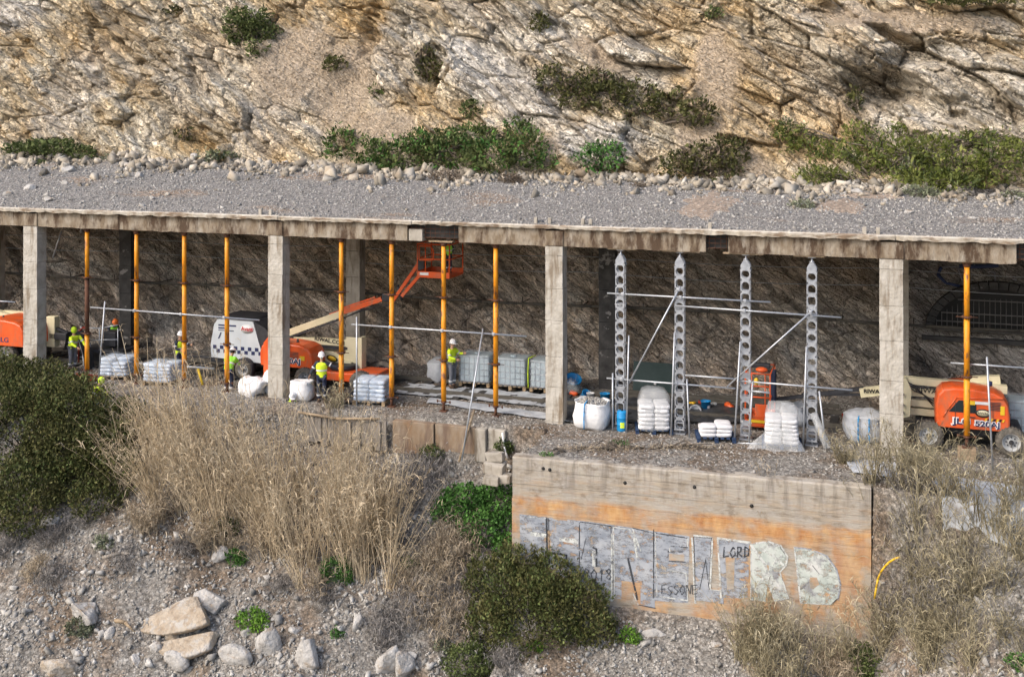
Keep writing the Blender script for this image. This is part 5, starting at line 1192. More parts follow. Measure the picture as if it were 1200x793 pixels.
# ================================================================ TRAILER COMPRESSOR
p = onY(281, 436, 2.3); LO = np.array([p[0], 3.05, .05])
t = thing('compressor', LO.tolist(), 'white and pale blue trailer compressor with a chequered navy band behind the left orange props', 'compressor')
x0 = lp(246, 400, 2.1)[0]; x1 = lp(306, 400, 2.1)[0]; x2 = lp(318, 400, 2.1)[0]; zt = lp(262, 375, 2.1)[2]; zb = lp(262, 423, 2.1)[2]
b = MB(); out = [(x0, zb + .1), (x0 - .04, zb + .55), (x0 + .12, zt - .22), (x0 + .28, zt), (x1 - .42, zt - .02), (x1 - .1, zb + .6), (x1 + .1, zb)]
b.poly(out, 1.7); o = b.build('body', M('pale_blue_grey_paint', [(.50, .55, .60), (.60, .65, .69)], scale=2, rough=.4), t); o.location.y = -.85
b = MB(); out2 = [(x1 - .38, zt - .01), (x1 + .12, zt - .22), (x2 + .12, zb + .85), (x2 + .1, zb), (x1 + .14, zb), (x1 - .06, zb + .6)]
b.poly(out2, 1.72); o = b.build('rear_cowl', m_dark, t); o.location.y = -.86
b = MB(); b.poly([(x0 + .22, zt + .001), (x0 + .3, zt + .09), (x1 - .55, zt + .07), (x1 - .4, zt - .0)], 1.5); o = b.build('roof_panel', m_dark, t); o.location.y = -.75
b = MB(); b.bbox(((x0 + x2) / 2, 0, zb - .04), (x2 - x0 + .3, 1.5, .14), .03); b.cyl((x0 + .2, 0, .5), (x0 - 1.5, 0, .45), .05, n=8); b.build('frame', m_dark, t)
xw = lp(288, 428, 2.2)[0]; wheel(t, xw, -.95, .36, .24, -1); wheel(t, xw, .95, .36, .24, 1)
b = MB(); b.lathe([(.40, -.14), (.44, -.14), (.44, .14), (.40, .14), (.40, -.14)], (xw, -.95, .36), 'Y', 18)
b.build('mudguard', m_dark, t)
for i in range(14):
    for r in range(2):
        if (i + r) % 2 == 0: continue
        x = x0 + .02 + i * (x1 - .1 - x0) / 14; wq = (x1 - .1 - x0) / 14 - .004
        b = MB(); b.box((x + wq / 2 + .06, -.857, zb + .30 + r * .145 + .07), (wq, .006, .14)); b.build('chequer', m_navy, t)
b = MB(); b.lathe([(0, 0), (.28, 0), (.28, .006), (0, .006)], (0, 0, 0), 'Y', 22); o = b.build('logo_disc', m_white, t); o.location = (lp(288, 387, 2.1)[0], -.861, lp(288, 386, 2.1)[2]); o.scale = (1.05, 1, .62)
text('Avant', .22, (o.location.x, -.868, o.location.z), 0, m_redink, t, bold=.005)
for i, (dz, wd_) in enumerate(((.0, .8), (-.11, .45), (-.2, .7))):
    b = MB(); b.box((x0 + .42 + wd_ / 2 - .1, -.857, zt - .22 + dz), (wd_, .006, .06 if i < 2 else .03)); b.build('printed_line', m_navy, t)
b = MB(); b.poly([(x0 + .3, zt - .75), (x0 + .42, zt - .5), (x0 + .47, zt - .5), (x0 + .36, zt - .75)], .004); o = b.build('printed_arrow', m_navy, t); o.location.y = -.86
text('700 200 200', .09, (x0 + .9, -.86, zt - .62), 0, m_pipe, t) if False else None

# ================================================================ BAGS, PALLETS, TANKS
def place(px, py, Y, z=None):
    p = onY(px, py, Y); p[2] = tz1(p[0], Y) if z is None else z; return p
def sack_mesh(sx_, sy_, sz_, mat, seed=0):
    b = MB(); b.ell((0, 0, 0), (sx_ / 2, sy_ / 2, sz_ / 2), 14, 8, p=.38)
    b.v = [(v[0], v[1], v[2] * (1 - .25 * (abs(v[0]) / (sx_ / 2)) ** 4) + .012 * math.sin(v[0] * 14 + seed) * math.cos(v[1] * 11)) for v in b.v]
    return b.mesh('sack', mat)
def pallet(t, sx_=1.2, sy_=1.0, mat=None):
    mat = mat or m_pallet; b = MB()
    for i in range(7): b.box((-sx_ / 2 + .06 + i * (sx_ - .12) / 6, 0, .13), (.11, sy_, .022))
    for x in (-.5, 0, .5):
        for y in (-.42, 0, .42): b.box((x * (sx_ - .12), y * (sy_ - .0), .065), (.12, .1, .1))
        b.box((x * (sx_ - .12), 0, .012), (.11, sy_, .02))
    return b.build('pallet', mat, t)
def sack_stack(p, label, layers, mat, palmat=None, rz=0., wrap=None, cols_=2, rows=3, grp='pallets of cement sacks', sx_=1.15, sy_=.95, h=.135, hood_=0., lean=0., drape=False):
    t = thing('sack_pallet', p, label, 'sack pallet', grp, rz=rz); pallet(t, mat=palmat)
    me = [sack_mesh(sx_ / cols_ * 1.02, sy_ / rows * 1.03, h * 1.12, mat, s) for s in range(3)]
    for L_ in range(layers):
        for i in range(cols_):
            for j in range(rows):
                if L_ == layers - 1 and rnd.random() < .1: continue
                o = obj('sack', me[rnd.randrange(3)], t)
                o.location = (-sx_ / 2 + (i + .5) * sx_ / cols_ + rnd.uniform(-.02, .02) + lean * L_, -sy_ / 2 + (j + .5) * sy_ / rows + rnd.uniform(-.015, .015), .145 + h * (L_ + .5)); o.rotation_euler = (rnd.uniform(-.03, .03), rnd.uniform(-.04, .04), rnd.uniform(-.06, .06))
    top = .145 + h * layers
    if wrap:
        b = MB(); R0 = .5 * sx_
        prof = [(R0 * 1.02, .1), (R0 * 1.05, top * .5), (R0 * 1.03, top)] 
        if hood_: prof += [(R0 * .98, top + hood_ * .45), (R0 * .78, top + hood_ * .82), (R0 * .4, top + hood_ * .98), (.01, top + hood_)]
        else: prof += [(R0 * .95, top + .05), (.01, top + .06)]
        if drape: prof = [(R0 * 1.5, .02), (R0 * 1.2, .25)] + prof[1:]
        b.lathe(prof, (0, 0, 0), 'Z', 28, sq=3.0); b.v = [(v[0], v[1] * sy_ / sx_, v[2]) for v in b.v]; b.build('wrap', wrap, t, noise=.035, nscale=4)
    return t
sack_stack(place(139, 452, .85), 'wrapped pallet of pale blue sacks by the leftmost prop', 5, m_sackblue, rz=.15, wrap=m_film2)
sack_stack(place(191, 457, .6), 'pallet of pale blue sacks half hidden by the tips of the dry reeds', 5, m_sackblue, rz=.1, wrap=m_film2)
sack_stack(place(437, 475, .55), 'wrapped pallet of pale blue sacks in the middle bay beside the worn orange prop', 5, m_sackblue, rz=.12, wrap=m_film2, h=.145)
sack_stack(place(766, 507, .25), 'tall stack of white sacks on a pallet under a rounded plastic hood', 6, m_sackwhite, m_palblue, rz=.25, wrap=m_film, hood_=.5, sx_=.98, sy_=.95, h=.13, rows=2)
sack_stack(place(838, 517, -.05), 'low two layer pallet of white sacks between two grey towers', 3, m_sackwhite, m_palblue, rz=.25, sx_=1.0, sy_=.8, h=.12, rows=2)
t = sack_stack(place(916, 523, -.1), 'stack of white sacks with plastic sheeting draped to the ground beside the fourth grey tower', 6, m_sackwhite, m_palblue, rz=.1, wrap=m_film, hood_=.45, sx_=.98, sy_=.95, h=.125, rows=2)
b = MB()   # skirts of loose plastic
V = []; nn = 14
for i in range(nn + 1):
    u = i / nn; x = -1.05 + 1.75 * u; z = .72 - .5 * abs(u - .55) ** 1.0
    V += [(x * .55, -.50, z + .06 * math.sin(u * 19)), (x * .85, -.62 - .04 * math.sin(u * 23), z * .45), (x, -.74 - .06 * math.sin(u * 17), .03 + .02 * math.sin(u * 9))]
b.add(V, [(i * 3 + k, i * 3 + 3 + k, i * 3 + 4 + k, i * 3 + 1 + k) for i in range(nn) for k in range(2)], None, True); b.build('loose_sheet', m_film, t)

def bulk_bag(p, label, r=.5, h=.85, mat=None, fill=False, strap=None, rz=0., flop=0., lean=(0, 0), grp='woven bulk bags', ry=1.0, seedn=0, nz=.05, bulge=1.08):
    mat = mat or m_whitebag; t = thing('bulk_bag', p, label, 'bulk bag', grp, rz=rz)
    prof = [(.01, .0), (r * .82, .0), (r * .97, h * .12), (r * bulge, h * .4), (r * (bulge - .02), h * .7), (r * .96, h * .93), (r * .99, h)]
    prof += [(r * .93, h * .96), (r * .86, h * .86), (.01, h * .88)] if fill else [(r * .8, h * 1.04), (r * .45, h * (1.02 + flop)), (.01, h * (.98 + flop))]
    b = MB(); b.lathe(prof, (0, 0, 0), 'Z', 28, sq=1.6)
    b.v = [(v[0] + lean[0] * v[2], v[1] * ry + lean[1] * v[2], v[2]) for v in b.v]
    b.build('bag', mat, t, noise=nz, nscale=2.6)
    if fill:
        n = 260; a = R_.rand(n) * 2 * PI; q = np.sqrt(R_.rand(n)) * r * .86; X = q * np.cos(a); Y = q * np.sin(a)
        stones('gravel', np.stack([X, Y, h * .88 + .12 * (1 - (q / r) ** 2) + .03 * R_.rand(n)], 1), R_.uniform(.03, .06, n), m_stone, kind='stuff', sub=1, parent=t)
        b = MB(); b.lathe([(.01, h * .98), (r * .5, h * .95), (r * .88, h * .86)], (0, 0, 0), 'Z', 20, sq=1.6); b.build('gravel_heap', m_gravel_fill, t, noise=.03, nscale=5)
    if strap:
        for sx1 in strap:
            b = MB(); pts = [(r * .62 * sx1, -r * ry * (bulge + .0) * 1.02 + .02, z) for z in (.06, h * .4, h * .7, h * .98)]
            for i in range(len(pts)):
                pts[i] = (pts[i][0], pts[i][1] - (.05, .07, .06, .02)[i], pts[i][2])
            pts.append((r * .5 * sx1, -r * ry * .5, h * 1.06)); b.tube(pts, .022, 5); b.build('strap', m_blueplastic, t)
    else:
        b = MB(); b.tube([(r * .8, -r * .8 * ry, h * .9), (r * .78, -r * .85 * ry, h * 1.1), (r * .5, -r * .8 * ry, h * 1.02)], .02, 5); b.build('lifting_loop', mat, t)
    return t
bulk_bag(place(694, 506, .0), 'open white bulk bag full of gravel, right of the third column', .55, .86, fill=True, strap=(-.35,), ry=.9)
bulk_bag(place(298, 466, .35), 'crumpled half empty white bulk bag left of the second column', .55, .5, flop=.1, nz=.16, ry=.8)
o = bulk_bag(place(322, 463, .75), 'white bulk bag with a blue edge flopped against the second column', .34, .8, flop=.1, nz=.12, lean=(.1, 0), strap=(.8,))
bulk_bag(place(354, 475, .1), 'small boxy white bulk bag between the second column and the masked worker', .42, .66, ry=.8, nz=.03, bulge=1.02)
bulk_bag(place(1012, 500, 1.4), 'closed grey bulk bag tied with blue straps just left of the fourth column', .58, .80, m_greybag, strap=(-.4, .5), flop=.15, nz=.07)
bulk_bag(place(931, 492, 2.4), 'small crumpled grey plastic bag behind the fourth grey tower', .4, .62, m_greybag, flop=.25, nz=.14, ry=.7)
bulk_bag(place(513, 447, 4.3), 'grey bulk bag left of the back worker in yellow', .36, .75, m_greybag, flop=.15, nz=.06)
bulk_bag(place(668, 464, 4.0), 'clear crumpled bag of rubbish against the third column', .3, .45, m_film, flop=.2, nz=.12)
def tank(p, label, rz=0., strap=False):
    t = thing('water_tank', p, label, 'water tank', 'wrapped water tanks'); t.rotation_euler.z = rz; pallet(t, 1.2, 1.0)
    b = MB(); b.bbox((0, 0, .15 + .5), (1.12, .93, .98), .09); b.cyl((0, 0, 1.13), (0, 0, 1.19), .12, n=14); b.build('tank', m_ibc, t)
    b = MB()
    for z in (.2, .42, .64, .86, 1.1): b.tube([(-.58, -.48, z), (.58, -.48, z), (.58, .48, z), (-.58, .48, z), (-.58, -.48, z)], .011, 5)
    for k in range(7):
        x = -.58 + k * 1.16 / 6; b.cyl((x, -.48, .16), (x, -.48, 1.12), .010, n=5); b.cyl((x, .48, .16), (x, .48, 1.12), .010, n=5)
    for k in range(5):
        y = -.48 + k * .96 / 4
        for x in (-.58, .58): b.cyl((x, y, .16), (x, y, 1.12), .010, n=5)
    b.build('cage', m_steel, t)
    b = MB(); b.bbox((0, 0, .66), (1.2, 1.0, 1.06), .06); b.build('wrap', m_film2, t, noise=.03, nscale=3)
    if strap:
        b = MB(); b.tube([(-.63, -.52, .15), (-.64, -.53, .7), (-.62, -.5, 1.22), (-.5, 0, 1.24)], .018, 5); b.build('strap', m_hivis, t)
    return t
tank(place(560, 452, 3.9, .12), 'film wrapped water tank right of the back worker in yellow', .05)
tank(place(602, 453, 3.85, .12), 'film wrapped water tank in the middle of the row of three', .03)
tank(place(643, 456, 3.85, .12), 'film wrapped water tank with a yellow strap, beside the third column', .02, True)
tank(place(1203, 500, 3.2, .1), 'dark wrapped tank behind the right hand boom lift at the right edge', .0)
def bucket(p, label, mat, r=.15, h=.33, tilt=(0, 0), name='bucket', lid=False):
    t = thing(name, p, label, name); t.rotation_euler = (tilt[0], tilt[1], rnd.uniform(0, 3))
    b = MB(); b.lathe([(.01, 0), (r * .85, 0), (r, h), (r * 1.05, h), (r * 1.05, h - .02), (r * 1.07, h + .01), (r * .94, h + .01), (r * .8, .03), (.01, .03)], (0, 0, 0), 'Z', 18); b.build('pail', mat, t)
    b = MB(); b.tube([(r * math.cos(a), .0 - r * .3 * math.sin(a), h - .02 + r * .4 * math.sin(a)) for a in np.linspace(0, PI, 8)], .006, 4); b.build('handle', m_steel, t)
    b = MB(); b.add([(r * .93 * math.cos(a), r * .93 * math.sin(a), z * h) for z in (.3, .7) for a in np.linspace(-2.2, -1.2, 5)], [(i, i + 1, i + 6, i + 5) for i in range(4)]); b.build('sticker', m_white, t)
    return t
bucket(place(682, 464, 3.2), 'tilted blue bucket beside the clear rubbish bag', m_blueplastic, .19, .42, (.5, -.6)); bucket(place(669, 452, 4.4), 'large blue tub leaning behind the third column', m_blueplastic, .3, .62, (.2, -.5))
bucket(place(692, 467, 3.0), 'small white jerry bucket in front of the black rear column', m_white, .14, .34); bucket(place(709, 468, 3.0), 'blue bucket right of the black rear column', m_blueplastic, .17, .38)
bucket(place(827, 476, 3.3), 'blue bucket on the track bed behind the second grey tower', m_blueplastic, .17, .32)
bucket(place(990, 487, 2.6), 'small red and white extinguisher standing by the grey bulk bag', m_dkred, .1, .42, name='extinguisher')
bucket(place(815, 478, 3.0), 'pale round drum lid end lying beside the track', m_greybag, .2, .12, (1.2, 0), name='drum')
t = thing('gas_drum', place(729, 508, -.1), 'tall blue drum with a yellow label at the foot of the first grey tower', 'drum')
b = MB(); b.lathe([(.01, 0), (.16, 0), (.17, .03), (.17, .2), (.178, .21), (.17, .22), (.17, .42), (.178, .43), (.17, .44), (.17, .6), (.15, .64), (.01, .64)], (0, 0, 0), 'Z', 20); b.build('drum', m_blueplastic, t)
b = MB(); b.add([(.174 * math.cos(a), .174 * math.sin(a), z) for z in (.12, .3) for a in np.linspace(-1.7, -.9, 5)], [(i, i + 1, i + 6, i + 5) for i in range(4)]); b.build('sticker', m_hivis, t)
b = MB(); b.cyl((0, 0, .64), (0, 0, .72), .03, n=8); b.build('cap', m_dark, t)
# plank in plastic leaning on the last tower
tube(place(953, 490, .0) * [1, 1, 0] + [0, 0, 1.05], place(970, 529, -.35) + [0, 0, .1], 'plank wrapped in grey plastic leaning at the foot of the fourth grey tower', r=.12, name='wrapped_plank', mat=m_film, grp=None, cat='plank')
# board, sheets and cloths
def sheet(name, label, quad, mat, cat, nx=26, ny=10, amp=.06, seed=0, fold=2.5, drape=True, kind=None):
    """cloth laid over the ground between four corners, following it with folds"""
    q = [np.array(c, float) for c in quad]; u, v = np.meshgrid(np.linspace(0, 1, nx), np.linspace(0, 1, ny), indexing='ij'); u = u[..., None]; v = v[..., None]
    P = (1 - u) * (1 - v) * q[0] + u * (1 - v) * q[1] + u * v * q[2] + (1 - u) * v * q[3]
    P[..., 1] += .18 * fbm(P[..., 0] * .7, P[..., 1] * 0 + seed, 3, seed)
    f = fbm(P[..., 0] * fold * .5 + seed, P[..., 1] * fold, 3, seed + 3)
    if drape: P[..., 2] = tz(P[..., 0], P[..., 1]) + .05 + amp * np.abs(f)
    else: P[..., 1] += amp * f
    me = np_mesh(name, P.reshape(-1, 3), grid_faces(nx, ny), mat, True); o = obj(name, me); tag(o, label, cat); return o
gp = lambda px, py, z=0.: onZ(px, py, z)
sheet('ground_cloth', 'long pale geotextile cloth on the ground behind the middle orange props', [gp(462, 462), gp(660, 480), gp(665, 466), gp(478, 451)], m_geotex, 'cloth', 50, 12, .10, 5)
sheet('ground_cloth', 'narrow white cloth strip along the platform edge left of the third column', [gp(500, 473), gp(690, 500), gp(690, 492), gp(505, 467)], m_geotex, 'cloth', 50, 6, .06, 8)
sheet('plastic_sheet', 'crumpled black plastic sheet on the track bed behind the gravel bag and white sacks', [gp(664, 496), gp(905, 498), gp(880, 472), gp(662, 469)], m_blacksheet, 'plastic sheet', 60, 20, .22, 12, 3.2)
sheet('plastic_sheet', 'dark plastic sheet bundled behind the pallet of sacks in the middle bay', [gp(384, 474), gp(424, 474), gp(424, 458), gp(386, 458)], m_blacksheet, 'plastic sheet', 24, 12, .35, 15, 3.2)
sheet('ground_cloth', 'grey geotextile cloth spread over the ground at the right edge, right of the dry reeds', [gp(1105, 586), gp(1240, 612), gp(1240, 578), gp(1085, 556)], m_geotex, 'cloth', 40, 16, .12, 21)
sheet('ground_cloth', 'patch of grey cloth showing through the reeds right of the graffiti wall', [gp(1000, 556), gp(1075, 566), gp(1080, 545), gp(990, 540)], m_geotex, 'cloth', 24, 10, .08, 25)
t = thing('board_panel', onY(768, 450, 5.2).tolist(), 'dark green rectangular board leaning on the rock behind the second grey tower', 'board'); a = onY(742, 423, 5.2); c = onY(795, 462, 5.2); t.location = ((a[0] + c[0]) / 2, 5.2, c[2])
b = MB(); b.bbox((0, 0, (a[2] - c[2]) / 2), (c[0] - a[0], .04, a[2] - c[2]), .012, rot=(-.12, 0, 0)); b.build('panel', m_green_sheet, t); b = MB(); b.ell((.0, -.1, .35), (.05, .03, .05)); b.build('sticker', m_white, t)
for i, (px, py, L_, dy) in enumerate(((815, 470, 5.2, 4.6), (840, 480, 4.0, 4.3), (905, 474, 4.5, 4.5))):
    p = place(px, py, dy); b = MB(); b.bbox((0, 0, 0), (L_, .1, .12), .01); o = b.build('steel_beam', m_pipe); o.location = (p[0], p[1], p[2] + .1 + .05 * i); o.rotation_euler.z = rnd.uniform(-.05, .05)
    tag(o, ['long dark steel beam lying behind the blue bucket', 'shorter dark beam in front of the long one by the blue bucket', 'dark steel beam lying behind the hooded white sack stack by the lowered basket'][i], 'beam', 'dark beams beside the track')
for i, (px, py, c_) in enumerate(((855, 470, m_hood), (812, 466, m_hose), (822, 462, m_dkred), (838, 468, m_film), (672, 458, m_hood), (600, 455, m_wood), (895, 492, m_rust))):
    p = place(px, py, 3.8); b = MB(); b.ell((0, 0, .08), (.15, .11, .09), 10, 6, p=.7); o = b.build('tool_bag', c_, None, noise=.08, nscale=4); o.location = p.tolist()
    tag(o, ['small orange case beside the third grey tower', 'yellow coil of rope by the blue bucket', 'dark red bundle above the blue bucket', 'clear plastic bundle right of the blue bucket', 'orange scrap beside the clear rubbish bag', 'brown scrap block between the water tanks', 'rusty scrap at the foot of the lowered basket'][i], ['case', 'rope coil', 'bundle', 'bundle', 'scrap', 'scrap', 'scrap'][i])
    o.name = ['case', 'rope_coil', 'bundle', 'bundle', 'scrap', 'scrap', 'scrap'][i]

# ================================================================ PEOPLE
def skin_mesh(name, verts, edges, radii, mat, sub=1):
    me = bpy.data.meshes.new('sk'); me.from_pydata([tuple(v) for v in verts], edges, []); o = bpy.data.objects.new('sk', me); col.objects.link(o)
    md = o.modifiers.new('k', 'SKIN'); md.use_smooth_shade = True
    lay = me.skin_vertices[0].data if me.skin_vertices else None
    if lay is None:
        bpy.context.view_layer.objects.active = o
    for i, r in enumerate(radii):
        r = r if isinstance(r, tuple) else (r, r); lay[i].radius = r
        lay[i].use_root = (i == 0)
    s = o.modifiers.new('s', 'SUBSURF'); s.levels = sub; s.render_levels = sub
    dg = bpy.context.evaluated_depsgraph_get(); r_ = bpy.data.meshes.new_from_object(o.evaluated_get(dg)); bpy.data.objects.remove(o)
    r_.name = name; r_.materials.clear(); r_.materials.append(mat); return r_
def ensure_skin():
    pass
def joinmesh(me, mb):
    """append MB geometry to an existing mesh"""
    bm = bmesh.new(); bm.from_mesh(me); t = mb.mesh('t', me.materials[0]); bm.from_mesh(t); bm.to_mesh(me); bm.free(); me.polygons.foreach_set('use_smooth', [True] * len(me.polygons)); return me
def skin_obj(name, verts, edges, radii, mat, parent, sub=1, extra=None):
    me = bpy.data.meshes.new('sk'); bm = bmesh.new(); vs = [bm.verts.new(v) for v in verts]; bm.verts.ensure_lookup_table()
    for a, b_ in edges: bm.edges.new((vs[a], vs[b_]))
    lay = bm.verts.layers.skin.new()
    for i, v in enumerate(bm.verts):
        r = radii[i] if isinstance(radii[i], tuple) else (radii[i], radii[i]); v[lay].radius = r; v[lay].use_root = (i == 0)
    bm.to_mesh(me); bm.free(); o = bpy.data.objects.new('sk', me); col.objects.link(o)
    k = o.modifiers.new('k', 'SKIN'); k.use_smooth_shade = True; s = o.modifiers.new('s', 'SUBSURF'); s.levels = sub
    dg = bpy.context.evaluated_depsgraph_get(); r_ = bpy.data.meshes.new_from_object(o.evaluated_get(dg)); bpy.data.objects.remove(o)
    r_.name = name; r_.materials.clear(); r_.materials.append(mat)
    if extra: joinmesh(r_, extra)
    return obj(name, r_, parent)
BASE = dict(pel=(0, 0, .96), wai=(0, 0, 1.10), che=(0, 0, 1.32), nec=(0, 0, 1.49), hed=(0, -.02, 1.64),
            shl=(.185, 0, 1.42), ell=(.25, .03, 1.14), wrl=(.24, -.12, .93), shr=(-.185, 0, 1.42), elr=(-.25, .03, 1.14), wrr=(-.24, -.12, .93),
            hil=(.09, 0, .92), knl=(.10, -.03, .50), anl=(.10, .02, .09), tol=(.11, -.16, .04), hir=(-.09, 0, .92), knr=(-.10, -.03, .50), anr=(-.10, .02, .09), tor=(-.11, -.16, .04))
def person(p, rz, label, pose=None, jacket=None, vest=None, trousers=None, helmet=None, mask=False, hood=False, scale=1.0, legs_shown=True, stripe=True):
    J = {k: Vector(v) for k, v in BASE.items()}
    if pose: J.update({k: Vector(v) for k, v in pose.items()})
    t = thing('person', p, label, 'person', 'workers under the gallery', rz); t.scale = (scale,) * 3
    names = ['pel', 'wai', 'che', 'nec', 'hed', 'shl', 'ell', 'wrl', 'shr', 'elr', 'wrr', 'hil', 'knl', 'anl', 'tol', 'hir', 'knr', 'anr', 'tor']; ix = {n: i for i, n in enumerate(names)}
    E = [('pel', 'wai'), ('wai', 'che'), ('che', 'nec'), ('nec', 'hed'), ('che', 'shl'), ('shl', 'ell'), ('ell', 'wrl'), ('che', 'shr'), ('shr', 'elr'), ('elr', 'wrr'), ('pel', 'hil'), ('hil', 'knl'), ('knl', 'anl'), ('anl', 'tol'), ('pel', 'hir'), ('hir', 'knr'), ('knr', 'anr'), ('anr', 'tor')]
    rad = dict(pel=(.13, .10), wai=(.12, .09), che=(.14, .10), nec=.05, hed=(.075, .09), shl=.06, ell=.042, wrl=.028, shr=.06, elr=.042, wrr=.028, hil=.085, knl=.055, anl=.04, tol=.03, hir=.085, knr=.055, anr=.04, tor=.03)
    ex = MB(); up = (J['hed'] - J['nec']).normalized(); hc = J['hed'] + up * .03
    ex.ell(hc, (.075, .092, .112), 12, 9); ex.ell(hc + Vector((0, -.09, -.005)), (.013, .02, .022), 6, 4); ex.ell(hc + Vector((.076, .0, 0)), (.012, .02, .03), 6, 4); ex.ell(hc + Vector((-.076, .0, 0)), (.012, .02, .03), 6, 4)
    for s, sd in (('l', 1), ('r', -1)):
        w_ = J['wr' + s]; d = (w_ - J['el' + s]).normalized(); q = d.to_track_quat('Z', 'Y').to_matrix()
        ex.ell(w_ + d * .05, (.02, .04, .055), 8, 5, rot=q.to_euler('XYZ'))
        for f in range(4):
            a = w_ + d * .08 + q @ Vector((0, (f - 1.5) * .019, 0)); L_ = (.07, .08, .075, .058)[f]; m_ = a + (q @ Vector((-.008, 0, 1))).normalized() * L_ * .55; ex.tube([a, m_, m_ + (q @ Vector((-.5 * sd, 0, .8))).normalized() * L_ * .5], [.0095, .009, .007], 5)
        a = w_ + d * .03 + q @ Vector((0, -.03, 0)); ex.tube([a, a + q @ Vector((-.01, -.03, .03)), a + q @ Vector((-.02, -.035, .06))], [.011, .01, .008], 5)
    body = skin_obj('body', [J[n] for n in names], [(ix[a], ix[b_]) for a, b_ in E], [rad[n] for n in names], m_skin, t, 1, ex)
    for s in (-1, 1):
        b = MB(); b.ell(hc + Vector((s * .03, -.083, .02)), (.012, .006, .008), 6, 4); b.build('eye', m_ink, body)
    b = MB(); b.ell(hc + Vector((0, -.086, -.05)), (.022, .006, .006), 6, 4); b.build('mouth', m_redink, body)
    b = MB(); b.ell(hc + Vector((0, .02, .03)), (.082, .09, .1), 10, 6); b.build('hair', m_ink, t)
    # clothes
    un = ['wai', 'che', 'nec', 'shl', 'ell', 'wrl', 'shr', 'elr', 'wrr', 'pel']; iu = {n: i for i, n in enumerate(un)}
    Pn = dict(J)
    for s in 'lr': Pn['wr' + s] = J['el' + s].lerp(J['wr' + s], .93)
    Pn['nec'] = J['che'].lerp(J['nec'], .72)
    ru = dict(wai=(.165, .125), che=(.18, .14), nec=.075, shl=.085, ell=.062, wrl=.048, shr=.085, elr=.062, wrr=.048, pel=(.165, .13))
    Eu = [('wai', 'che'), ('che', 'nec'), ('che', 'shl'), ('shl', 'ell'), ('ell', 'wrl'), ('che', 'shr'), ('shr', 'elr'), ('elr', 'wrr'), ('pel', 'wai')]
    skin_obj('jacket', [Pn[n] for n in un], [(iu[a], iu[b_]) for a, b_ in Eu], [ru[n] for n in un], jacket, t, 1)
    if vest:
        b = MB(); rings = [(J['pel'] + Vector((0, 0, -.03)), .185, .145), (J['wai'], .18, .145), (J['wai'].lerp(J['che'], .6), .20, .158), (J['che'], .215, .16), (J['che'].lerp(J['nec'], .45), .215, .145), (J['che'].lerp(J['nec'], .68), .17, .12), (J['che'].lerp(J['nec'], .85), .09, .085)]
        sd = (J['shl'] - J['shr']); sd.z = 0; sd.normalize(); V = []; n_ = 18
        for ci_, (c_, ra, rb) in enumerate(rings):
            ax = (rings[min(ci_ + 1, 6)][0] - rings[max(ci_ - 1, 0)][0]).normalized(); fw = ax.cross(sd).normalized()
            for q in range(n_): V.append(c_ + sd * (ra * math.cos(2 * PI * q / n_)) + fw * (rb * math.sin(2 * PI * q / n_) * (1 + .04 * math.sin(5 * q + ci_ * 2))))
        b.add(V, [(r_ * n_ + q, r_ * n_ + (q + 1) % n_, (r_ + 1) * n_ + (q + 1) % n_, (r_ + 1) * n_ + q) for r_ in range(6) for q in range(n_)], None, True); b.build('vest', vest, t)
    ln = ['pel', 'hil', 'knl', 'anl', 'hir', 'knr', 'anr']; il = {n: i for i, n in enumerate(ln)}
    for s in 'lr': Pn['an' + s] = J['kn' + s].lerp(J['an' + s], .9)
    skin_obj('trousers', [Pn[n] for n in ln], [(0, 1), (1, 2), (2, 3), (0, 4), (4, 5), (5, 6)], [(.155, .125), .11, .078, .065, .11, .078, .065], trousers or m_trouser, t, 1)
    for s in 'lr':
        b = MB(); a = J['an' + s]; to = J['to' + s]; d = (to - a); b.tube([a + Vector((0, 0, .03)), a - Vector((0, 0, .02)), a.lerp(to, .6) - Vector((0, 0, .01)), to], [.055, .062, .055, .045], 8); b.build('boot', m_boot, t)
        if stripe:
            m = J['kn' + s].lerp(Pn['an' + s], .55); d = (Pn['an' + s] - J['kn' + s]).normalized(); b = MB(); b.cyl(m - d * .03, m + d * .03, .082, n=12, caps=False); b.build('stripe', m_reflect, t)
            m = J['sh' + s].lerp(J['el' + s], .7); d = (J['el' + s] - J['sh' + s]).normalized(); b = MB(); b.cyl(m - d * .025, m + d * .025, .078, n=12, caps=False); b.build('stripe', m_reflect, t)
    if stripe:
        m = J['wai'].lerp(J['che'], .35); d = (J['che'] - J['wai']).normalized(); b = MB(); b.lathe([(.202, -.03), (.207, .03)], (0, 0, 0), 'Z', 16); q = d.to_track_quat('Z', 'Y').to_matrix(); b.v = [tuple(m + q @ Vector((v[0], v[1] * .8, v[2]))) for v in b.v]; b.build('stripe', m_reflect, t)
    q = up.to_track_quat('Z', 'Y').to_matrix()
    if helmet:
        b = MB(); b.lathe([(.135, .02), (.118, .03), (.118, .07), (.10, .125), (.06, .155), (.01, .165)], (0, 0, 0), 'Z', 18); b.bbox((0, -.12, .03), (.16, .1, .012), .005); b.box((0, 0, .15), (.03, .16, .035))
        b.v = [tuple(hc + q @ Vector((v[0], v[1] * 1.1, v[2]))) for v in b.v]; b.build('helmet', helmet, t)
    if hood:
        b = MB(); b.ell(hc + Vector((0, .025, .01)), (.115, .125, .14), 12, 8); b.build('hood', hood, t)
    if mask:
        b = MB(); b.ell(hc + Vector((0, -.075, -.035)), (.055, .045, .05), 10, 6); b.build('face_mask', m_mask, t)
    return t
STAND = {}
rise = dict(ell=(.30, -.12, 1.25), wrl=(.26, -.34, 1.30), elr=(-.30, -.10, 1.2), wrr=(-.2, -.34, 1.15))
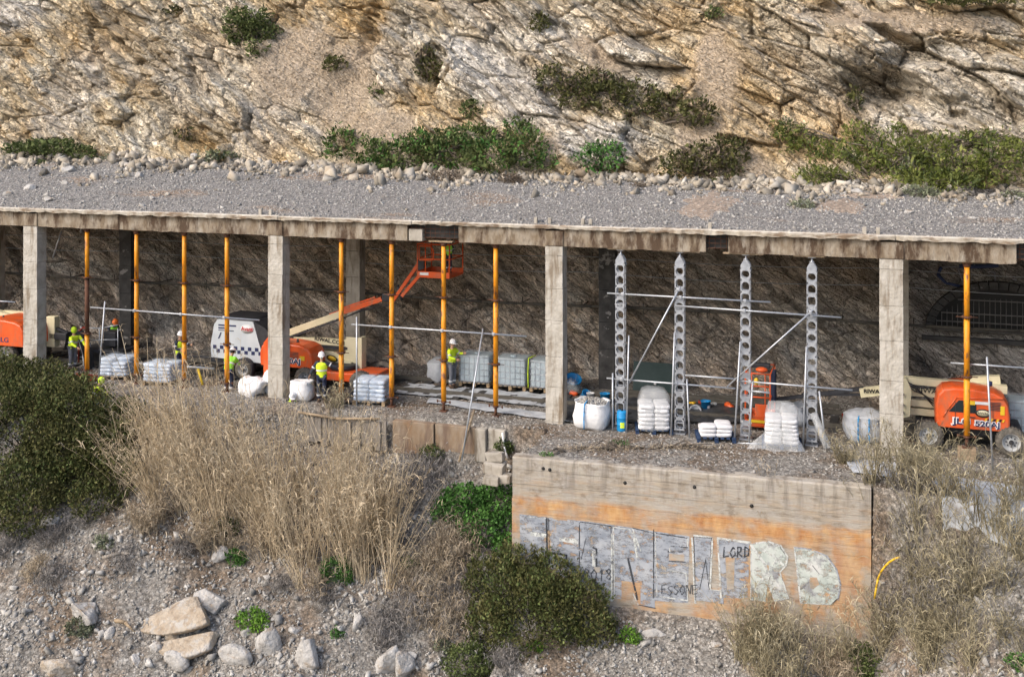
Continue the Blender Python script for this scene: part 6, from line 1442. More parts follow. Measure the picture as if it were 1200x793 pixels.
crouch = dict(pel=(0, .12, .42), wai=(0, .06, .58), che=(0, -.10, .80), nec=(0, -.2, .93), hed=(0, -.28, 1.04), shl=(.19, -.12, .86), ell=(.26, -.32, .66), wrl=(.15, -.5, .48), shr=(-.19, -.12, .86), elr=(-.26, -.32, .66), wrr=(-.15, -.5, .48),
              hil=(.09, .1, .40), knl=(.17, -.32, .46), anl=(.13, -.12, .09), tol=(.14, -.3, .04), hir=(-.09, .1, .40), knr=(-.17, -.32, .46), anr=(-.13, -.12, .09), tor=(-.14, -.3, .04))
bend = dict(che=(0, -.16, 1.26), wai=(0, -.03, 1.09), nec=(0, -.26, 1.42), hed=(0, -.34, 1.53), shl=(.19, -.18, 1.35), shr=(-.19, -.18, 1.35), ell=(.26, -.34, 1.14), wrl=(.18, -.56, 1.02), elr=(-.26, -.34, 1.14), wrr=(-.18, -.56, 1.02))
person(place(85, 438, 1.2), math.radians(75), 'worker in yellow jacket and hood standing right of the leftmost column', bend | dict(che=(0, -.05, 1.3), nec=(0, -.08, 1.46), hed=(0, -.11, 1.60)), m_hivis, None, m_trousergrey, None, hood=m_helmety)
person(onZ(110, 482, -.45), math.radians(150), 'worker in yellow bending at the platform edge behind the big dark bush', crouch, m_hivis, None, m_trouser, None, hood=m_helmety)
person(place(131, 430, 3.6), math.radians(60), 'worker in an orange helmet and green vest behind the grey handrails', bend, m_jacketdark, m_hivisg, m_trouser, m_helmeto)
person(place(211, 440, 1.5), math.radians(70), 'worker in white helmet and yellow vest behind the third orange prop', rise, m_jacketdark, m_hivis, m_trouser, m_helmet)
person(place(268, 452, .75) + np.array([0, 0, -.28]), math.radians(190), 'worker in white helmet and green vest behind the fourth prop by the compressor', bend, m_hivisg, m_hivisg, m_trouser, m_helmet)
person(place(377, 477, .1) + np.array([0, 0, -.05]), math.radians(20), 'masked worker in white helmet, yellow vest and dark sleeves holding an orange prop', dict(ell=(.36, -.02, 1.33), wrl=(.60, -.02, 1.24), elr=(-.32, .0, 1.2), wrr=(-.4, -.1, 1.0)), m_jacketdark, m_hivis, m_trouser, m_helmet, mask=True)
person(onZ(343, 512, -1.35), math.radians(30), 'worker in white helmet mostly hidden in the dry reeds below the platform', bend, m_jacketdark, m_hivis, m_trouser, m_helmet)
person(place(530, 458, 3.2, .05), math.radians(75), 'worker in yellow jacket and white helmet standing left of the wrapped water tanks', rise, m_hivis, None, m_trousergrey, m_helmet)
person(BK + np.array([.28, .1, .05]), math.radians(200), 'worker in dark clothes and green vest standing in the raised lift basket', dict(ell=(.25, -.1, 1.2), wrl=(.15, -.25, 1.05), elr=(-.25, -.1, 1.2), wrr=(-.15, -.25, 1.05), hed=(0, -.05, 1.60)), m_jacketdark, m_hivisg, m_trouser, m_helmet, scale=.72)

# ================================================================ VEGETATION
def leafmat(name, cols, isl=.45, rough=.7, scale=1.5):
    m = M(name, cols, scale=scale, detail=3, rough=rough, island=isl, spec=.25)
    b = [n for n in m.node_tree.nodes if n.type == 'BSDF_PRINCIPLED'][0]; b.inputs['Subsurface Weight'].default_value = 0
    return m
m_lf_dark = leafmat('dark_olive_leaves', [(.038, .046, .013), (.080, .084, .026), (.145, .13, .055)])
m_lf_mid = leafmat('mid_green_leaves', [(.040, .058, .016), (.082, .108, .032), (.15, .175, .065)])
m_lf_green = leafmat('fresh_green_leaves', [(.03, .085, .018), (.06, .15, .03), (.10, .22, .045)])
m_lf_bright = leafmat('bright_weed_leaves', [(.08, .18, .02), (.16, .30, .04)])
m_lf_grey = leafmat('grey_green_leaves', [(.09, .10, .06), (.17, .19, .12), (.24, .26, .18)])
m_lf_brown = leafmat('dry_brown_twigs', [(.09, .065, .045), (.17, .135, .10), (.24, .20, .16)])
m_lf_pine = leafmat('yellow_green_needles', [(.055, .075, .015), (.12, .145, .03), (.20, .21, .06)])
m_twig = M('grey_brown_twigs', [(.10, .08, .06), (.20, .17, .14)], scale=6, rough=.95, island=.3)
m_reed = leafmat('dry_reed_straw', [(.35, .275, .175), (.53, .435, .30), (.67, .58, .43)], .38, .8, .8)
m_reed2 = leafmat('olive_reed_straw', [(.19, .165, .10), (.33, .29, .19), (.46, .41, .29)], .45, .8, .8)
m_grass = leafmat('pale_dry_grass', [(.25, .20, .13), (.40, .33, .24), (.50, .44, .34)], .35, .85, 2)
m_grassgrey = leafmat('grey_dead_grass', [(.14, .13, .12), (.24, .225, .21), (.33, .31, .29)], .35, .9, 2)

def crown(lobes, dens, size, seed, up=.35, asp=.5, shell=.62, spike=0., holes=.34):
    """leaf faces scattered through a set of world-space lobes [(centre, (rx,ry,rz))]"""
    r = np.random.RandomState(seed); Ps = []; As = []; Bs = []
    for c, rr in lobes:
        rr = np.array(rr, float); area = (rr[0] * rr[2] + rr[0] * rr[1] + rr[1] * rr[2]) / 3
        n = int(dens * area / (size * size) * 15.0)
        d = r.normal(size=(n, 3)); d /= np.linalg.norm(d, axis=1, keepdims=True)
        lump = 1 + .34 * fbm(d[:, 0] * 2.2 + seed, d[:, 2] * 2.2 + d[:, 1], 3, seed) + .12 * perlin(d[:, 0] * 6 + d[:, 1] * 5, d[:, 2] * 6, seed + 4)
        gap = fbm(d[:, 0] * 4 + 3, d[:, 2] * 4 + d[:, 1] * 3 + seed, 2, seed + 8)
        k = (shell + (1 - shell) * r.rand(n) ** .6) * lump; k = np.where(gap < -.28, k * .82, k)
        P = np.array(c) + d * rr * k[:, None] + r.normal(size=(n, 3)) * size * .5
        wq = P + seed * 1.7; hole = fbm(wq[:, 0] / (.55 + rr[0] * .2) + wq[:, 1], wq[:, 2] / (.5 + rr[0] * .2), 3, seed + 31) > holes
        P = P[~hole]; d = d[~hole]; n = len(P)
        A = d * .8 + r.normal(size=(n, 3)) * .8 + np.array([0, 0, up]); A /= np.linalg.norm(A, axis=1, keepdims=True)
        B = np.cross(A, r.normal(size=(n, 3))); B /= np.linalg.norm(B, axis=1, keepdims=True)
        s = size * (.6 + .8 * r.rand(n))
        if spike: s = s * (1 + spike * (r.rand(n) < .08))
        Ps.append(P); As.append(A * s[:, None] * .62); Bs.append(B * (s * asp)[:, None] * .62)
    return np.concatenate(Ps), np.concatenate(As), np.concatenate(Bs)
def bush(label, lobes, mat, dens=1.5, size=.09, cat='bush', name='bush', base=None, seed=1, mat2=None, frac2=.0, group=None, keepabove=None, **k):
    c0 = np.mean([l[0] for l in lobes], 0) if base is None else np.array(base)
    t = thing(name, c0, label, cat, group); L_ = [(np.array(c) - c0, r) for c, r in lobes]
    P, A, B = crown(L_, dens, size, seed, **k)
    if keepabove is not None: s = keepabove(P + c0); P, A, B = P[s], A[s], B[s]
    if mat2 is not None:
        s = (fbm(P[:, 0] / .6 + seed, P[:, 2] / .6, 2, seed) * .7 + R_.rand(len(P)) - .5) > (.5 - frac2)
        V, Fc = diamonds(P[s], A[s], B[s]); obj('dry_foliage' if mat2 in (m_lf_brown, m_grassgrey, m_lf_grey) else 'foliage', np_mesh('foliage', V, Fc, mat2), t); P, A, B = P[~s], A[~s], B[~s]
    V, Fc = diamonds(P, A, B); obj('foliage', np_mesh('foliage', V, Fc, mat), t)
    b = MB()
    for c, r in L_:
        b.tube([np.array([0, .1, -.05]), np.array([c[0] * .5, c[1] * .5 + .1, c[2] - r[2] * .8])], .03, 4)
        for q in range(5):
            e = np.array(c) + R_.normal(size=3) * np.array(r) * .45; s0 = np.array([c[0] * .5, c[1] * .5 + .1, c[2] - r[2] * .8]); m = (s0 + e) / 2 + R_.normal(size=3) * .1
            b.tube([s0, m, e], [.035, .022, .008], 4)
    b.build('stem', m_twig, t); return t
def tlobe(px, py, rpx, rz=None, depth=.6, lift=.35, ry=None):
    """lobe resting on the slope seen at a pixel, radius in pixels"""
    p = onT(px, py); k = ppm(p); r = rpx / k; rz_ = (rz or rpx) / k
    d = ray(px, py); return (p - d / np.linalg.norm(d) * r * depth + np.array([0, 0, 0.0]), (r, (ry or r * .8), rz_))
def clobe(px, py, rpx, rz=None, depth=.3):
    p = cliff_pt(px, py); k = ppm(p); r = rpx / k; return (p - np.array([0, r * depth, 0]), (r, r * .7, (rz or rpx) / k))

# big dark bush at the left, on the slope below the platform
bush('big dark olive bush covering the slope at the left edge below the first column', [tlobe(20, 500, 62, 60, .5), tlobe(85, 505, 60, 62, .5), tlobe(45, 455, 48, 34, .3), tlobe(120, 535, 46, 50, .4), tlobe(30, 570, 50, 42, .4), tlobe(-20, 470, 60, 60, .4),
     tlobe(145, 500, 34, 34, .3), tlobe(75, 470, 46, 34, .3), tlobe(10, 440, 40, 24, .2), tlobe(90, 560, 38, 30, .3), tlobe(30, 595, 46, 34, .4), tlobe(70, 530, 50, 40, .4), tlobe(140, 560, 32, 34, .3), tlobe(112, 585, 34, 26, .3), tlobe(150, 520, 28, 30, .3)], m_lf_dark, 1.9, .085, seed=3, mat2=m_lf_mid, frac2=.22, up=.8)
bush('spiky dark green bush in front of the left end of the graffiti wall', [tlobe(620, 720, 62, 52, .4), tlobe(670, 715, 50, 44, .4), tlobe(585, 690, 44, 44, .4), tlobe(640, 680, 44, 36, .4), tlobe(697, 738, 30, 30, .3), tlobe(612, 662, 30, 30, .4), tlobe(575, 735, 34, 30, .3)],
     m_lf_dark, 1.9, .075, seed=5, mat2=m_lf_mid, frac2=.30, up=.9)
bush('patch of fresh green weeds beside the left end of the graffiti wall', [tlobe(545, 588, 34, 20, .2), tlobe(580, 590, 30, 24, .2), tlobe(560, 618, 30, 18, .2), tlobe(530, 600, 26, 18, .1), tlobe(590, 612, 18, 20, .2), tlobe(590, 640, 16, 16, .2)], m_lf_green, 1.5, .075, seed=6, cat='weeds', name='weed_patch', asp=.8)
for i, (px, py, r, lab, mt) in enumerate(((295, 726, 20, 'bright green round weed between the big pale boulders', m_lf_bright), (275, 652, 13, 'small green weed above the flat pale boulders', m_lf_green), (262, 618, 18, 'dark green weed tuft under the left reeds', m_lf_mid),
        (395, 668, 22, 'green weed at the foot of the tall reeds, left of the dead grass', m_lf_green), (395, 742, 9, 'tiny green weed on the bare soil at the bottom', m_lf_green), (480, 660, 12, 'green sprig in the dead grass left of the dark bush', m_lf_green),
        (430, 640, 16, 'dark green tuft among the reed stems', m_lf_mid), (738, 745, 13, 'yellow green spurge below the graffiti wall', m_lf_bright), (628, 757, 9, 'yellow green sprig in front of the spiky dark bush', m_lf_bright), (548, 775, 30, 'low green weeds at the bottom edge below the spiky bush', m_lf_mid),
        (92, 735, 16, 'small dark shrub in front of the grey white boulder', m_lf_grey), (1010, 775, 28, 'dark green shrub at the bottom edge under the wall\'s right end', m_lf_mid), (1192, 775, 14, 'green weed in the bottom right corner', m_lf_green), (505, 530, 14, 'weeds below the upright timber boards', m_lf_mid),
        (590, 522, 12, 'weeds growing on the stone pile left of the graffiti wall', m_lf_mid), (520, 757, 12, 'small weed at the bottom right of the grey rocks', m_lf_grey), (120, 635, 12, 'dry olive tuft below the big dark bush', m_lf_grey))):
    bush(lab, [tlobe(px, py, r, r * .7, .3), tlobe(px + r * .5, py + r * .25, r * .6, r * .5, .3)], mt, 1.7, .06, cat='weed', name='weed', seed=30 + i, asp=.6)
b1 = onZ(790, 520, .02)
o = bush('thin line of flattened dry grass on the gravel above the graffiti wall', [(onZ(px, 522 + (px % 7) - (px - 720) * .01, .05), (.5, .18, .07)) for px in range(668, 850, 14)], m_grass, 1.2, .10, cat='grass', name='grass_strip', seed=77, asp=.12)
bush('small green patch in the flattened grass below the blue drum', [(onZ(727, 519, .08), (.35, .12, .1)), (onZ(640, 532, .05), (.25, .1, .07))], m_lf_green, 1.0, .05, cat='weed', name='weed', seed=78)
# bushes on the cliff
CB = [([(296, 20, 30, 16), (310, 40, 26, 18), (285, 35, 22, 20), (305, 55, 16, 10)], 'rounded green bush high on the left part of the cliff', m_lf_mid, None), ([(205, 11, 14, 4)], 'flat dark shrub left of the rounded cliff bush', m_lf_dark, None),
      ([(395, 75, 17, 9)], 'small dark bush right of the rounded cliff bush', m_lf_dark, None), ([(632, 27, 13, 11)], 'small dark bush high in the middle of the cliff', m_lf_dark, None), ([(555, 128, 14, 12)], 'small bush on white rock above the wide central thicket', m_lf_mid, None),
      ([(505, 80, 17, 18), (500, 65, 14, 14)], 'dry dark shrub in the cleft of the cliff', m_lf_dark, m_lf_brown), ([(441, 107, 8, 7)], 'tiny green shrub left of the cleft shrub', m_lf_mid, None),
      ([(440, 178, 26, 20), (405, 170, 24, 24), (480, 182, 34, 22), (530, 178, 40, 26), (580, 180, 36, 24), (620, 175, 30, 26), (560, 160, 36, 16), (610, 150, 20, 14), (640, 188, 18, 12), (500, 165, 26, 16), (455, 190, 22, 14)], 'wide green thicket along the roof edge in the middle of the cliff foot', m_lf_mid, m_lf_green),
      ([(650, 92, 24, 18), (680, 108, 28, 22), (715, 110, 34, 24), (750, 118, 34, 26), (790, 125, 30, 20), (820, 132, 22, 18), (700, 95, 26, 16)], 'dark hanging thicket on the cliff right of the middle', m_lf_dark, m_lf_brown), ([(705, 185, 30, 18), (718, 178, 18, 14)], 'feathery green bush at the cliff foot right of the wide thicket', m_lf_green, m_lf_grey),
      ([(800, 192, 28, 16), (830, 185, 32, 22), (855, 178, 26, 22), (850, 198, 24, 12)], 'half dead bush at the cliff foot left of the pine scrub', m_lf_dark, m_lf_brown),
      ([(70, 172, 36, 10), (45, 175, 34, 10), (105, 178, 26, 8), (25, 176, 18, 8)], 'low green mat of shrubs on the roof edge at the far left', m_lf_mid, None), ([(130, 188, 14, 6)], 'small flat shrub on the rubble right of the far left shrubs', m_lf_grey, None),
      ([(218, 158, 12, 9)], 'small dark shrub under the ochre hollow', m_lf_dark, m_lf_brown), ([(255, 182, 20, 7), (275, 184, 12, 5)], 'small shrub behind the pile of pale roof boulders', m_lf_grey, m_lf_mid), ([(1000, 118, 14, 16)], 'dead dark shrub on the rock above the pine scrub', m_lf_dark, m_lf_brown),
      ([(835, 16, 14, 7)], 'little shrub near the top edge right of the middle', m_lf_mid, None), ([(1140, 2, 50, 5)], 'dark shrubs at the top edge on the right', m_lf_dark, None),
      ([(925, 152, 22, 18), (948, 172, 30, 16), (985, 190, 36, 26), (1020, 180, 34, 34), (1058, 188, 36, 30), (1090, 172, 34, 22), (1125, 196, 36, 24), (1165, 190, 34, 30), (1005, 155, 20, 14), (1210, 180, 30, 38), (1145, 160, 22, 14), (1080, 205, 40, 14), (1060, 152, 20, 10), (960, 205, 30, 12), (1185, 160, 16, 14), (1105, 212, 50, 10)], 'wide yellow green pine scrub along the roof edge at the right', m_lf_pine, m_lf_mid),
      ([(1072, 195, 16, 14)], 'rounded grey green bush in front of the pine scrub', m_lf_grey, None)]
for i, (lb, lab, mt, m2) in enumerate(CB):
    bush(lab, [clobe(*q, depth=.45) for q in lb], mt, 1.6, .13 if mt is not m_lf_pine else .12, seed=60 + i, mat2=m2, frac2=.22 if m2 else 0, asp=.35 if mt is m_lf_pine else .45, up=.5, spike=.8, shell=.35 if mt is m_lf_pine else .5, holes=.12 if mt is m_lf_pine else .24)
for px, py, r, lab, mt in ((940, 240, 15, 'small grey green cushion plant on the roof gravel at the right', m_lf_grey), (832, 212, 10, 'small green tuft on the back of the roof gravel', m_lf_mid), (1078, 226, 20, 'low grey green shrub in front of the pine scrub', m_lf_grey),
                           (1130, 224, 12, 'small grey shrub at the roof edge right of the low grey green one', m_lf_grey), (1187, 228, 13, 'small shrub at the roof edge near the right edge', m_lf_grey), (45, 190, 10, 'flat green tuft on the rubble at the far left', m_lf_mid),
                           (520, 208, 20, 'low brown shrub on the roof rubble below the wide thicket', m_lf_brown), (598, 210, 16, 'low brown shrub on the rubble right of the first brown one', m_lf_brown), (748, 215, 8, 'tiny dark shrub on the rubble in the middle', m_lf_brown), (886, 210, 12, 'small brown tuft left of the pine scrub', m_lf_brown)):
    p = onRoof(px, py + 3); k = ppm(p); bush(lab, [(p + np.array([0, 0, r * .2 / k]), (r / k, r * .8 / k, r * .42 / k)), (p + np.array([r * .6 / k, -.1, r * .1 / k]), (r * .6 / k, r * .5 / k, r * .3 / k))], mt, 1.3, .07, seed=px, cat='shrub', name='shrub')

def canes(n, root_fn, hfn, lean, mats, label, name='reed_clump', cat='reeds', seed=1, blades=12, bl=.30, rad=.013, droop=.35, group=None, cut=None, bwid=.0095):
    r = np.random.RandomState(seed); P0 = root_fn(r, n); n = len(P0); H = hfn(r, P0)
    if name == 'reed_clump': H = H * (.72 + .5 * (.5 + .5 * perlin(P0[:, 0] / .7, P0[:, 1] / .7, seed)))
    L_ = lean(r, P0) + .18 * np.stack([perlin(P0[:, 0] / .5, P0[:, 1] / .5, seed + 3), perlin(P0[:, 0] / .5, P0[:, 1] / .5, seed + 5)], 1); K = 6; tt = np.linspace(0, 1, K)
    d = np.stack([L_[:, 0], L_[:, 1], np.ones(n)], 1); d /= np.linalg.norm(d, axis=1, keepdims=True)
    bend_ = r.normal(size=(n, 2)) * .10 + L_ * .35
    C = P0[:, None] + d[:, None] * (H[:, None] * tt)[..., None]
    C[..., :2] += bend_[:, None] * (H[:, None] * tt ** 2.2)[..., None]; C[..., 2] -= (np.abs(bend_).sum(1)[:, None] * H[:, None] * .3) * tt ** 3
    c0 = P0.mean(0); t = thing(name, c0, label, cat, group)
    ang = np.array([0, 2.094, 4.188]); off = np.stack([np.cos(ang), np.sin(ang), 0 * ang], -1)
    R2 = rad * (1 - .75 * tt); V = C[:, :, None] + off[None, None] * (R2[None, :, None, None] * (.7 + .6 * r.rand(n))[:, None, None, None]); V = V.reshape(-1, 3) - c0
    base = (np.arange(n) * K * 3)[:, None, None, None]; a = (np.arange(K - 1) * 3)[None, :, None, None]; b_ = np.array([[0, 1, 4, 3], [1, 2, 5, 4], [2, 0, 3, 5]])[None, None]
    Fc = (base + a + b_).reshape(-1, 4); tag(obj('cane', np_mesh('cane', V, Fc, mats[0]), t), kind='stuff')
    # blades
    m = n * blades; ci = np.repeat(np.arange(n), blades); u = .18 + .82 * r.rand(m) ** .8; f = u * (K - 1); i0 = np.minimum(f.astype(int), K - 2); w_ = (f - i0)[:, None]
    S = C[ci, i0] * (1 - w_) + C[ci, i0 + 1] * w_; az = r.rand(m) * 2 * PI; out = np.stack([np.cos(az), np.sin(az), np.zeros(m)], 1)
    ln = (bl * (.5 + .9 * r.rand(m)))[:, None]; up = r.uniform(.4, 2.6, m)[:, None] * np.array([0, 0, 1]); dd = unit(out + up)
    M1 = S + dd * ln * .5; E_ = M1 + unit(out + up * .2 - np.array([0, 0, droop]) * r.rand(m)[:, None] * 2) * ln * .6
    sd = unit(np.cross(dd, r.normal(size=(m, 3)))) * (bwid * (.55 + .6 * r.rand(m)))[:, None]
    V = np.stack([S - sd * .6, S + sd * .6, M1 + sd, M1 - sd, E_, ], 1)
    V = V.reshape(-1, 3) - c0; bb = (np.arange(m) * 5)[:, None]
    Fq = (bb + np.array([[0, 1, 2, 3]])); Ft = (bb + np.array([[3, 2, 4, 4]]))
    me = bpy.data.meshes.new('blade'); me.from_pydata([], [], [])
    Fall = np.concatenate([bb + np.array([[0, 1, 2]]), bb + np.array([[0, 2, 3]]), bb + np.array([[3, 2, 4]])])
    tag(obj('blade', np_mesh('blade', V, Fall, mats[-1]), t), kind='stuff'); return t
def roots(pts, sp):
    """roots scattered round pixel positions, weights by third value"""
    W_ = np.array([p[2] for p in pts], float); W_ /= W_.sum(); Q = np.array([onT(p[0], p[1]) for p in pts])
    def f(r, n):
        nc = max(3, n // 26); j = r.choice(len(pts), nc, p=W_); C_ = Q[j] + r.normal(size=(nc, 3)) * np.array([sp * 1.25, sp, 0]); i = r.randint(0, nc, n); P = C_[i] + r.normal(size=(n, 3)) * np.array([.10, .10, 0]); P[:, 2] = tz(P[:, 0], P[:, 1]) - .05; return P
    return f
canes(620, roots([(175, 560, 1), (205, 575, 2), (235, 590, 2), (190, 530, 1), (215, 610, 1), (245, 560, 1)], .45), lambda r, P: r.uniform(1.2, 3.3, len(P)), lambda r, P: np.stack([r.normal(-.25, .22, len(P)), r.normal(-.1, .15, len(P))], 1), [m_reed], 'dense dry reeds beside the big dark bush, leaning left', seed=1, blades=8)
canes(640, roots([(275, 600, 2), (300, 620, 2), (330, 630, 2), (355, 640, 2), (290, 570, 1), (330, 580, 1)], .5), lambda r, P: r.uniform(1.7, 4.9, len(P)), lambda r, P: np.stack([r.normal(-.16, .20, len(P)), r.normal(-.1, .15, len(P))], 1), [m_reed], 'tallest dry reeds, in front of the second column', seed=2, blades=8)
canes(720, roots([(390, 650, 2), (420, 660, 3), (445, 655, 2), (400, 600, 2), (440, 610, 1), (365, 600, 1)], .45), lambda r, P: r.uniform(1.5, 4.1, len(P)), lambda r, P: np.stack([r.normal(.08, .17, len(P)), r.normal(-.08, .12, len(P))], 1), [m_reed], 'upright dry reeds in front of the low timber wall', seed=3, blades=9)
canes(14, roots([(225, 560, 1), (250, 570, 1), (190, 560, 1)], .5), lambda r, P: r.uniform(3.6, 5.0, len(P)), lambda r, P: np.stack([r.normal(-.22, .08, len(P)), r.normal(0, .1, len(P))], 1), [m_reed], 'few extra tall reed stems crossing the left bays', seed=4, blades=5, rad=.026)
canes(420, roots([(200, 620, 1), (245, 635, 1), (300, 650, 1), (350, 660, 1)], .45), lambda r, P: r.uniform(.5, 1.3, len(P)), lambda r, P: np.stack([r.normal(-.1, .35, len(P)), r.normal(-.2, .25, len(P))], 1), [m_grass], 'short broken straw at the foot of the left reeds', seed=5, blades=12, bl=.28, cat='straw')
canes(420, roots([(1060, 600, 2), (1100, 620, 2), (1050, 640, 1), (1090, 660, 2), (1035, 575, 1)], .5), lambda r, P: r.uniform(.9, 2.2, len(P)), lambda r, P: np.stack([r.normal(-.05, .3, len(P)), r.normal(-.1, .2, len(P))], 1), [m_reed2], 'olive dry reeds beside the right end of the graffiti wall', seed=6, blades=8, bl=.26)
canes(520, roots([(1150, 640, 2), (1185, 660, 2), (1160, 700, 2), (1190, 730, 2), (1130, 740, 1), (1200, 690, 1)], .55), lambda r, P: r.uniform(.8, 2.0, len(P)), lambda r, P: np.stack([r.normal(-.05, .35, len(P)), r.normal(-.1, .2, len(P))], 1), [m_reed2], 'tangled dry reeds below the grey cloth at the right edge', seed=7, blades=7, bl=.26)
canes(330, roots([(1070, 720, 2), (1100, 760, 2), (1050, 770, 2), (1150, 790, 1)], .5), lambda r, P: r.uniform(.6, 1.5, len(P)), lambda r, P: np.stack([r.normal(-.1, .4, len(P)), r.normal(-.1, .2, len(P))], 1), [m_reed2], 'low tangled reeds below the yellow hose', seed=8, blades=7, bl=.24)
canes(380, roots([(880, 775, 2), (910, 780, 2), (860, 790, 1), (935, 785, 2), (960, 780, 1)], .32), lambda r, P: r.uniform(.8, 2.3, len(P)), lambda r, P: np.stack([r.normal(.02, .22, len(P)), r.normal(-.05, .15, len(P))], 1), [m_reed2], 'olive reeds growing in front of the letters of the graffiti wall', seed=9, blades=9, bl=.26)
canes(110, roots([(1000, 545, 2), (1030, 550, 2), (1070, 556, 2), (1100, 560, 1), (1140, 565, 1)], .3), lambda r, P: r.uniform(.4, 1.3, len(P)), lambda r, P: np.stack([r.normal(0, .3, len(P)), r.normal(0, .2, len(P))], 1), [m_reed2], 'sparse dry stems standing before the fourth column', seed=10, blades=12, bl=.25)
canes(36, roots([(395, 492, 2), (380, 490, 1), (415, 495, 1), (300, 500, 2)], .25), lambda r, P: r.uniform(.5, 1.3, len(P)), lambda r, P: np.stack([r.normal(0, .3, len(P)), r.normal(0, .2, len(P))], 1), [m_reed2], 'few green brown stems at the platform edge before the masked worker', seed=11, blades=12, bl=.25)
def tuft(px, py, r, label, mat, seed, n=220, h=.5):
    p = onT(px, py); k = ppm(p); R0 = r / k
    return canes(n, lambda rr, nn: (lambda Q: np.stack([Q[:, 0], Q[:, 1], tz(Q[:, 0], Q[:, 1])], 1))(p[:2] + rr.normal(size=(nn, 2)) * R0 * .3), lambda rr, P: rr.uniform(.5, 1.1, len(P)) * h,
                 lambda rr, P: np.clip((P[:, :2] - p[:2]) / R0 * .9, -1.5, 1.5) + rr.normal(size=(len(P), 2)) * .3, [mat], label, 'grass_tuft', 'grass tuft', seed, blades=5, bl=h * .5, rad=.006, droop=.9)
for i, a in enumerate(((520, 660, 40, 'pale dead grass tuft between the tall reeds and the spiky dark bush', m_grass, .8), (500, 690, 44, 'second pale grass tuft just below, beside the spiky bush', m_grass, .8), (540, 640, 34, 'grass tuft right under the green weed patch', m_grass, .7),
                       (490, 720, 44, 'brown grass tuft above the bottom grey rocks', m_grassgrey, .7), (520, 730, 40, 'pale grass tuft at the lower left of the spiky dark bush', m_grass, .7), (450, 745, 34, 'grey dead tuft by the narrow white rocks', m_grassgrey, .5), (545, 700, 34, 'grey grass at the left rim of the spiky dark bush', m_grassgrey, .6),
                       (40, 672, 17, 'round straw coloured tuft on the scree at the far left', m_grass, .35), (60, 680, 26, 'grey dead shrub right beside the round straw tuft', m_grassgrey, .35), (105, 600, 30, 'grey dead twigs under the big dark bush', m_grassgrey, .4), (65, 630, 30, 'grey dead twigs at the left below the big dark bush', m_grassgrey, .4),
                       (145, 665, 26, 'small grey twigs on the scree above the boulder', m_grassgrey, .3), (470, 590, 40, 'dead grey stems right of the tall reeds', m_grassgrey, .8), (500, 560, 34, 'dead stems below the timber boards', m_grassgrey, .7), (10, 640, 26, 'grey twigs at the left edge of the scree', m_grassgrey, .4),
                       (330, 690, 24, 'low grey tuft on the soil under the tall reeds', m_grassgrey, .3), (380, 700, 26, 'grey tuft left of the green weed', m_grassgrey, .35), (980, 785, 30, 'straw tuft at the bottom edge before the graffiti wall', m_grass, .6), (900, 740, 26, 'straw tuft against the wall foot', m_grass, .5),
                       (1120, 690, 40, 'grey dead brush in the middle of the right slope', m_grassgrey, .8), (1060, 690, 34, 'grey dead brush below the yellow hose', m_grassgrey, .7), (590, 780, 26, 'grey brush at the bottom edge below the spiky bush', m_grassgrey, .4), (215, 645, 22, 'grey tuft at the lower edge of the left reeds', m_grassgrey, .35))):
    tuft(a[0], a[1], a[2], a[3], a[4], 200 + i, n=260 if a[2] > 28 else 150, h=a[5])
for i, (x0, y0, x1, y1, bow, lab) in enumerate(((120, 655, 165, 652, .1, 'dark weathered branch lying on the scree above the boulders'), (135, 728, 158, 742, .1, 'curved pale root beside the grey white boulder'), (570, 520, 548, 548, 0, 'broken cane by the low wall'), (690, 640, 700, 640, 0, ''))):
    if not lab: continue
    a = onT(x0, y0); c = onT(x1, y1); m = (a + c) / 2 + np.array([0, 0, bow + .06]); b = MB(); b.tube([a - a + [0, 0, .04], m - a, c - a + [0, 0, .04]], [.06, .05, .02], 6)
    o = b.build('branch', m_greywood if i != 1 else m_wood); o.location = a.tolist(); tag(o, lab, 'branch')
# yellow hose at the wall's right end
q = [onT(x_, y_) for x_, y_ in ((1054, 663), (1048, 664), (1042, 667), (1037, 671), (1032, 677), (1029, 684), (1027, 693), (1025, 705))]; o = MB().tube([p - q[0] + np.array([0, -.3, .35 - .02 * i]) for i, p in enumerate(q)], .028, 7).build('hose', m_hose); o.location = q[0].tolist()
tag(o, 'bent yellow hose sticking out right of the graffiti wall', 'hose')

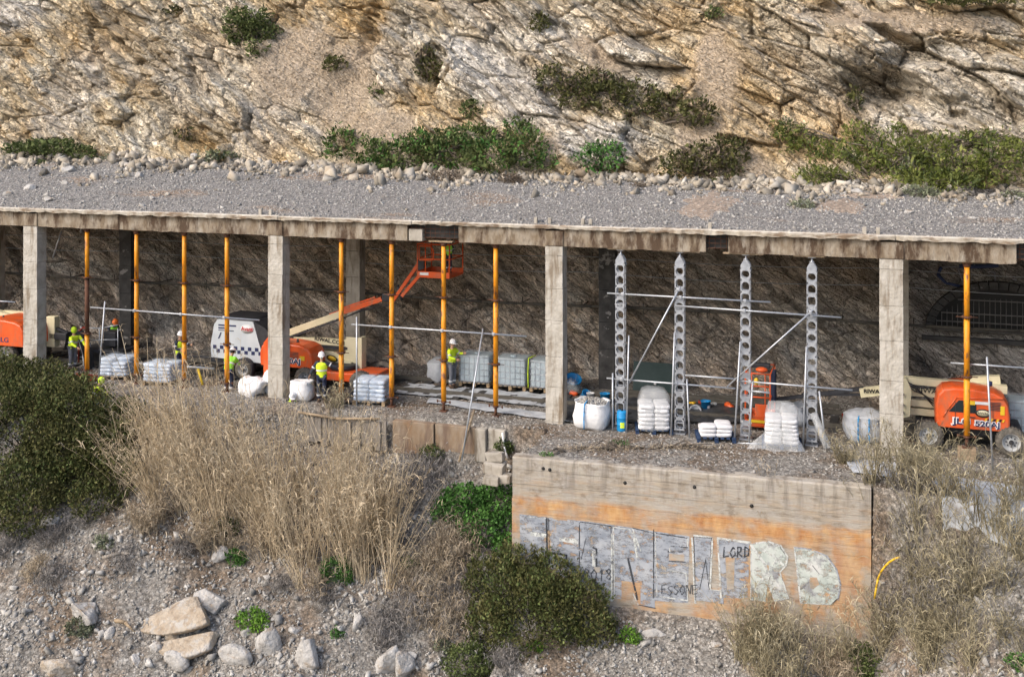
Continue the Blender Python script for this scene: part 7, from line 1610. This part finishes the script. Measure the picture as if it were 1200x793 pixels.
# ================================================================ BOULDERS
for i, (px, py, sx_, sy_, mt, lab, fl, tl) in enumerate((
        (98, 722, 24, 22, m_boulder, 'large grey white boulder on the lower left scree', .95, (0, .1)), (213, 724, 48, 15, m_boulder_o, 'long flat tan boulder, upper one of the pair on the scree', .62, (0, -.25)), (248, 712, 20, 19, m_boulder, 'round tan grey boulder at the right end of the long flat one', .9, (0, 0)),
        (217, 758, 42, 15, m_boulder_o, 'long grey tan boulder lying under the flat tan one', .7, (0, -.3)), (70, 785, 18, 16, m_boulder_o, 'pale ochre boulder near the bottom left corner', .9, (0, 0)), (314, 760, 13, 22, m_boulder, 'upright grey slab rock right of the bright green weed', 1.2, (0, 0)),
        (275, 772, 18, 13, m_boulder, 'cream knobbly rock between the tan boulders and the grey slab', .8, (0, 0)), (360, 775, 17, 24, m_boulder, 'weathered grey outcrop on the bare soil at the bottom', 1.1, (0, 0)), (258, 652, 13, 15, m_boulder, 'grey boulder left of the small green weed', 1., (0, 0)),
        (419, 730, 7, 14, m_boulder, 'narrow white rock left of the grey dead tuft', 1.3, (0, 0)), (455, 780, 12, 22, m_boulder, 'grey upright rock at the bottom edge', 1.3, (.1, .2)), (472, 785, 12, 18, m_boulder, 'second grey upright rock at the bottom edge', 1.3, (0, -.2)),
        (62, 612, 15, 9, m_boulder, 'flat grey rock under the big dark bush', .6, (0, -.2)), (81, 608, 10, 6, m_boulder, 'small flat rock beside the flat grey one under the bush', .5, (0, -.3)), (120, 744, 7, 6, m_boulder, 'small pale stone right of the grey white boulder', .8, (0, 0)),
        (130, 745, 6, 9, m_boulder, 'pale pointed stone near the curved root', 1.1, (0, 0)), (312, 677, 7, 4, m_boulder, 'small white flat stone in the middle of the scree', .6, (0, 0)), (16, 690, 5, 4, m_boulder, 'white pebble near the left edge', .8, (0, 0)), (90, 767, 8, 6, m_boulder, 'small grey stone above the ochre boulder', .8, (0, 0)),
        (200, 745, 14, 8, m_boulder_o, 'small brown slab wedged between the two long boulders', .5, (0, -.3)), (205, 778, 16, 12, m_boulder, 'grey rock half buried below the tan boulders', .8, (0, 0)), (288, 742, 7, 6, m_boulder, 'small rock right below the bright green weed', .8, (0, 0)),
        (185, 762, 8, 9, m_boulder, 'grey rock left of the lower long boulder', .9, (0, 0)), (160, 775, 8, 5, m_boulder, 'white splinter on the scree at the bottom', .5, (0, .6)), (765, 742, 14, 5, m_boulder, 'grey rock shelf under the graffiti wall', .7, (0, 0)),
        (840, 755, 8, 4, m_boulder, 'grey stone left of the reeds before the wall', .8, (0, 0)), (1035, 750, 10, 8, m_boulder, 'grey stone at the foot of the wall\'s right end', .8, (0, 0)), (1105, 702, 9, 8, m_boulder, 'pale stone in the brush on the right slope', .9, (0, 0)),
        (480, 770, 8, 6, m_boulder, 'bluish grey stone at the bottom', .8, (0, 0)), (345, 740, 8, 7, m_boulder, 'pale stone in the bare soil', .8, (0, 0)), (30, 738, 6, 5, m_boulder, 'grey stone left of the grey white boulder', .8, (0, 0)))):
    p = onT(px, py); k = ppm(p); boulder(p, (sx_ * 1.32 / k, max(sx_, sy_) * .9 / k, sy_ / k * 1.1), lab, mt, 500 + i, 'boulders on the scree' if sx_ > 11 else 'loose stones on the scree', 1.0, rz=rnd.uniform(-.4, .4) if sx_ < 40 else .05, sub=4 if sx_ > 15 else 3, sink=.32, tilt=tl, name='boulder' if sx_ > 11 else 'stone', cat='boulder' if sx_ > 11 else 'stone')
RB = [(10, 226, 7, 'leftmost flat white stone on the roof gravel', 0), (36, 217, 11, 'long flat pale stone near the left end of the roof', 0), (76, 213, 7, 'flat grey stone on the roof left of the middle stones', 0), (55, 228, 8, 'upper of two stones close together on the roof', 0), (56, 233, 7, 'lower of two stones close together on the roof', 0),
      (137, 213, 6, 'squared grey stone on the roof gravel', 0), (78, 197, 12, 'long flat slab at the back of the roof gravel', 0), (163, 204, 9, 'stone propped on the back of the roof rubble', 0), (196, 227, 5, 'tan stone on the roof, right of three white ones', 1), (178, 231, 5, 'white stone just left of the tan one', 0), (166, 240, 6, 'white stone at the roof edge left of the second column', 0),
      (283, 222, 4, 'small stone in the middle of the left roof', 0), (329, 230, 5, 'upright pale stone above the second column', 0), (120, 219, 4, 'small grey stone left of the squared one', 0), (225, 182, 13, 'large pale boulder on the pile behind the roof', 0), (250, 190, 10, 'orange boulder on the pile behind the roof', 1), (396, 192, 11, 'orange boulder beside the bare shrub', 1),
      (372, 193, 12, 'large pale boulder left of the orange one', 0), (190, 186, 9, 'ochre boulder left of the large pale roof boulder', 1), (208, 190, 8, 'cream boulder below the ochre one', 1), (135, 186, 7, 'tan boulder at the left end of the pile', 1), (150, 192, 8, 'brown rock in the left roof rubble', 1), (340, 188, 8, 'pale boulder in the middle rubble', 0),
      (295, 193, 7, 'cream rock between the roof piles', 0), (460, 208, 5, 'orange pebble on the back rubble', 1), (1005, 223, 9, 'white boulder behind the roof under the pine scrub', 0), (1037, 237, 6, 'flat white stone on the right part of the roof', 0), (1066, 247, 7, 'squared white stone right of the flat one', 0), (1139, 255, 5, 'white stone near the roof edge at the right', 0),
      (877, 206, 6, 'white stone at the cliff foot left of the pine scrub', 0), (1065, 218, 16, 'wide brown grey boulder under the pine scrub', 1), (1165, 227, 8, 'pale boulder at the right end of the roof rubble', 0), (1190, 230, 8, 'pale boulder at the right edge of the roof', 0), (575, 240, 3, 'dark small stone in the middle of the roof gravel', 1), (128, 246, 4, 'small stone on the left roof edge', 0)]
for i, (px, py, s, lab, o_) in enumerate(RB):
    p = onRoof(px, py + s * .4); k = ppm(p); boulder(p, (s / k, s * .75 / k, s * .55 / k), lab, m_boulder_o if o_ else m_boulder, 700 + i, 'stones on the gallery roof', 1.0, rz=rnd.uniform(-.5, .5), sub=3, sink=.15, name='boulder' if s > 7 else 'stone', cat='boulder' if s > 7 else 'stone')
print('objects', len(bpy.data.objects), 'tris', sum(len(o.data.polygons) for o in bpy.data.objects if o.type == 'MESH'))
